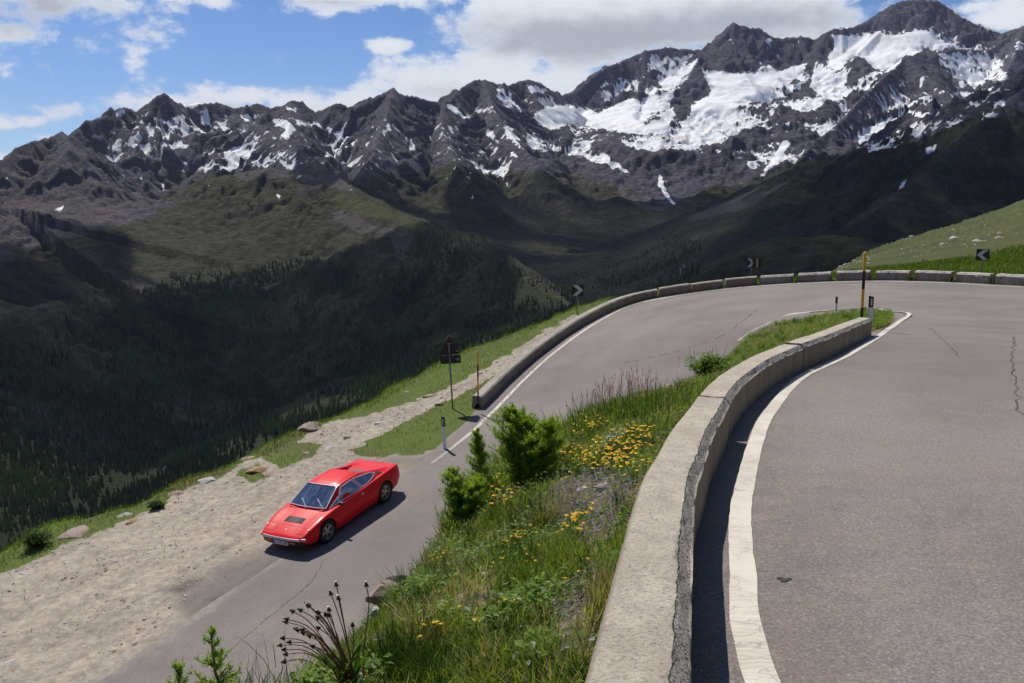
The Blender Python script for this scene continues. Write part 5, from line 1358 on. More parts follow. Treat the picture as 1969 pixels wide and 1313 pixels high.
post_white = quick('post_white_plastic', (.80, .82, .84), .45); post_black = quick('post_black_plastic', (.016, .016, .020), .5)
pole_or = quick('pole_orange', (.82, .43, .03), .45); pole_bk = quick('pole_black', (.020, .016, .016), .5)
def post(parent, x, y, z0, z1, r=.03, m=galv):
    bm = bmesh.new(); add_tube(bm, [(x, y, z0), (x, y, z1)], r, 12); return bm_obj('post', bm, m, parent, True, 40)
def chevron_sign(base, size, flip, yaw, zc, label, second=False, lean=0):
    e = empty('chevron_sign', base, label, 'road sign', 'chevron signs round the hairpin', (0, lean, yaw))
    post(e, 0, .03, -.4, zc + size / 2 - .04, .028)
    bm = bmesh.new(); add_box(bm, (0, -.012, zc), (size, .014, size), bev=.004); p = bm_obj('panel', bm, sign_black, e)
    h = size / 2; f = -1 if flip else 1
    k = .44
    k = .80; a_ = h * .88; m_ = h * .92
    bm = bmesh.new()
    V0 = [[bm.verts.new((x * f, yy, zc + z)) for x, z in ((-a_, a_), (-a_ + k * h, a_), (m_, 0), (-a_ + k * h, -a_), (-a_, -a_), (m_ - k * h, 0))] for yy in (-.0205, -.0245)]
    A, B_ = V0
    for q in (A, B_): bm.faces.new((q[0], q[1], q[2], q[5])); bm.faces.new((q[5], q[2], q[3], q[4]))
    for i in range(6): bm.faces.new((A[i], A[(i + 1) % 6], B_[(i + 1) % 6], B_[i]))
    bmesh.ops.recalc_face_normals(bm, faces=bm.faces)
    bm_obj('chevron_mark', bm, sign_white, p)
    for s in (1, -1):
        bm = bmesh.new(); add_box(bm, (0, .01, zc + s * h * .5), (size * .7, .03, .03)); bm_obj('bracket', bm, galv, e)
    if second:
        M_ = Matrix.Translation((h * 1.02, .16, 0)) @ Matrix.Rotation(R(72), 4, 'Z')
        bm = bmesh.new(); add_box(bm, (0, 0, zc), (size, .014, size), M_); add_box(bm, (0, -.010, zc), (size * .2, .004, size * .9), M_, 1); bm_obj('side_panel', bm, [sign_black, quick('sign_cream', (.5, .45, .33), .5)], e)
    return e
b = U(1110, 600, 46.4); b.z = ground(b.x, b.y)
zt = U(1109, 557, 46.4).z - b.z
chevron_sign(b, .64, False, R(8), zt, 'black square sign with pale right-pointing arrow where the grassy path meets the outer wall')
b = U(1443, 530, 50.0); b.z = b.z - .4
chevron_sign(b, .56, False, R(-52), U(1440, 505, 50).z - b.z, 'angled black and white arrow sign pointing right behind the middle of the outer wall', True)
b = U(1887, 520, 43.5)
chevron_sign(b, .57, True, R(-32), U(1881, 489.5, 43.5).z - b.z, 'black arrow sign pointing left above the bright grass at the right edge')

b = U(870.5, 788, 33.0); b.z = ground(b.x, b.y)
e = empty('warning_sign', b, 'dark back of a triangular warning sign with a plate below on a tall grey post', 'road sign', None, (0, R(-2.6), R(6)))
H = (U(863, 641, 33).z - b.z)
post(e, 0, .03, -.4, H - .26, .032)
tw = .76; th = .70; zb = H - th
bm = bmesh.new()
tri = [(-tw / 2, zb + .04), (-tw / 2 + .04, zb), (tw / 2 - .04, zb), (tw / 2, zb + .04), (.035, H - .02), (-.035, H - .02)]
add_slab(bm, [(x + .03, .075, z) for x, z in tri], (0, 1, 0), .012); bmesh.ops.recalc_face_normals(bm, faces=bm.faces); tp = bm_obj('triangle_panel', bm, back_m, e)
bm = bmesh.new(); P = [Vector((x + .03, .07, z)) for x, z in tri]; P.append(P[0]); add_tube(bm, P, .011, 6); bm_obj('rim', bm, sign_black, tp, True)
bm = bmesh.new(); add_box(bm, (.03, .08, zb - .20), (.76, .014, .32), bev=.01); pp = bm_obj('lower_plate', bm, back_m, e)
for z in (zb + .02, zb - .06, zb - .33, H - .30):
    w = .70 if z < zb + .1 else .20
    bm = bmesh.new(); add_box(bm, (.03, .060, z), (w, .022, .026)); add_box(bm, (0, .02, z), (.09, .05, .035)); bm_obj('bracket', bm, galv if z > zb + .1 else sign_black, e)
for (x, z, w, h_, c, n_) in ((.30, zb + .10, .12, .035, (.35, .34, .15), 'sticker'), (.30, zb - .22, .10, .07, (.25, .33, .45), 'sticker'), (.33, zb - .19, .04, .03, (.6, .55, .5), 'sticker')):
    bm = bmesh.new(); add_box(bm, (x, .0715 if z > zb else .0705, z), (w, .003, h_)); bm_obj(n_, bm, quick('sticker_%d' % int(w * 100), c, .5), tp if z > zb else pp)

def snow_pole(base, L, r, segs, label, lean, rad=None):
    e = empty('snow_pole', base, label, 'pole', 'striped snow poles', lean)
    z = 0
    for i, (frac, c) in enumerate(segs):
        bm = bmesh.new(); add_tube(bm, [(0, 0, z), (0, 0, z + L * frac)], r, 12); bm_obj('orange_band' if c else 'black_band', bm, pole_or if c else pole_bk, e, True, 40); z += L * frac
    bm = bmesh.new(); bmesh.ops.create_cone(bm, cap_ends=True, segments=12, radius1=r * .98, radius2=r * .5, depth=.02, matrix=Matrix.Translation((0, 0, z + .01))); bm_obj('cap', bm, pole_or, e)
    return e
b = U(919.3, 778, 32.2); L = (U(919, 672, 32.2).z - b.z)
snow_pole(b, L, .028, [(.26, 0), (.245, 1), (.25, 0), (.245, 1)], 'striped orange and black pole at the lower end of the outer wall', (0, 0, 0))
b = U(1656.5, 615, 21.9); L = (U(1662, 484, 21.9).z - b.z)
snow_pole(b, L, .036, [(.19, 0), (.27, 1), (.27, 0), (.27, 1)], 'tall striped orange and black pole at the far end of the near wall', (0, R(-.8), 0))

def delineator(base, h, yaw, label, lean=(0, 0), w=.12, front=True):
    e = empty('marker_post', base, label, 'marker post', 'white roadside marker posts', (lean[0], lean[1], yaw))
    hw = w / 2; cap0 = h * .70
    prof = [(-hw, .0), (-hw * .7, .045), (0, .062), (hw * .7, .045), (hw, 0), (hw * .6, -.02), (-hw * .6, -.02)]
    def tub(z0, z1, grow, m, n_, slant=0):
        bm = bmesh.new(); a = [bm.verts.new((x * grow, y * grow, z0)) for x, y in prof]; c = [bm.verts.new((x * grow, y * grow, z1 + slant * x)) for x, y in prof]
        k = len(prof)
        for i in range(k): bm.faces.new((a[i], a[(i + 1) % k], c[(i + 1) % k], c[i]))
        bm.faces.new(c); bm.faces.new(a[::-1]); bmesh.ops.recalc_face_normals(bm, faces=bm.faces)
        return bm_obj(n_, bm, m, e)
    tub(-.3, cap0, 1, post_white, 'body'); cp = tub(cap0, h, 1.06, post_black, 'black_band', -.22)
    bm = bmesh.new(); add_box(bm, (0, -.0235, cap0 + (h - cap0) * .48), (w * .34, .004, (h - cap0) * .62)); bm_obj('reflector', bm, quick('reflector_grey', (.55, .60, .62), .3) if 'reflector_grey' not in bpy.data.materials else bpy.data.materials['reflector_grey'], cp)
    return e
b = U(855.5, 858, 29.0); b.z = ground(b.x, b.y)
delineator(b, U(849, 799, 29.0).z - b.z, R(-14), 'white marker post with a black band in the grass by the lower road edge', (0, R(-3)))
b = U(1607.5, 611, 34.6); delineator(b, U(1608, 570, 34.6).z - b.z, R(60), 'small distant marker post poking up behind the grassy island', w=.115)
b = U(1672, 640, 22.3); delineator(b, U(1668, 568, 22.3).z - b.z, R(-4), 'white marker post with a black reflector band beside the tall striped pole', (0, R(-1)), w=.12)

# ------------------------------------------------------------ boulders
def rock_mat(name, a, b):
    m, t = new_mat(name); P_ = t.obj()
    n1 = t.noise(P_, 3, 6, .7); n2 = t.noise(P_, 18, 5, .7)
    c = t.mix(t.ramp(n1, .3, .7), a, b); c = t.mix(t.ramp(n2, .5, .75, 0, .6), c, tuple(x * .35 for x in a))
    c = t.mix(t.ramp(t.noise(P_, 6, 4, .6), .6, .72, 0, .5), c, (.30, .28, .20))
    t.out(c, .9, t.bump(t.math('ADD', n1, t.math('MULTIPLY', n2, .5)), .9, .03), spec=.2); return m
rk_w = rock_mat('pale_rock', (.46, .44, .42), (.34, .32, .30)); rk_p = rock_mat('pinkish_rock', (.36, .27, .23), (.26, .20, .18)); rk_o = rock_mat('rusty_rock', (.38, .22, .11), (.30, .20, .13)); rk_d = rock_mat('dark_rock', (.16, .135, .125), (.10, .085, .08))
def rock(loc, size, mat, label, seed=0, rot=0, name='boulder', sharp=True, group=None, tilt=(0, 0)):
    bm = bmesh.new(); bmesh.ops.create_icosphere(bm, subdivisions=3, radius=.5)
    r = random.Random(seed); planes = [(Vector((r.uniform(-1, 1), r.uniform(-1, 1), r.uniform(-.5, 1))).normalized(), r.uniform(.24, .42)) for _ in range(12)]
    co = np.array([v.co[:] for v in bm.verts]); nz = fbm(co[:, 0] * 2.4 + seed, co[:, 1] * 2.4 + co[:, 2] * 1.9, 4)
    for v, q in zip(bm.verts, nz):
        p = v.co * (1 + .26 * q)
        for n_, d_ in planes:
            k = p.dot(n_)
            if k > d_: p = p - n_ * (k - d_) * .97
        v.co = (p.x * size[0], p.y * size[1], p.z * size[2])
    o = bm_obj(name, bm, mat, smooth=True, angle=14); o.location = loc; o.rotation_euler = (tilt[0], tilt[1], rot)
    props(o, label, 'rock', group); return o
ROCKS = [(397, 918, 50, 17, rk_w, 'pale grey boulder at the lip of the lay-by, up the slope from the bush', .35), (340, 943, 34, 14, rk_p, 'pinkish rock on the grassy lip left of the pale boulder', .3), (330, 936, 20, 9, rk_d, 'dark broken rock on the lip above the pinkish one', .3),
         (152, 1020, 78, 15, rk_p, 'long flat slab beside the grass at the left edge of the lay-by', .2), (240, 986, 28, 15, rk_w, 'small white rock beside the rusty one on the lay-by edge', .4), (256, 997, 30, 14, rk_o, 'rusty orange rock below the small white rock', .35),
         (597, 814, 52, 17, rk_p, 'long pink-grey slab overhanging the valley edge', .3), (612, 806, 32, 11, rk_p, 'upper part slab lying on the long pink-grey slab', .3), (500, 897, 44, 18, rk_o, 'rusty split rock on the lay-by edge behind the car nose', .35), (482, 879, 34, 11, rk_p, 'tilted slab at the lip above the rusty rock', .3), (518, 905, 30, 12, rk_p, 'flat pink stone beside the rusty split rock', .3), (463, 884, 14, 8, rk_d, 'dark small rock at the very lip', .3),
         (875, 747, 9, 7, rk_w, 'small white stone beside the footpath near the sign post', .8), (846, 775, 24, 11, rk_p, 'pale brown rock in the grass left of the sign post', .45), (827, 758, 28, 8, rk_p, 'flat brown stone on the far side of the path', .3), (634, 858, 24, 11, rk_w, 'pale rock on the gravel behind the car roof', .4), (730, 811, 18, 8, rk_w, 'light stone halfway along the footpath', .4), (782, 752, 12, 7, rk_w, 'small stone high on the grass by the path', .5),
         (400, 1073, 12, 8, rk_w, 'white stone on the gravel in front of the car', .5), (292, 1051, 17, 6, rk_w, 'flat white stone in the middle of the lay-by', .25), (287, 1061, 12, 5, rk_w, 'second small flat stone just below another white one', .25), (161, 1054, 13, 7, rk_w, 'pale stone near the left slab', .3), (52, 1098, 20, 5, rk_w, 'flat stone half buried at the left edge', .2), (132, 1078, 14, 6, rk_w, 'grey stone half buried left of the lay-by', .2), (142, 1115, 14, 7, rk_w, 'pale stone in the middle left gravel', .2),
         (225, 1013, 10, 4, rk_w, 'small white chip beside the rusty rock', .3), (408, 927, 14, 5, rk_w, 'small pale stone under the big pale boulder', .3), (20, 1270, 30, 10, rk_w, 'worn grey slab set in gravel at the lower left', .12), (163, 1240, 10, 7, rk_w, 'pale stone near the lower left gravel', .2), (700, 800, 14, 6, rk_p, 'flat brown stone at the track edge', .3), (668, 838, 18, 6, rk_p, 'flat stone behind the tail of the car', .3), (590, 868, 18, 6, rk_p, 'brownish stone above the car roof', .3), (948, 722, 10, 5, rk_w, 'whitish stone on the path near the wall', .4), (925, 716, 12, 6, rk_d, 'dark stone on the path near the wall', .4)]
for i, (px_, py_, w_, h_, m_, lb, asp) in enumerate(ROCKS):
    p = atpx(px_, py_ + h_ * .3, BV_verge)
    if p is None: continue
    dd = p.y * CP - p.z * SP; s_ = w_ * dd / F * 1.25
    rock(p + Vector((0, 0, -.02 * s_)), (s_, s_ * .75, s_ * max(asp * .8, .16)), m_, lb, seed=i * 5 + 1, rot=R(20 + 13 * (i % 4)))
BR = [(748, 1142, 70, 52, rk_p, 'rounded rust and grey rock under wire netting at the edge of the bank', 6.8, .8), (762, 1120, 40, 26, rk_d, 'grey rock behind the rusty netted rock', 7.2, .8), (722, 1176, 20, 22, rk_w, 'small white rock at the crest below the netted rock', 6.2, .9),
      (1105, 1078, 52, 22, rk_o, 'orange-brown rock lying in the grass near the wall', None, .45), (1128, 1013, 50, 14, rk_o, 'flat orange-brown stone below the netting', None, .3), (1092, 925, 30, 46, rk_o, 'upright rusty slab at the left rim of the netting', None, .9), (1113, 968, 20, 14, rk_w, 'bright white stone caught in the netting', None, .6), (1125, 940, 34, 16, rk_w, 'grey stones under the netting top', None, .4), (1160, 935, 44, 12, rk_p, 'flat brown stone under the netting', None, .3), (945, 1150, 36, 18, rk_d, 'dark shaded stone in a hollow of the bank', None, .4),
      (1110, 1262, 50, 26, rk_p, 'reddish stones at the bottom beside the wall', None, .4), (1130, 1150, 26, 12, rk_w, 'pale stone beside the bare branch', None, .4), (888, 1308, 50, 16, rk_p, 'pinkish stone at the bottom edge of the picture', None, .35)]
for i, (px_, py_, w_, h_, m_, lb, dep, asp) in enumerate(BR):
    p = atpx(px_, py_, BV_bank)
    if p is None: p = U(px_, py_, dep or 5)
    dd = p.y * CP - p.z * SP; s_ = w_ * dd / F * 1.2
    rock(p, (s_, s_ * .8, s_ * asp), m_, lb, seed=300 + i * 7, rot=R(30 * i), tilt=(R(10), R(-12)))

# loose stones: nobody counts them
def stones(name, P, S, mats_idx, mats, label):
    base = []; r = np.random.default_rng(4)
    ico = [(0, 0, .5), (.45, 0, .12), (.14, .43, .12), (-.36, .26, .12), (-.36, -.26, .12), (.14, -.43, .12), (.3, .25, -.25), (-.1, .4, -.25), (-.4, 0, -.25), (-.1, -.4, -.25), (.3, -.25, -.25)]
    T = [(0, 1, 2), (0, 2, 3), (0, 3, 4), (0, 4, 5), (0, 5, 1), (1, 6, 2), (2, 7, 3), (3, 8, 4), (4, 9, 5), (5, 10, 1), (1, 10, 6), (2, 6, 7), (3, 7, 8), (4, 8, 9), (5, 9, 10)]
    V = np.array(ico); n = len(P); k = len(V)
    J = V[None] * (1 + r.uniform(-.3, .3, (n, k, 1))) * S[:, None, :]
    a = r.random(n) * 6.28; c, s_ = np.cos(a)[:, None], np.sin(a)[:, None]
    X = J[..., 0] * c - J[..., 1] * s_; Y = J[..., 0] * s_ + J[..., 1] * c
    O = np.stack([X, Y, J[..., 2]], -1) + P[:, None, :]
    Fc = (np.array(T)[None] + (np.arange(n) * k)[:, None, None]).reshape(-1, 3)
    o = mesh_np(name, O.reshape(-1, 3), [Fc], mats, smooth=False, midx=np.repeat(mats_idx, len(T)))
    props(o, label, 'stones', kind='stuff'); return o
def grid_pick(G, n, weight):
    """random points on a grid surface with per-cell acceptance"""
    a = RNG.random(n) * (G.shape[0] - 1.001); b = RNG.random(n) * (G.shape[1] - 1.001)
    i = a.astype(int); j = b.astype(int); fa = (a - i)[:, None]; fb = (b - j)[:, None]
    P = (G[i, j] * (1 - fa) + G[i + 1, j] * fa) * (1 - fb) + (G[i, j + 1] * (1 - fa) + G[i + 1, j + 1] * fa) * fb
    e1 = np.linalg.norm(G[i + 1, j] - G[i, j], axis=1); e2 = np.linalg.norm(G[i, j + 1] - G[i, j], axis=1)
    area = e1 * e2
    return P, i, j, area * weight(P, i, j)
def pick(G, n, weight, total):
    P, i, j, w = grid_pick(G, n, weight)
    if w.sum() <= 0: return P[:0], i[:0], j[:0]
    pr = np.clip(w / w.sum() * total, 0, 1)
    k = RNG.random(n) < pr
    return P[k], i[k], j[k]
vis = (vpx > -120) & (vpx < 2090) & (vpy < 1400) & (far_ < 75)
Pst, i_, j_ = pick(VG, 400000, lambda P, i, j: (gravel[i, j] > .55) * vis[i, j] * (.35 + 1.5 * sstep(fbm(P[:, 0] / 1.5, P[:, 1] / 1.5, 3), -.1, .6)) * (VP[i, j] > .03), 6500)
sz = .022 * RNG.random(len(Pst)) ** -.40; sz = np.clip(sz, .02, .15)
stones('loose_stones', Pst, np.stack([sz, sz * RNG.uniform(.6, 1, len(sz)), sz * RNG.uniform(.3, .6, len(sz))], 1), RNG.choice([0, 1, 2, 3], len(sz), p=[.42, .3, .10, .18]), [rk_w, rk_p, rk_o, rk_d], 'loose stones scattered over the gravel lay-by')
mrk = (vpx > 1560) & (vpx < 2050) & (VP > 1.15) & (VP < 2.0)
Pm, i_, j_ = pick(VG, 200000, lambda P, i, j: mrk[i, j] * sstep(fbm(P[:, 0] / 30, P[:, 1] / 30, 4, .6), .05, .5), 380)
sz = np.clip(.22 * RNG.random(len(Pm)) ** -.5, .2, 1.6)
stones('meadow_rocks', Pm, np.stack([sz, sz * .8, sz * .5], 1), RNG.choice([0, 1], len(sz), p=[.5, .5]), [rk_w, rk_p], 'scattered rocks on the green hillside beyond the wall')
Pb, i_, j_ = pick(BG, 300000, lambda P, i, j: stony[i, j] + .02, 2300)
sz = np.clip(.025 * RNG.random(len(Pb)) ** -.55, .02, .16)
stones('bank_rubble', Pb, np.stack([sz, sz * .8, sz * .55], 1), RNG.choice([0, 1, 2, 3], len(sz), p=[.2, .32, .2, .28]), [rk_w, rk_p, rk_o, rk_d], 'small rubble showing between the plants on the bank')

# wire netting draped over the bank
wire_m = quick('netting_wire', (.34, .33, .32), .45, .6)
def netting(poly, cell, label, lift=.035, r=.0028, rocks=None):
    pts = [atpx(x, y, BV_bank) for x, y in poly]; pts = [p for p in pts if p is not None]
    xs = [p.x for p in pts]; ys = [p.y for p in pts]
    e = []
    s = cell / 2
    cols = int((max(xs) - min(xs)) / (1.5 * s)) + 2; rws = int((max(ys) - min(ys)) / (math.sqrt(3) * s)) + 2
    V = {}; Ed = set()
    for c in range(cols):
        for q in range(rws):
            cx = min(xs) + c * 1.5 * s; cy = min(ys) + (q + .5 * (c % 2)) * math.sqrt(3) * s
            hexv = []
            for k in range(6):
                a = R(60 * k); hexv.append((round(cx + s * math.cos(a), 4), round(cy + s * math.sin(a), 4)))
            for k in range(6):
                a, b_ = hexv[k], hexv[(k + 1) % 6]; Ed.add((a, b_) if a < b_ else (b_, a))
    def lifted(p):
        if p in V: return V[p]
        z = ground(p[0], p[1], (BV_bank,)); j = fbm(np.array([p[0] * 3.0]), np.array([p[1] * 3.0]), 3)[0]; j2 = fbm(np.array([p[0] * 2.0 + 9]), np.array([p[1] * 2.0]), 2)[0]
        V[p] = Vector((p[0] + .04 * j2, p[1] + .04 * j, z + lift + .045 * abs(j) + .02 * j2)); return V[p]
    bm = bmesh.new(); P2 = [(a, b_) for a, b_ in Ed]
    mid = np.array([((a[0] + b_[0]) / 2, (a[1] + b_[1]) / 2) for a, b_ in P2]); A3 = np.array([[m_[0], m_[1], ground(m_[0], m_[1], (BV_bank,))] for m_ in mid])
    qx_, qy_ = PJ(A3[:, 0], A3[:, 1], A3[:, 2]); ok = inpoly(qx_, qy_, poly)
    for (a, b_), o_ in zip(P2, ok):
        if o_: add_tube(bm, [lifted(a), lifted(b_)], r, 4, cap=False)
    o = bm_obj('wire_netting', bm, wire_m); props(o, label, 'wire netting', 'rusting wire nets on the bank'); return o
netting([(1050, 1000), (1062, 930), (1100, 895), (1180, 908), (1245, 905), (1232, 960), (1195, 1030), (1150, 1055), (1090, 1050)], .085, 'large wire net sagging over the stony patch below the yellow flowers')
netting([(1070, 1150), (1130, 1100), (1165, 1110), (1150, 1190), (1135, 1230), (1060, 1200)], .075, 'middle wire net in the grass beside the wall', lift=.06)
netting([(1050, 1250), (1120, 1225), (1120, 1330), (1050, 1330)], .07, 'lowest wire net at the bottom beside the wall', lift=.05)
netting([(725, 1165), (745, 1115), (800, 1075), (850, 1030), (856, 1050), (820, 1110), (800, 1160), (760, 1185)], .075, 'wire net bulging over the rock at the crest of the bank', lift=.07)
# ------------------------------------------------------------ vegetation
def veg_mat(name, rough=.7, spec=.2, trans=.38):
    m, t = new_mat(name)
    c = t.attr('col', 'Color')
    c = t.mix(t.ramp(t.noise(t.pos(), 60, 2), .3, .7, 0, .35), c, t.mix(1.0, c, (.55, .55, .5), 'MULTIPLY'))
    b = t.n.new('ShaderNodeBsdfPrincipled'); t.put(b, 'Base Color', c); t.put(b, 'Roughness', rough); t.put(b, 'Specular IOR Level', spec)
    tl = t.n.new('ShaderNodeBsdfTranslucent'); t.put(tl, 'Color', t.mix(1.0, c, (1.1, 1.25, .5), 'MULTIPLY'))
    mx = t.n.new('ShaderNodeMixShader'); mx.inputs[0].default_value = trans
    t.l.new(b.outputs[0], mx.inputs[1]); t.l.new(tl.outputs[0], mx.inputs[2])
    o = t.n.new('ShaderNodeOutputMaterial'); t.l.new(mx.outputs[0], o.inputs['Surface']); return m
leaf_m = veg_mat('leaf_blades'); twig_m = quick('twig_bark', (.11, .075, .05), .9)
needle_m = veg_mat('larch_needles', .7, .15, .45)
petal_m = veg_mat('flower_petals', .6, .2, .15)
def lerpc(a, b, f): return np.asarray(a)[None] * (1 - f[:, None]) + np.asarray(b)[None] * f[:, None]
def blades(P, L, Wd, col, lean=.45, dirn=None, curl=.5, rng=RNG):
    """curved three-part grass blades; returns V, F, C"""
    n = len(P); a = rng.random(n) * 6.283 if dirn is None else dirn
    ln = lean * rng.uniform(.3, 1.3, n)
    dx, dy = np.cos(a), np.sin(a); wx, wy = -dy, dx
    tw = rng.uniform(-.6, .6, n); wx, wy = wx * np.cos(tw) - wy * np.sin(tw), wx * np.sin(tw) + wy * np.cos(tw)
    def pt(f):
        h = L * (f - curl * .35 * ln * f * f); o = L * ln * (f * .5 + curl * f * f)
        return np.stack([P[:, 0] + dx * o, P[:, 1] + dy * o, P[:, 2] + h], 1)
    w = np.stack([wx, wy, np.zeros(n)], 1) * (Wd / 2)[:, None]
    p0, p1, p2, p3 = pt(-.05), pt(.4), pt(.75), pt(1.0)
    V = np.stack([p0 - w * .8, p0 + w * .8, p1 - w, p1 + w, p2 - w * .7, p2 + w * .7, p3], 1).reshape(-1, 3)
    b = (np.arange(n) * 7)[:, None]
    Q = np.concatenate([b + [0, 1, 3, 2], b + [2, 3, 5, 4]], 0); T = b + [4, 5, 6]
    C = np.repeat(col, 7, axis=0)
    return V, Q, T, C
def veg_obj(name, parts, mat, label=None, cat=None, kind=None, parent=None, group=None, loc=None):
    V = []; Q = []; T = []; C = []; off = 0
    for p in parts:
        v, q, t_, c = p
        V.append(v); Q.append(np.asarray(q).reshape(-1, 4) + off); T.append(np.asarray(t_).reshape(-1, 3) + off); C.append(c); off += len(v)
    V = np.concatenate(V); 
    if loc is not None: V = V - np.asarray(loc)[None]
    o = mesh_np(name, V, [np.concatenate(Q), np.concatenate(T)], [mat], colors=dict(col=np.concatenate(C)), smooth=False, parent=parent)
    if loc is not None and parent is None: o.location = loc
    if parent is not None: kind = 'stuff'
    props(o, label, cat, group, kind); return o
G_A, G_B, G_DRY, G_OL = (.13, .19, .022), (.30, .36, .055), (.52, .44, .22), (.085, .085, .025)
# --- bank grass
bvis = (bkx > -200) & (bkx < 1900) & (bky < 1500) & (bky > 560)
def bdens(P, i, j):
    n_ = fbm(P[:, 0] / .55, P[:, 1] / .55, 3, .6)
    dist = np.hypot(P[:, 0], P[:, 1])
    return bvis[i, j] * (1 - .93 * stony[i, j]) * (.20 + sstep(n_, -.45, .35)) / np.clip(dist / 5, .8, 6) ** 1.5
P, i, j = pick(BG, 1500000, bdens, 85000)
dist = np.hypot(P[:, 0], P[:, 1]); n_ = len(P)
L = RNG.uniform(.05, .15, n_) * (1 + .6 * sstep(fbm(P[:, 0] / .8 + 5, P[:, 1] / .8, 3), 0, .6)) * np.clip(1.05 - .0 * dist, .6, 1.2)
bjv = bj[0][j]; 
L = L * np.where(P[:, 1] > 20, .75, 1) * np.where(P[:, 1] > 9, 1.35, 1)
mixf = np.clip(.45 + .55 * fbm(P[:, 0] / .9, P[:, 1] / .9, 3) + RNG.normal(0, .2, n_), 0, 1)
col = lerpc(G_A, G_B, mixf)
dry = np.clip(sstep(fbm(P[:, 0] / 1.1 + 20, P[:, 1] / 1.1 + 7, 3), .0, .55) * .8 + RNG.normal(.05, .2, n_), 0, 1) * (RNG.random(n_) < .85)
col = lerpc((0, 0, 0), (1, 1, 1), np.zeros(n_)) + col * (1 - dry[:, None]) + np.array(G_DRY)[None] * dry[:, None] * RNG.uniform(.6, 1.2, n_)[:, None]
Pc, ic, jc = pick(BG, 60000, bdens, 420)
nt_ = len(Pc); kb = 46
pal = np.array([(.030, .065, .008), (.05, .10, .012), (.10, .17, .02), (.24, .33, .04), (.36, .33, .12), (.50, .42, .22), (.20, .11, .05), (.13, .20, .03)])
wch = RNG.choice(len(pal), nt_, p=[.14, .16, .18, .14, .12, .10, .05, .11])
TP = np.repeat(Pc, kb, 0) + np.concatenate([RNG.normal(0, .035, (nt_ * kb, 2)), np.zeros((nt_ * kb, 1))], 1) * np.repeat(RNG.uniform(.6, 1.6, nt_), kb)[:, None]
TL = np.repeat(RNG.uniform(.10, .28, nt_), kb) * RNG.uniform(.6, 1.15, nt_ * kb)
TC = pal[np.repeat(wch, kb)] * RNG.uniform(.7, 1.35, (nt_ * kb, 1))
TD = np.hypot(TP[:, 0], TP[:, 1])
tuftV = blades(TP, TL, RNG.uniform(.003, .007, len(TP)) * np.clip(TD / 7, 1, 2.6), TC, .75)
veg_obj('bank_grass', [tuftV, blades(P, L, RNG.uniform(.004, .009, n_) * np.clip(dist / 7, 1, 2.6), col, .7)], leaf_m, 'mixed green and straw grass covering the bank', 'grass', 'stuff')
# --- broad leaves and herbs on the bank
def leaves(P, S, col, up=.6):
    n = len(P); a = RNG.random(n) * 6.283; e = RNG.uniform(-.1, up, n)
    D = np.stack([np.cos(a) * np.cos(e), np.sin(a) * np.cos(e), np.sin(e)], 1); Wv = np.stack([-np.sin(a), np.cos(a), RNG.uniform(-.4, .4, n)], 1)
    s = S[:, None]; t0 = P; m1 = P + D * s * .5
    dr = np.array([0, 0, 1.0])[None]
    V = np.stack([t0, m1 - Wv * s * .26 + dr * s * .06, P + D * s - dr * s * .08, m1 + Wv * s * .26 + dr * s * .06], 1).reshape(-1, 3)
    return V, (np.arange(n) * 4)[:, None] + [0, 1, 2, 3], np.zeros((0, 3), int), np.repeat(col, 4, 0)
P, i, j = pick(BG, 900000, lambda P, i, j: bvis[i, j] * (1 - .8 * stony[i, j]) * sstep(fbm(P[:, 0] / .6 + 3, P[:, 1] / .6 + 30, 3), .0, .5) / np.clip(np.hypot(P[:, 0], P[:, 1]) / 4, .8, 4), 42000)
n_ = len(P); P[:, 2] += RNG.uniform(.02, .20, n_)
hcol = lerpc((.080, .155, .018), (.23, .34, .06), RNG.random(n_)) ; hcol[RNG.random(n_) < .06] = (.34, .38, .30)
veg_obj('bank_herbs', [leaves(P, RNG.uniform(.02, .065, n_), hcol)], leaf_m, 'low broad-leaved herbs growing through the bank grass', 'ground cover', 'stuff')
# --- verge, lip and meadow grass
lipm = (VP > .9) & (VP < 1.3) & (far_ < 62)
def vdens(P, i, j):
    g_ = gravel[i, j]; n_ = fbm(P[:, 0] / 1.1, P[:, 1] / 1.1, 3)
    return vis[i, j] * ((VP[i, j] > .03) | (VP[i, j] > .0) & (vpy[i, j] < 820)) * (VP[i, j] < 1.6) * np.where(g_ < .5, 1.0, .05 * (n_ > .25)) * (.5 + sstep(n_, -.5, .4)) * (1 + 1.2 * lipm[i, j])
P, i, j = pick(VG, 1600000, vdens, 110000); n_ = len(P)
near_wall_g = (far_[i, j] > 42) & (vpx[i, j] > 1280)
L = RNG.uniform(.05, .13, n_) * (1 + .6 * lipm[i, j]) * np.where(near_wall_g, 1.7, 1)
mixf = np.clip(.5 + .6 * fbm(P[:, 0] / 1.6, P[:, 1] / 1.6, 3) + RNG.normal(0, .22, n_), 0, 1)
col = lerpc((.100, .165, .014), (.190, .265, .034), mixf)
dd_ = np.clip(sstep(gsd[i, j], -26, 4) * .7 * (VP[i, j] < 1) + .45 * sstep(fbm(P[:, 0] / 2.2 + 9, P[:, 1] / 2.2, 3), .1, .6) + RNG.normal(0, .15, n_), 0, 1)
col = col * (1 - dd_[:, None]) + np.array((.20, .175, .07))[None] * dd_[:, None]
veg_obj('verge_grass', [blades(P, L, RNG.uniform(.010, .020, n_), col, .6)], leaf_m, 'short green grass on the outer verge', 'grass', 'stuff')
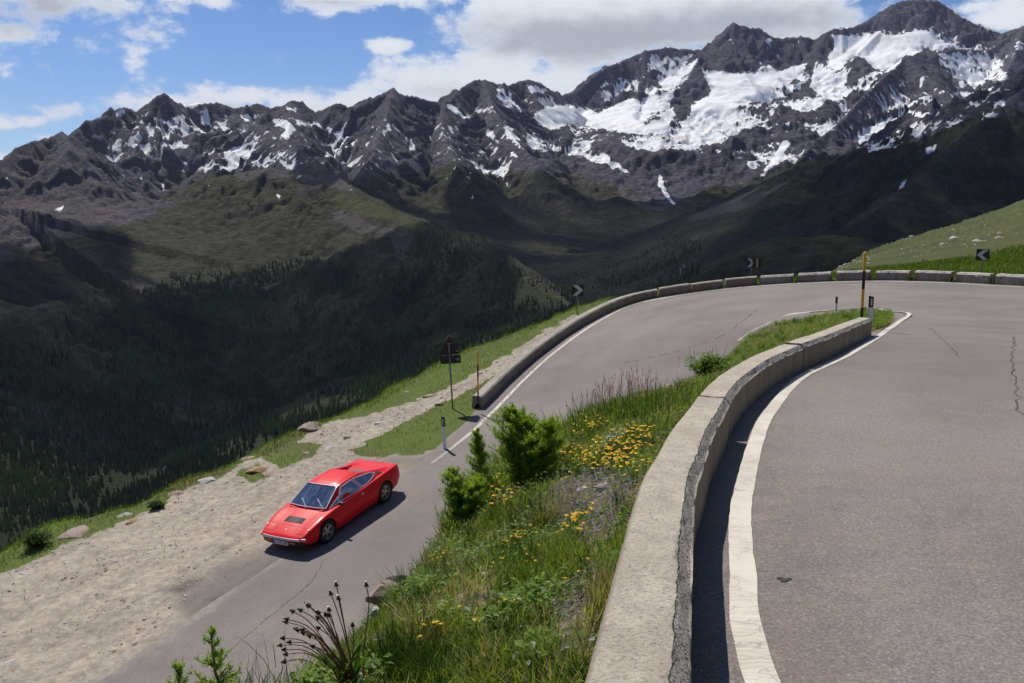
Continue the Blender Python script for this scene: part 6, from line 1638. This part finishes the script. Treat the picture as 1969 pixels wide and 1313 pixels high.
# grass on the hillside beyond the outer wall
P, i, j = pick(VG, 900000, lambda P, i, j: (vpx[i, j] > 1480) * (vpx[i, j] < 2150) * (VP[i, j] > .95) * (VP[i, j] < 1.10) * (far_[i, j] > 44) * (.3 + sstep(fbm(P[:, 0] / 3, P[:, 1] / 3, 3), -.3, .4)), 26000); n_ = len(P)
col = lerpc((.075, .130, .012), (.15, .20, .035), RNG.random(n_))
veg_obj('wall_side_grass', [blades(P, RNG.uniform(.15, .45, n_), RNG.uniform(.03, .06, n_), col, .5)], leaf_m, 'bright tall grass just behind the outer wall', 'grass', 'stuff')
# weeds in the gaps between wall blocks, at the foot of walls
gp = []
for q, xx in enumerate(seams[1:-2]):
    k_ = kx(xx); c_ = OBc[k_]; m_ = 26 if q > 2 else 6
    for _ in range(m_ * (2 if q in (5, 7, 8, 10) else 1)): gp.append(c_ + np.array([random.uniform(-.22, .22), random.uniform(-.2, .4), -.05]))
gp = np.array(gp); n_ = len(gp)
veg_obj('wall_gap_weeds', [blades(gp, RNG.uniform(.15, .50, n_), RNG.uniform(.02, .05, n_), lerpc((.06, .10, .015), (.13, .17, .04), RNG.random(n_)), .5)], leaf_m, 'weeds sprouting in the gaps between the wall blocks', 'grass', 'stuff')
# tiny dandelion dots on the verge
def dots(P, r, col, seg=6):
    n = len(P); V = []
    ang = np.arange(seg) * 2 * np.pi / seg
    ring = np.stack([np.cos(ang), np.sin(ang), np.zeros(seg)], 1)
    base = np.vstack([ring, [[0, 0, .55]], [[0, 0, -.45]]])
    Vv = P[:, None, :] + base[None] * r[:, None, None] * (1 + RNG.uniform(-.15, .15, (n, seg + 2, 1)))
    T = [(k, (k + 1) % seg, seg) for k in range(seg)] + [((k + 1) % seg, k, seg + 1) for k in range(seg)]
    T = (np.array(T)[None] + (np.arange(n) * (seg + 2))[:, None, None]).reshape(-1, 3)
    return Vv.reshape(-1, 3), np.zeros((0, 4), int), T, np.repeat(col, seg + 2, 0)
P, i, j = pick(VG, 300000, lambda P, i, j: vis[i, j] * (gravel[i, j] < .4) * (VP[i, j] > .03) * (VP[i, j] < 1.05) * (vpx[i, j] > 560) * (.15 + 2 * sstep(fbm(P[:, 0] / 1.3 + 3, P[:, 1] / 1.3, 3), .1, .6)), 900); n_ = len(P)
P[:, 2] += RNG.uniform(.08, .15, n_); w_ = RNG.random(n_) < .35
veg_obj('verge_flowers', [dots(P, RNG.uniform(.012, .022, n_), np.where(w_[:, None], np.array((.62, .62, .55))[None], np.array((.75, .48, .03))[None]))], petal_m, 'tiny yellow and white flowers dotted over the verge grass', 'flowers', 'stuff')

# --- flowering clumps on the bank (each clump a plant)
def bank_pt(px, py):
    for k in range(40):
        for dx in (0, 8 * k, -8 * k):
            p = atpx(px + dx, py - k * 2, BV_bank)
            if p is not None: return p
    return None
def in_poly_pts(poly, n, rng):
    x0, x1 = min(p[0] for p in poly), max(p[0] for p in poly); y0, y1 = min(p[1] for p in poly), max(p[1] for p in poly); o = []
    while len(o) < n:
        x, y = rng.uniform(x0, x1), rng.uniform(y0, y1)
        if inpoly(np.array([x]), np.array([y]), poly)[0]: o.append((x, y))
    return o
def flower_clump(px, py, nh, spread, r, hgt, colr, label, group, nm='yellow_flower_clump'):
    c = bank_pt(px, py)
    if c is None: return
    e = empty(nm, c, label, 'flowers', group)
    hp = []
    for k in range(nh):
        x = c.x + random.gauss(0, spread); y = c.y + random.gauss(0, spread); z = ground(x, y, (BV_bank,)) + hgt * random.uniform(.7, 1.2)
        hp.append((x - c.x, y - c.y, z - c.z))
    bm = bmesh.new()
    for h in hp: add_tube(bm, [(h[0] * .8, h[1] * .8, h[2] - hgt), (h[0] * .95, h[1] * .95, h[2] - hgt * .4), h], .0016 + .0004 * c.y / 8, 3, cap=False)
    bm_obj('stems', bm, stem_m, e)['kind'] = 'stuff'
    hp = np.array(hp)
    cc_ = lerpc(colr[0], colr[1], RNG.random(len(hp)))
    V = [dots(hp, RNG.uniform(.7, 1.25, len(hp)) * r, cc_, 8)]
    sub_ = hp[RNG.integers(0, len(hp), len(hp) * 3)] + RNG.normal(0, r * .7, (len(hp) * 3, 3)) * [1, 1, .4]
    V.append(dots(sub_, RNG.uniform(.35, .6, len(sub_)) * r, lerpc(colr[0], colr[1], RNG.random(len(sub_))), 5))
    veg_obj('blossoms', V, petal_m, parent=e)
    nl = 26; lp = np.stack([RNG.normal(0, spread, nl), RNG.normal(0, spread, nl), RNG.uniform(-.02, hgt * .6, nl)], 1)
    veg_obj('leaves', [leaves(lp, RNG.uniform(.02, .05, nl), lerpc((.05, .10, .015), (.12, .18, .03), RNG.random(nl)))], leaf_m, parent=e)
stem_m = quick('flower_stem', (.10, .12, .04), .8)
YEL = ((.82, .48, .012), (.90, .62, .03)); rr_ = random.Random(5)
ZON = [([(1120, 870), (1110, 830), (1160, 800), (1190, 850), (1235, 850), (1230, 905), (1150, 915), (1060, 905), (1050, 890)], 30, 'yellow-orange flower clump in the thick flowering patch under the red grass'),
       ([(1125, 815), (1160, 800), (1150, 830), (1130, 850)], 4, 'yellow flower clump at the top of the flowering patch'),
       ([(1160, 860), (1225, 830), (1240, 880), (1180, 900)], 5, 'yellow flower clump at the right side of the flowering patch'),
       ([(1045, 900), (1075, 880), (1060, 905)], 4, 'yellow flower clump just right of the big larch bush'),
       ([(1215, 785), (1260, 778), (1262, 792), (1220, 796)], 2, 'yellow flower clump in the tall grass near the wall'),
       ([(1275, 752), (1310, 752), (1310, 758), (1280, 758)], 3, 'orange flower clump below the leafy shrub'),
       ([(960, 945), (985, 920), (945, 985), (905, 990)], 4, 'yellow flower clump along the crest below the larch sapling'),
       ([(965, 960), (1010, 945), (1000, 985), (975, 985)], 4, 'yellow flower clump below the big larch bush'),
       ([(925, 1000), (955, 985), (945, 1000)], 2, 'yellow flower clump left of the centre of the bank'),
       ([(1068, 1040), (1130, 1030), (1128, 1042), (1080, 1048)], 3, 'yellow flower clump between the two wire nets'),
       ([(815, 1105), (845, 1085), (845, 1115), (825, 1120)], 3, 'yellow flower clump beside the netted rock'),
       ([(842, 1242), (860, 1236), (870, 1250), (842, 1262)], 2, 'yellow flower clump low in the foreground grass'),
       ([(955, 1205), (975, 1205), (975, 1212)], 1, 'small yellow flower clump in front of the middle net'),
       ([(1090, 1145), (1110, 1150), (1098, 1160)], 1, 'lone yellow flower clump beside the middle net'),
       ([(1020, 935), (1060, 930), (1040, 945)], 2, 'yellow flower clump above the big net'),
       ([(900, 1060), (1040, 1040), (1060, 1130), (930, 1180)], 5, 'yellow flower clump scattered over the open middle bank'),
       ([(1180, 930), (1225, 915), (1215, 950)], 3, 'yellow flower clump right above the big net by the wall')]
for zi, (poly, n, lab) in enumerate(ZON):
    for (x, y) in in_poly_pts(poly, n, rr_):
        dd_ = max(3.5, 5 + (1313 - y) / 60.0)
        lb_ = lab
        if n > 2:
            xs_ = [p[0] for p in poly]; ys_ = [p[1] for p in poly]; u_ = (x - min(xs_)) / (max(xs_) - min(xs_)); v_ = (y - min(ys_)) / (max(ys_) - min(ys_))
            lb_ = ('upper ', 'middle ', 'lower ')[min(2, int(v_ * 3))] + ('left ', 'central ', 'right ')[min(2, int(u_ * 3))] + lab.replace('small ', '')
        flower_clump(x, y, rr_.randint(6, 11) if n > 5 else rr_.randint(3, 6), .12 if n > 5 else .07, .0155 if y < 1060 else .010, .17, YEL, lb_, 'yellow flower clumps ' + lab.split(' clump ')[-1].split(' in ')[-1])
for (x, y) in in_poly_pts([(1155, 858), (1180, 850), (1195, 870), (1170, 880)], 3, rr_): flower_clump(x, y, 6, .07, .013, .17, ((.55, .58, .45), (.70, .72, .60)), 'white yarrow-like flowers among the yellow patch', 'white flower clumps in the yellow patch', 'white_flower_clump')
for (x, y), lb in zip([(876, 1008), (888, 996), (868, 1018), (848, 1040), (838, 1048)], ['largest pink flowering clump on the crest of the bank', 'upper pink flowering clump under the yellow crest flowers', 'pink flowers at the left foot of the largest pink clump', 'small pink flower pair lower on the crest', 'lowest pink flower above the wire net']):
    flower_clump(x, y, 9 if y < 1015 else 4, .06, .015, .13, ((.50, .08, .10), (.68, .22, .22)), lb, 'pink flower clumps on the crest', 'pink_flower_clump')
flower_clump(1110, 1005, 8, .05, .008, .07, ((.30, .14, .34), (.42, .22, .45)), 'small purple flowers below the big wire net', None, 'purple_flower_clump')

# --- larches
needle_cols = ((.22, .33, .025), (.42, .54, .07))
def larch(base, H, spread, nb, label, name='larch_tree', dens=1.0, lean=(0, 0), seed=1, cone=True, leaders=1, needle=.028):
    needle *= 1.25
    r = random.Random(seed); e = empty(name, base, label, 'tree')
    tips = []; bmT = bmesh.new(); bmB = bmesh.new()
    for ld in range(leaders):
        ox, oy = (0, 0) if leaders == 1 else (r.uniform(-.45, .45) * spread, r.uniform(-.35, .35) * spread)
        Hl = H * (1 if ld == 0 else r.uniform(.55, .95))
        tr = [Vector((ox * f ** .6 + lean[0] * f * H + r.uniform(-.01, .01), oy * f ** .6 + lean[1] * f * H, -.05 + (Hl + .05) * f)) for f in np.linspace(0, 1, 9)]
        add_tube(bmT, tr, [max(.0025, .016 * H ** .7 * (1 - f) + .002) for f in np.linspace(0, 1, 9)], 6)
        for f in np.linspace(.55, 1, 14): tips.append((tr[0].lerp(tr[-1], f) if leaders == 1 else tr[min(8, int(f * 8))], .7))
        for k in range(nb):
            f = r.random() ** .85 * .93 + .04
            p0 = tr[int(f * 8)].lerp(tr[min(8, int(f * 8) + 1)], f * 8 - int(f * 8))
            wdt = spread * ((1 - f) ** .8 * .95 + .08 if cone else math.sin(math.pi * min(1, f * .8 + .15)) * .75 + .05) * r.uniform(.6, 1.1) * (1 if leaders == 1 else .62)
            a = r.uniform(0, 6.283); up = r.uniform(.10, .55) + (.35 * f)
            p = [p0]; d = Vector((math.cos(a), math.sin(a), up)).normalized()
            for s in range(4):
                d = (d + Vector((r.uniform(-.12, .12), r.uniform(-.12, .12), r.uniform(-.02, .14)))).normalized(); p.append(p[-1] + d * wdt / 4)
            add_tube(bmB, p, [.0045 * H ** .5, .004, .003, .0022, .0014], 3, cap=False)
            for s in range(1, 5):
                for q in range(3): tips.append((p[s - 1].lerp(p[s], (q + r.random()) / 3), .9))
                if r.random() < .75:
                    dd2 = (d + Vector((r.uniform(-1, 1), r.uniform(-1, 1), r.uniform(-.1, .7)))).normalized(); q1 = p[s] + dd2 * wdt * r.uniform(.12, .32)
                    add_tube(bmB, [p[s], q1], .0016, 3, cap=False)
                    for q in range(4): tips.append((p[s].lerp(q1, (q + 1) / 4), .85))
    bm_obj('trunk', bmT, twig_m, e, True); bm_obj('branches', bmB, twig_m, e)['kind'] = 'stuff'
    T = np.array([t_[0][:] for t_ in tips]); k = int(5 * dens)
    P = np.repeat(T, k, 0) + RNG.normal(0, needle * .36, (len(T) * k, 3)); n = len(P)
    a = RNG.random(n) * 6.283; el = RNG.uniform(-.3, 1.3, n); D = np.stack([np.cos(a) * np.cos(el), np.sin(a) * np.cos(el), np.sin(el)], 1)
    Wv = np.stack([-np.sin(a), np.cos(a), np.zeros(n)], 1); LL = needle * RNG.uniform(.7, 1.3, n)[:, None]; ww = needle * .14
    V = np.stack([P - Wv * ww, P + Wv * ww, P + D * LL], 1).reshape(-1, 3)
    tn = np.repeat(np.clip(RNG.normal(.5, .28, len(T)), 0, 1), k)
    C = np.repeat(lerpc(needle_cols[0], needle_cols[1], tn), 3, 0)
    veg_obj('needles', [(V, np.zeros((0, 4), int), (np.arange(n) * 3)[:, None] + [0, 1, 2], C)], needle_m, parent=e)
    return e
def gbase(px, py, d=None):
    p = bank_pt(px, py)
    if d is not None:
        p = U(px, py, d)
    return p
b = gbase(1020, 935); print('larch base', b)
D_ = b.y * CP - b.z * SP; m = D_ / F
larch(b + Vector((-.05, .1, -.02)), 150 * m, 118 * m, 62, 'big bushy light green larch thicket between the lower road and the yellow flowers', 'larch_bush', 1.5, (-.02, 0), 3, False, 8, .026)
b = gbase(925, 960); D_ = b.y * CP - b.z * SP; m = D_ / F
larch(b, 140 * m, 50 * m, 60, 'slender pointed larch sapling standing left of the big larch bush', 'larch_sapling', 1.2, (-.06, 0), 5, True, 1, .024)
b = gbase(898, 1000); D_ = b.y * CP - b.z * SP; m = D_ / F
larch(b, 90 * m, 80 * m, 52, 'low spreading larch below the slender sapling at the crest', 'larch_bush', 1.3, (-.15, 0), 8, False, 4, .024)
b = U(425, 1352, 3.5)
larch(b, 150 * 3.5 / F, 62 * 3.5 / F, 24, 'sharp young larch shoot in front of the grey road at the bottom left', 'larch_sapling', .9, (-.06, 0), 13, True, 1, .013)
b = U(372, 1345, 3.6)
larch(b, 70 * 3.6 / F, 60 * 3.6 / F, 10, 'small larch twig leaning left at the bottom edge', 'larch_sapling', .8, (-.5, 0), 15, True, 1, .012)

# --- leafy shrub, red sorrel grass, tufts
def leafy(base, H, Wd, ns, label, name='leafy_shrub', leafc=((.06, .125, .015), (.14, .215, .03)), leafs=.045, spikes=6, seed=2, bark=None, flat=.75):
    r = random.Random(seed); e = empty(name, base, label, 'bush'); bm = bmesh.new(); LP_ = []
    for k in range(ns):
        a = r.uniform(0, 6.283); rad = Wd * r.uniform(.05, .55); h = H * r.uniform(.45, .85) * (1 - .35 * rad / Wd)
        p = [Vector((0, 0, -.03)), Vector((math.cos(a) * rad * .5, math.sin(a) * rad * .5 * flat, h * .5)), Vector((math.cos(a) * rad, math.sin(a) * rad * flat, h))]
        add_tube(bm, p, [.006, .004, .002], 4, cap=False)
        for s in range(26): 
            f = r.uniform(.25, 1); q = p[0].lerp(p[1], f * 2) if f < .5 else p[1].lerp(p[2], f * 2 - 1); LP_.append(q + Vector((r.gauss(0, .035), r.gauss(0, .035), r.gauss(0, .03))) * (H / .6))
    for k in range(spikes):
        a = r.uniform(0, 6.283); x, y = Wd * r.uniform(-.42, .42), Wd * r.uniform(-.3, .3); lx = r.uniform(-.12, .12)
        add_tube(bm, [(x * .6, y * .6, H * .2), (x, y, H * .7), (x + lx, y, H * r.uniform(.85, 1.12))], [.006, .005, .0025], 4)
    bm_obj('stems', bm, bark or twig_m, e)['kind'] = 'stuff'
    P = np.array([p[:] for p in LP_]); n = len(P)
    veg_obj('leaves', [leaves(P, RNG.uniform(.6, 1.3, n) * leafs, lerpc(leafc[0], leafc[1], RNG.random(n)), 1.0)], leaf_m, parent=e)
    return e
red_stem = quick('red_stem', (.16, .055, .045), .8)
b = gbase(1312, 745); D_ = b.y * CP - b.z * SP; m = D_ / F
leafy(b, 70 * m, 96 * m, 70, 'leafy green shrub with dark upright shoots beside the curving wall', leafs=.11, spikes=9, bark=red_stem, leafc=((.11, .20, .02), (.22, .33, .05)))
b = gbase(1395, 702); 
if b is not None: leafy(b, .35, .8, 18, 'low bright green tuft beside the inner road edge', 'green_tuft', leafs=.06, spikes=0, seed=4)
for (x, y, h_, w_, lb) in [(68, 1052, 42, 66, 'round dark green bush at the far left lip'), (300, 978, 16, 30, 'small dark green bush on the lip of the lay-by')]:
    b = atpx(x, y, BV_verge); D_ = b.y * CP - b.z * SP; m = D_ / F
    leafy(b, h_ * m, w_ * m, 70, lb, 'green_bush', ((.025, .060, .010), (.070, .120, .018)), .07, 0, 6, flat=.9)
def tuft(cx, cy, n, Lr, spread, cols, label, name, cat='grass', lean=.5, wd=.004, plume=None, kind=None, gd=None, dirn=None):
    b = gbase(cx, cy) if gd is None else U(cx, cy, gd)
    P = np.stack([RNG.normal(0, spread, n), RNG.normal(0, spread, n), np.zeros(n)], 1)
    for k in range(n): P[k, 2] = (ground(b.x + P[k, 0], b.y + P[k, 1], (BV_bank,)) if gd is None else b.z) - b.z
    L = RNG.uniform(Lr[0], Lr[1], n)
    e = empty(name, b, label, cat)
    V = blades(P, L, np.full(n, wd) * RNG.uniform(.7, 1.3, n), lerpc(cols[0], cols[1], RNG.random(n)), lean, dirn)
    veg_obj('blades', [V], leaf_m, parent=e)
    if plume:
        tip = V[0].reshape(n, 7, 3); k = plume['n']; f = RNG.random((n, k, 1)) * .45
        Q = (tip[:, None, 6] * (1 - f) + tip[:, None, 2] * f).reshape(-1, 3) + RNG.normal(0, plume['r'] * .7, (n * k, 3))
        veg_obj('seed_heads', [dots(Q, RNG.uniform(.5, 1.3, len(Q)) * plume['r'], lerpc(plume['c'][0], plume['c'][1], RNG.random(len(Q))), 4)], petal_m, parent=e)
    return e
PL = dict(n=16, r=.0085, c=((.22, .06, .06), (.38, .15, .13)))
tuft(1165, 790, 70, (.45, .80), .42, ((.09, .075, .03), (.20, .09, .07)), 'tall reddish flowering grass standing on the bank crest', 'red_sorrel_clump', 'plant', .22, .007, PL)
tuft(1200, 785, 45, (.40, .66), .38, ((.09, .085, .03), (.20, .10, .07)), 'reddish grass clump right of the tallest red grass', 'red_sorrel_clump', 'plant', .22, .007, PL)
tuft(1110, 812, 34, (.32, .58), .32, ((.08, .075, .03), (.15, .08, .06)), 'thin dark reddish grass at the left of the tall red grass', 'red_sorrel_clump', 'plant', .25, .006, dict(n=14, r=.007, c=((.12, .06, .05), (.26, .13, .10))))
tuft(1245, 765, 40, (.3, .5), .35, ((.09, .085, .035), (.17, .12, .07)), 'wispy brown grass left of the leafy shrub', 'brown_grass_clump', 'plant', .3, .006, dict(n=10, r=.006, c=((.15, .09, .06), (.24, .15, .10))))
tuft(1175, 820, 420, (.30, .55), .50, ((.05, .10, .012), (.11, .17, .03)), 'dense green tall grass under the red grass', 'tall_grass_clump', lean=.45, wd=.010)
tuft(1255, 800, 360, (.25, .5), .40, ((.06, .11, .015), (.14, .18, .04)), 'dense green grass clump below the wispy brown grass', 'tall_grass_clump', lean=.6, wd=.009)
tuft(745, 1300, 900, (.14, .30), .085, ((.018, .045, .006), (.055, .105, .014)), 'dark green dense grass tuft at the bottom beside the dandelion stalks', 'dense_grass_tuft', lean=.55, wd=.0035)
tuft(790, 1312, 500, (.12, .24), .08, ((.03, .065, .008), (.08, .13, .02)), 'green grass tuft at the bottom right of the dark tuft', 'dense_grass_tuft', lean=.6, wd=.0035)
tuft(985, 1095, 170, (.10, .24), .08, ((.05, .12, .012), (.10, .19, .025)), 'bright green leafy grass clump in the middle of the bank', 'green_grass_clump', lean=.8, wd=.009)
tuft(880, 1012, 300, (.14, .28), .10, ((.03, .07, .008), (.08, .12, .02)), 'dark mossy green clump at the crest below the low larch', 'green_grass_clump', lean=.5, wd=.008)
tuft(1000, 1010, 260, (.12, .24), .12, ((.05, .09, .015), (.12, .16, .04)), 'soft green grass clump left of the big wire net', 'green_grass_clump', lean=.6, wd=.007)
tuft(880, 1110, 300, (.12, .22), .10, ((.20, .18, .08), (.32, .28, .15)), 'straw-coloured grass clump right of the netted rock', 'dry_grass_clump', lean=.9, wd=.004)
tuft(1050, 1000, 260, (.12, .24), .12, ((.22, .19, .09), (.34, .29, .16)), 'straw-coloured grass clump at the left rim of the big net', 'dry_grass_clump', lean=.9, wd=.006)
tuft(560, 1335, 70, (.10, .26), .12, ((.07, .05, .03), (.14, .09, .06)), 'dark branching dry stalks at the bottom left of the dandelions', 'dry_stalks', lean=.5, wd=.003, gd=3.9)
tuft(470, 1335, 60, (.05, .12), .05, ((.05, .09, .015), (.10, .15, .03)), 'small green weed at the bottom edge right of the larch shoot', 'small_weed', lean=.5, wd=.005, gd=3.6)

# --- dandelions gone to seed
b = U(665, 1300, 4.25)
dn = empty('dandelion_plant', b, 'clump of spent dandelions with curved reddish stalks and dark seed heads', 'plant')
st_m = quick('dandelion_stalk', (.20, .085, .055), .6); st_g = quick('dandelion_stalk_green', (.16, .17, .05), .6)
bud_g = quick('dandelion_bud', (.075, .085, .035), .8); bud_d = quick('dandelion_bud_dark', (.055, .035, .025), .8); fluff = quick('dandelion_fluff', (.62, .55, .46), .9)
mm_ = 4.25 / F
HEADS = [(650, 1128, 1), (660, 1138, 1), (638, 1148, 0), (604, 1155, 0), (574, 1165, 1), (584, 1172, 1), (595, 1165, 0), (640, 1165, 0), (622, 1168, 1), (632, 1178, 2), (637, 1182, 2), (560, 1185, 1), (576, 1205, 2), (582, 1202, 2), (593, 1198, 1), (551, 1203, 0), (552, 1220, 2), (562, 1232, 2), (556, 1238, 2), (542, 1242, 1), (584, 1224, 2), (610, 1232, 0), (595, 1232, 0), (613, 1215, 2), (615, 1190, 0), (556, 1252, 2), (708, 1126, 1), (680, 1203, 2), (555, 1260, 2)]
for i, (hx_, hy_, kind_) in enumerate(HEADS):
    dz = -(hy_ - 1300) * mm_ * 1.03; dx = (hx_ - 665) * mm_; r = random.Random(i)
    dyy = r.uniform(-.06, .06)
    p0 = Vector((r.uniform(-.03, .05), r.uniform(-.03, .03), -.04)); p3 = Vector((dx, dyy, dz))
    if hx_ > 700: p0 = Vector((.085, .0, -.02))
    c1 = p0.lerp(p3, .35) + Vector((.25 * abs(dx) * (1 if dx < 0 else -.2), 0, -.10 * abs(dx))) ; c2 = p0.lerp(p3, .75) + Vector((.14 * abs(dx), 0, .12 * abs(dx)))
    pts = catmull([p0, c1, c2, p3], 12)
    bm = bmesh.new(); add_tube(bm, [Vector(q) for q in pts], [.0032] * 6 + [.0026] * 6, 6, cap=False); sm_ = st_g if kind_ == 0 and i % 2 else st_m
    stalk = bm_obj('stalk', bm, sm_, dn, True)
    d = (Vector(pts[-1]) - Vector(pts[-3])).normalized(); q = d.to_track_quat('Z', 'Y').to_matrix().to_4x4(); M_ = Matrix.Translation(p3) @ q
    bm = bmesh.new()
    for zz, rr1, rr2, dep in ((.004, .0055, .0075, .012), (.014, .0075, .0045, .012)):
        bmesh.ops.create_cone(bm, cap_ends=True, segments=8, radius1=rr1, radius2=rr2, depth=dep, matrix=M_ @ Matrix.Translation((0, 0, zz)))
    for k in range(9):
        a = 2 * math.pi * k / 9; add_poly(bm, [M_ @ Vector((math.cos(a) * .006, math.sin(a) * .006, .002)), M_ @ Vector((math.cos(a + .5) * .0075, math.sin(a + .5) * .0075, .010)), M_ @ Vector((math.cos(a + .25) * .014, math.sin(a + .25) * .014, -.004 - .006 * r.random()))])
    hd = bm_obj('seed_head', bm, bud_d if kind_ == 2 else bud_g, dn, False)
    if kind_ != 2:
        bm = bmesh.new(); bmesh.ops.create_cone(bm, cap_ends=True, segments=8, radius1=.0045, radius2=.0060, depth=.005, matrix=M_ @ Matrix.Translation((0, 0, .0215))); bm_obj('white_tip', bm, fluff, hd)
ang = RNG.random(16) * 6.283; nl = 16
V, Q, T, C = blades(np.stack([RNG.normal(0, .02, nl), RNG.normal(0, .02, nl), np.full(nl, -.02)], 1), RNG.uniform(.10, .22, nl), np.full(nl, .032), lerpc((.06, .14, .012), (.14, .24, .03), RNG.random(nl)), .8)
veg_obj('leaves', [(V, Q, T, C)], leaf_m, parent=dn)

# --- bare dead twigs near the wall
for k, (pp, lb) in enumerate([([(1115, 1175), (1135, 1150), (1160, 1128)], 'dark bare branch lying between the nets beside the wall'), ([(1172, 985), (1178, 1010), (1185, 1035)], 'thin bare stick upright near the wall below the big net'), ([(1130, 1290), (1140, 1240), (1150, 1200)], 'thin brown stalk leaning on the wall at the bottom')]):
    P = [bank_pt(*q) for q in pp]; P = [p + Vector((0, 0, .07)) for p in P if p is not None]
    if len(P) < 2: continue
    bm = bmesh.new(); add_tube(bm, P, [.009, .007, .004][:len(P)], 6); o = bm_obj('dead_branch', bm, twig_m, None, True); props(o, lb, 'branch')
# flower clumps that would still share a label are told apart by their order from the left
same = {}
for o in bpy.data.objects:
    if o.parent is None and o.get('category') == 'flowers': same.setdefault(o['label'], []).append(o)
ORD = ['leftmost', 'second from left', 'third from left', 'fourth from left', 'fifth from left', 'sixth from left', 'seventh from left', 'eighth from left']
for lb, os_ in same.items():
    if len(os_) > 1:
        os_.sort(key=lambda o: float(PJ(np.array([o.location.x]), np.array([o.location.y]), np.array([o.location.z]))[0][0]))
        base_ = lb.replace('yellow-orange', 'yellow').replace(' thick', '').replace(' under the red grass', '')
        for k, o in enumerate(os_): o['label'] = (ORD[k] + ' ' + base_) if k < len(ORD) - 1 or len(os_) == len(ORD) else 'rightmost ' + base_
for o in bpy.data.objects:
    l_ = o.get('label')
    if l_ and len(l_.split()) > 16: o['label'] = ' '.join(l_.split()[:16])
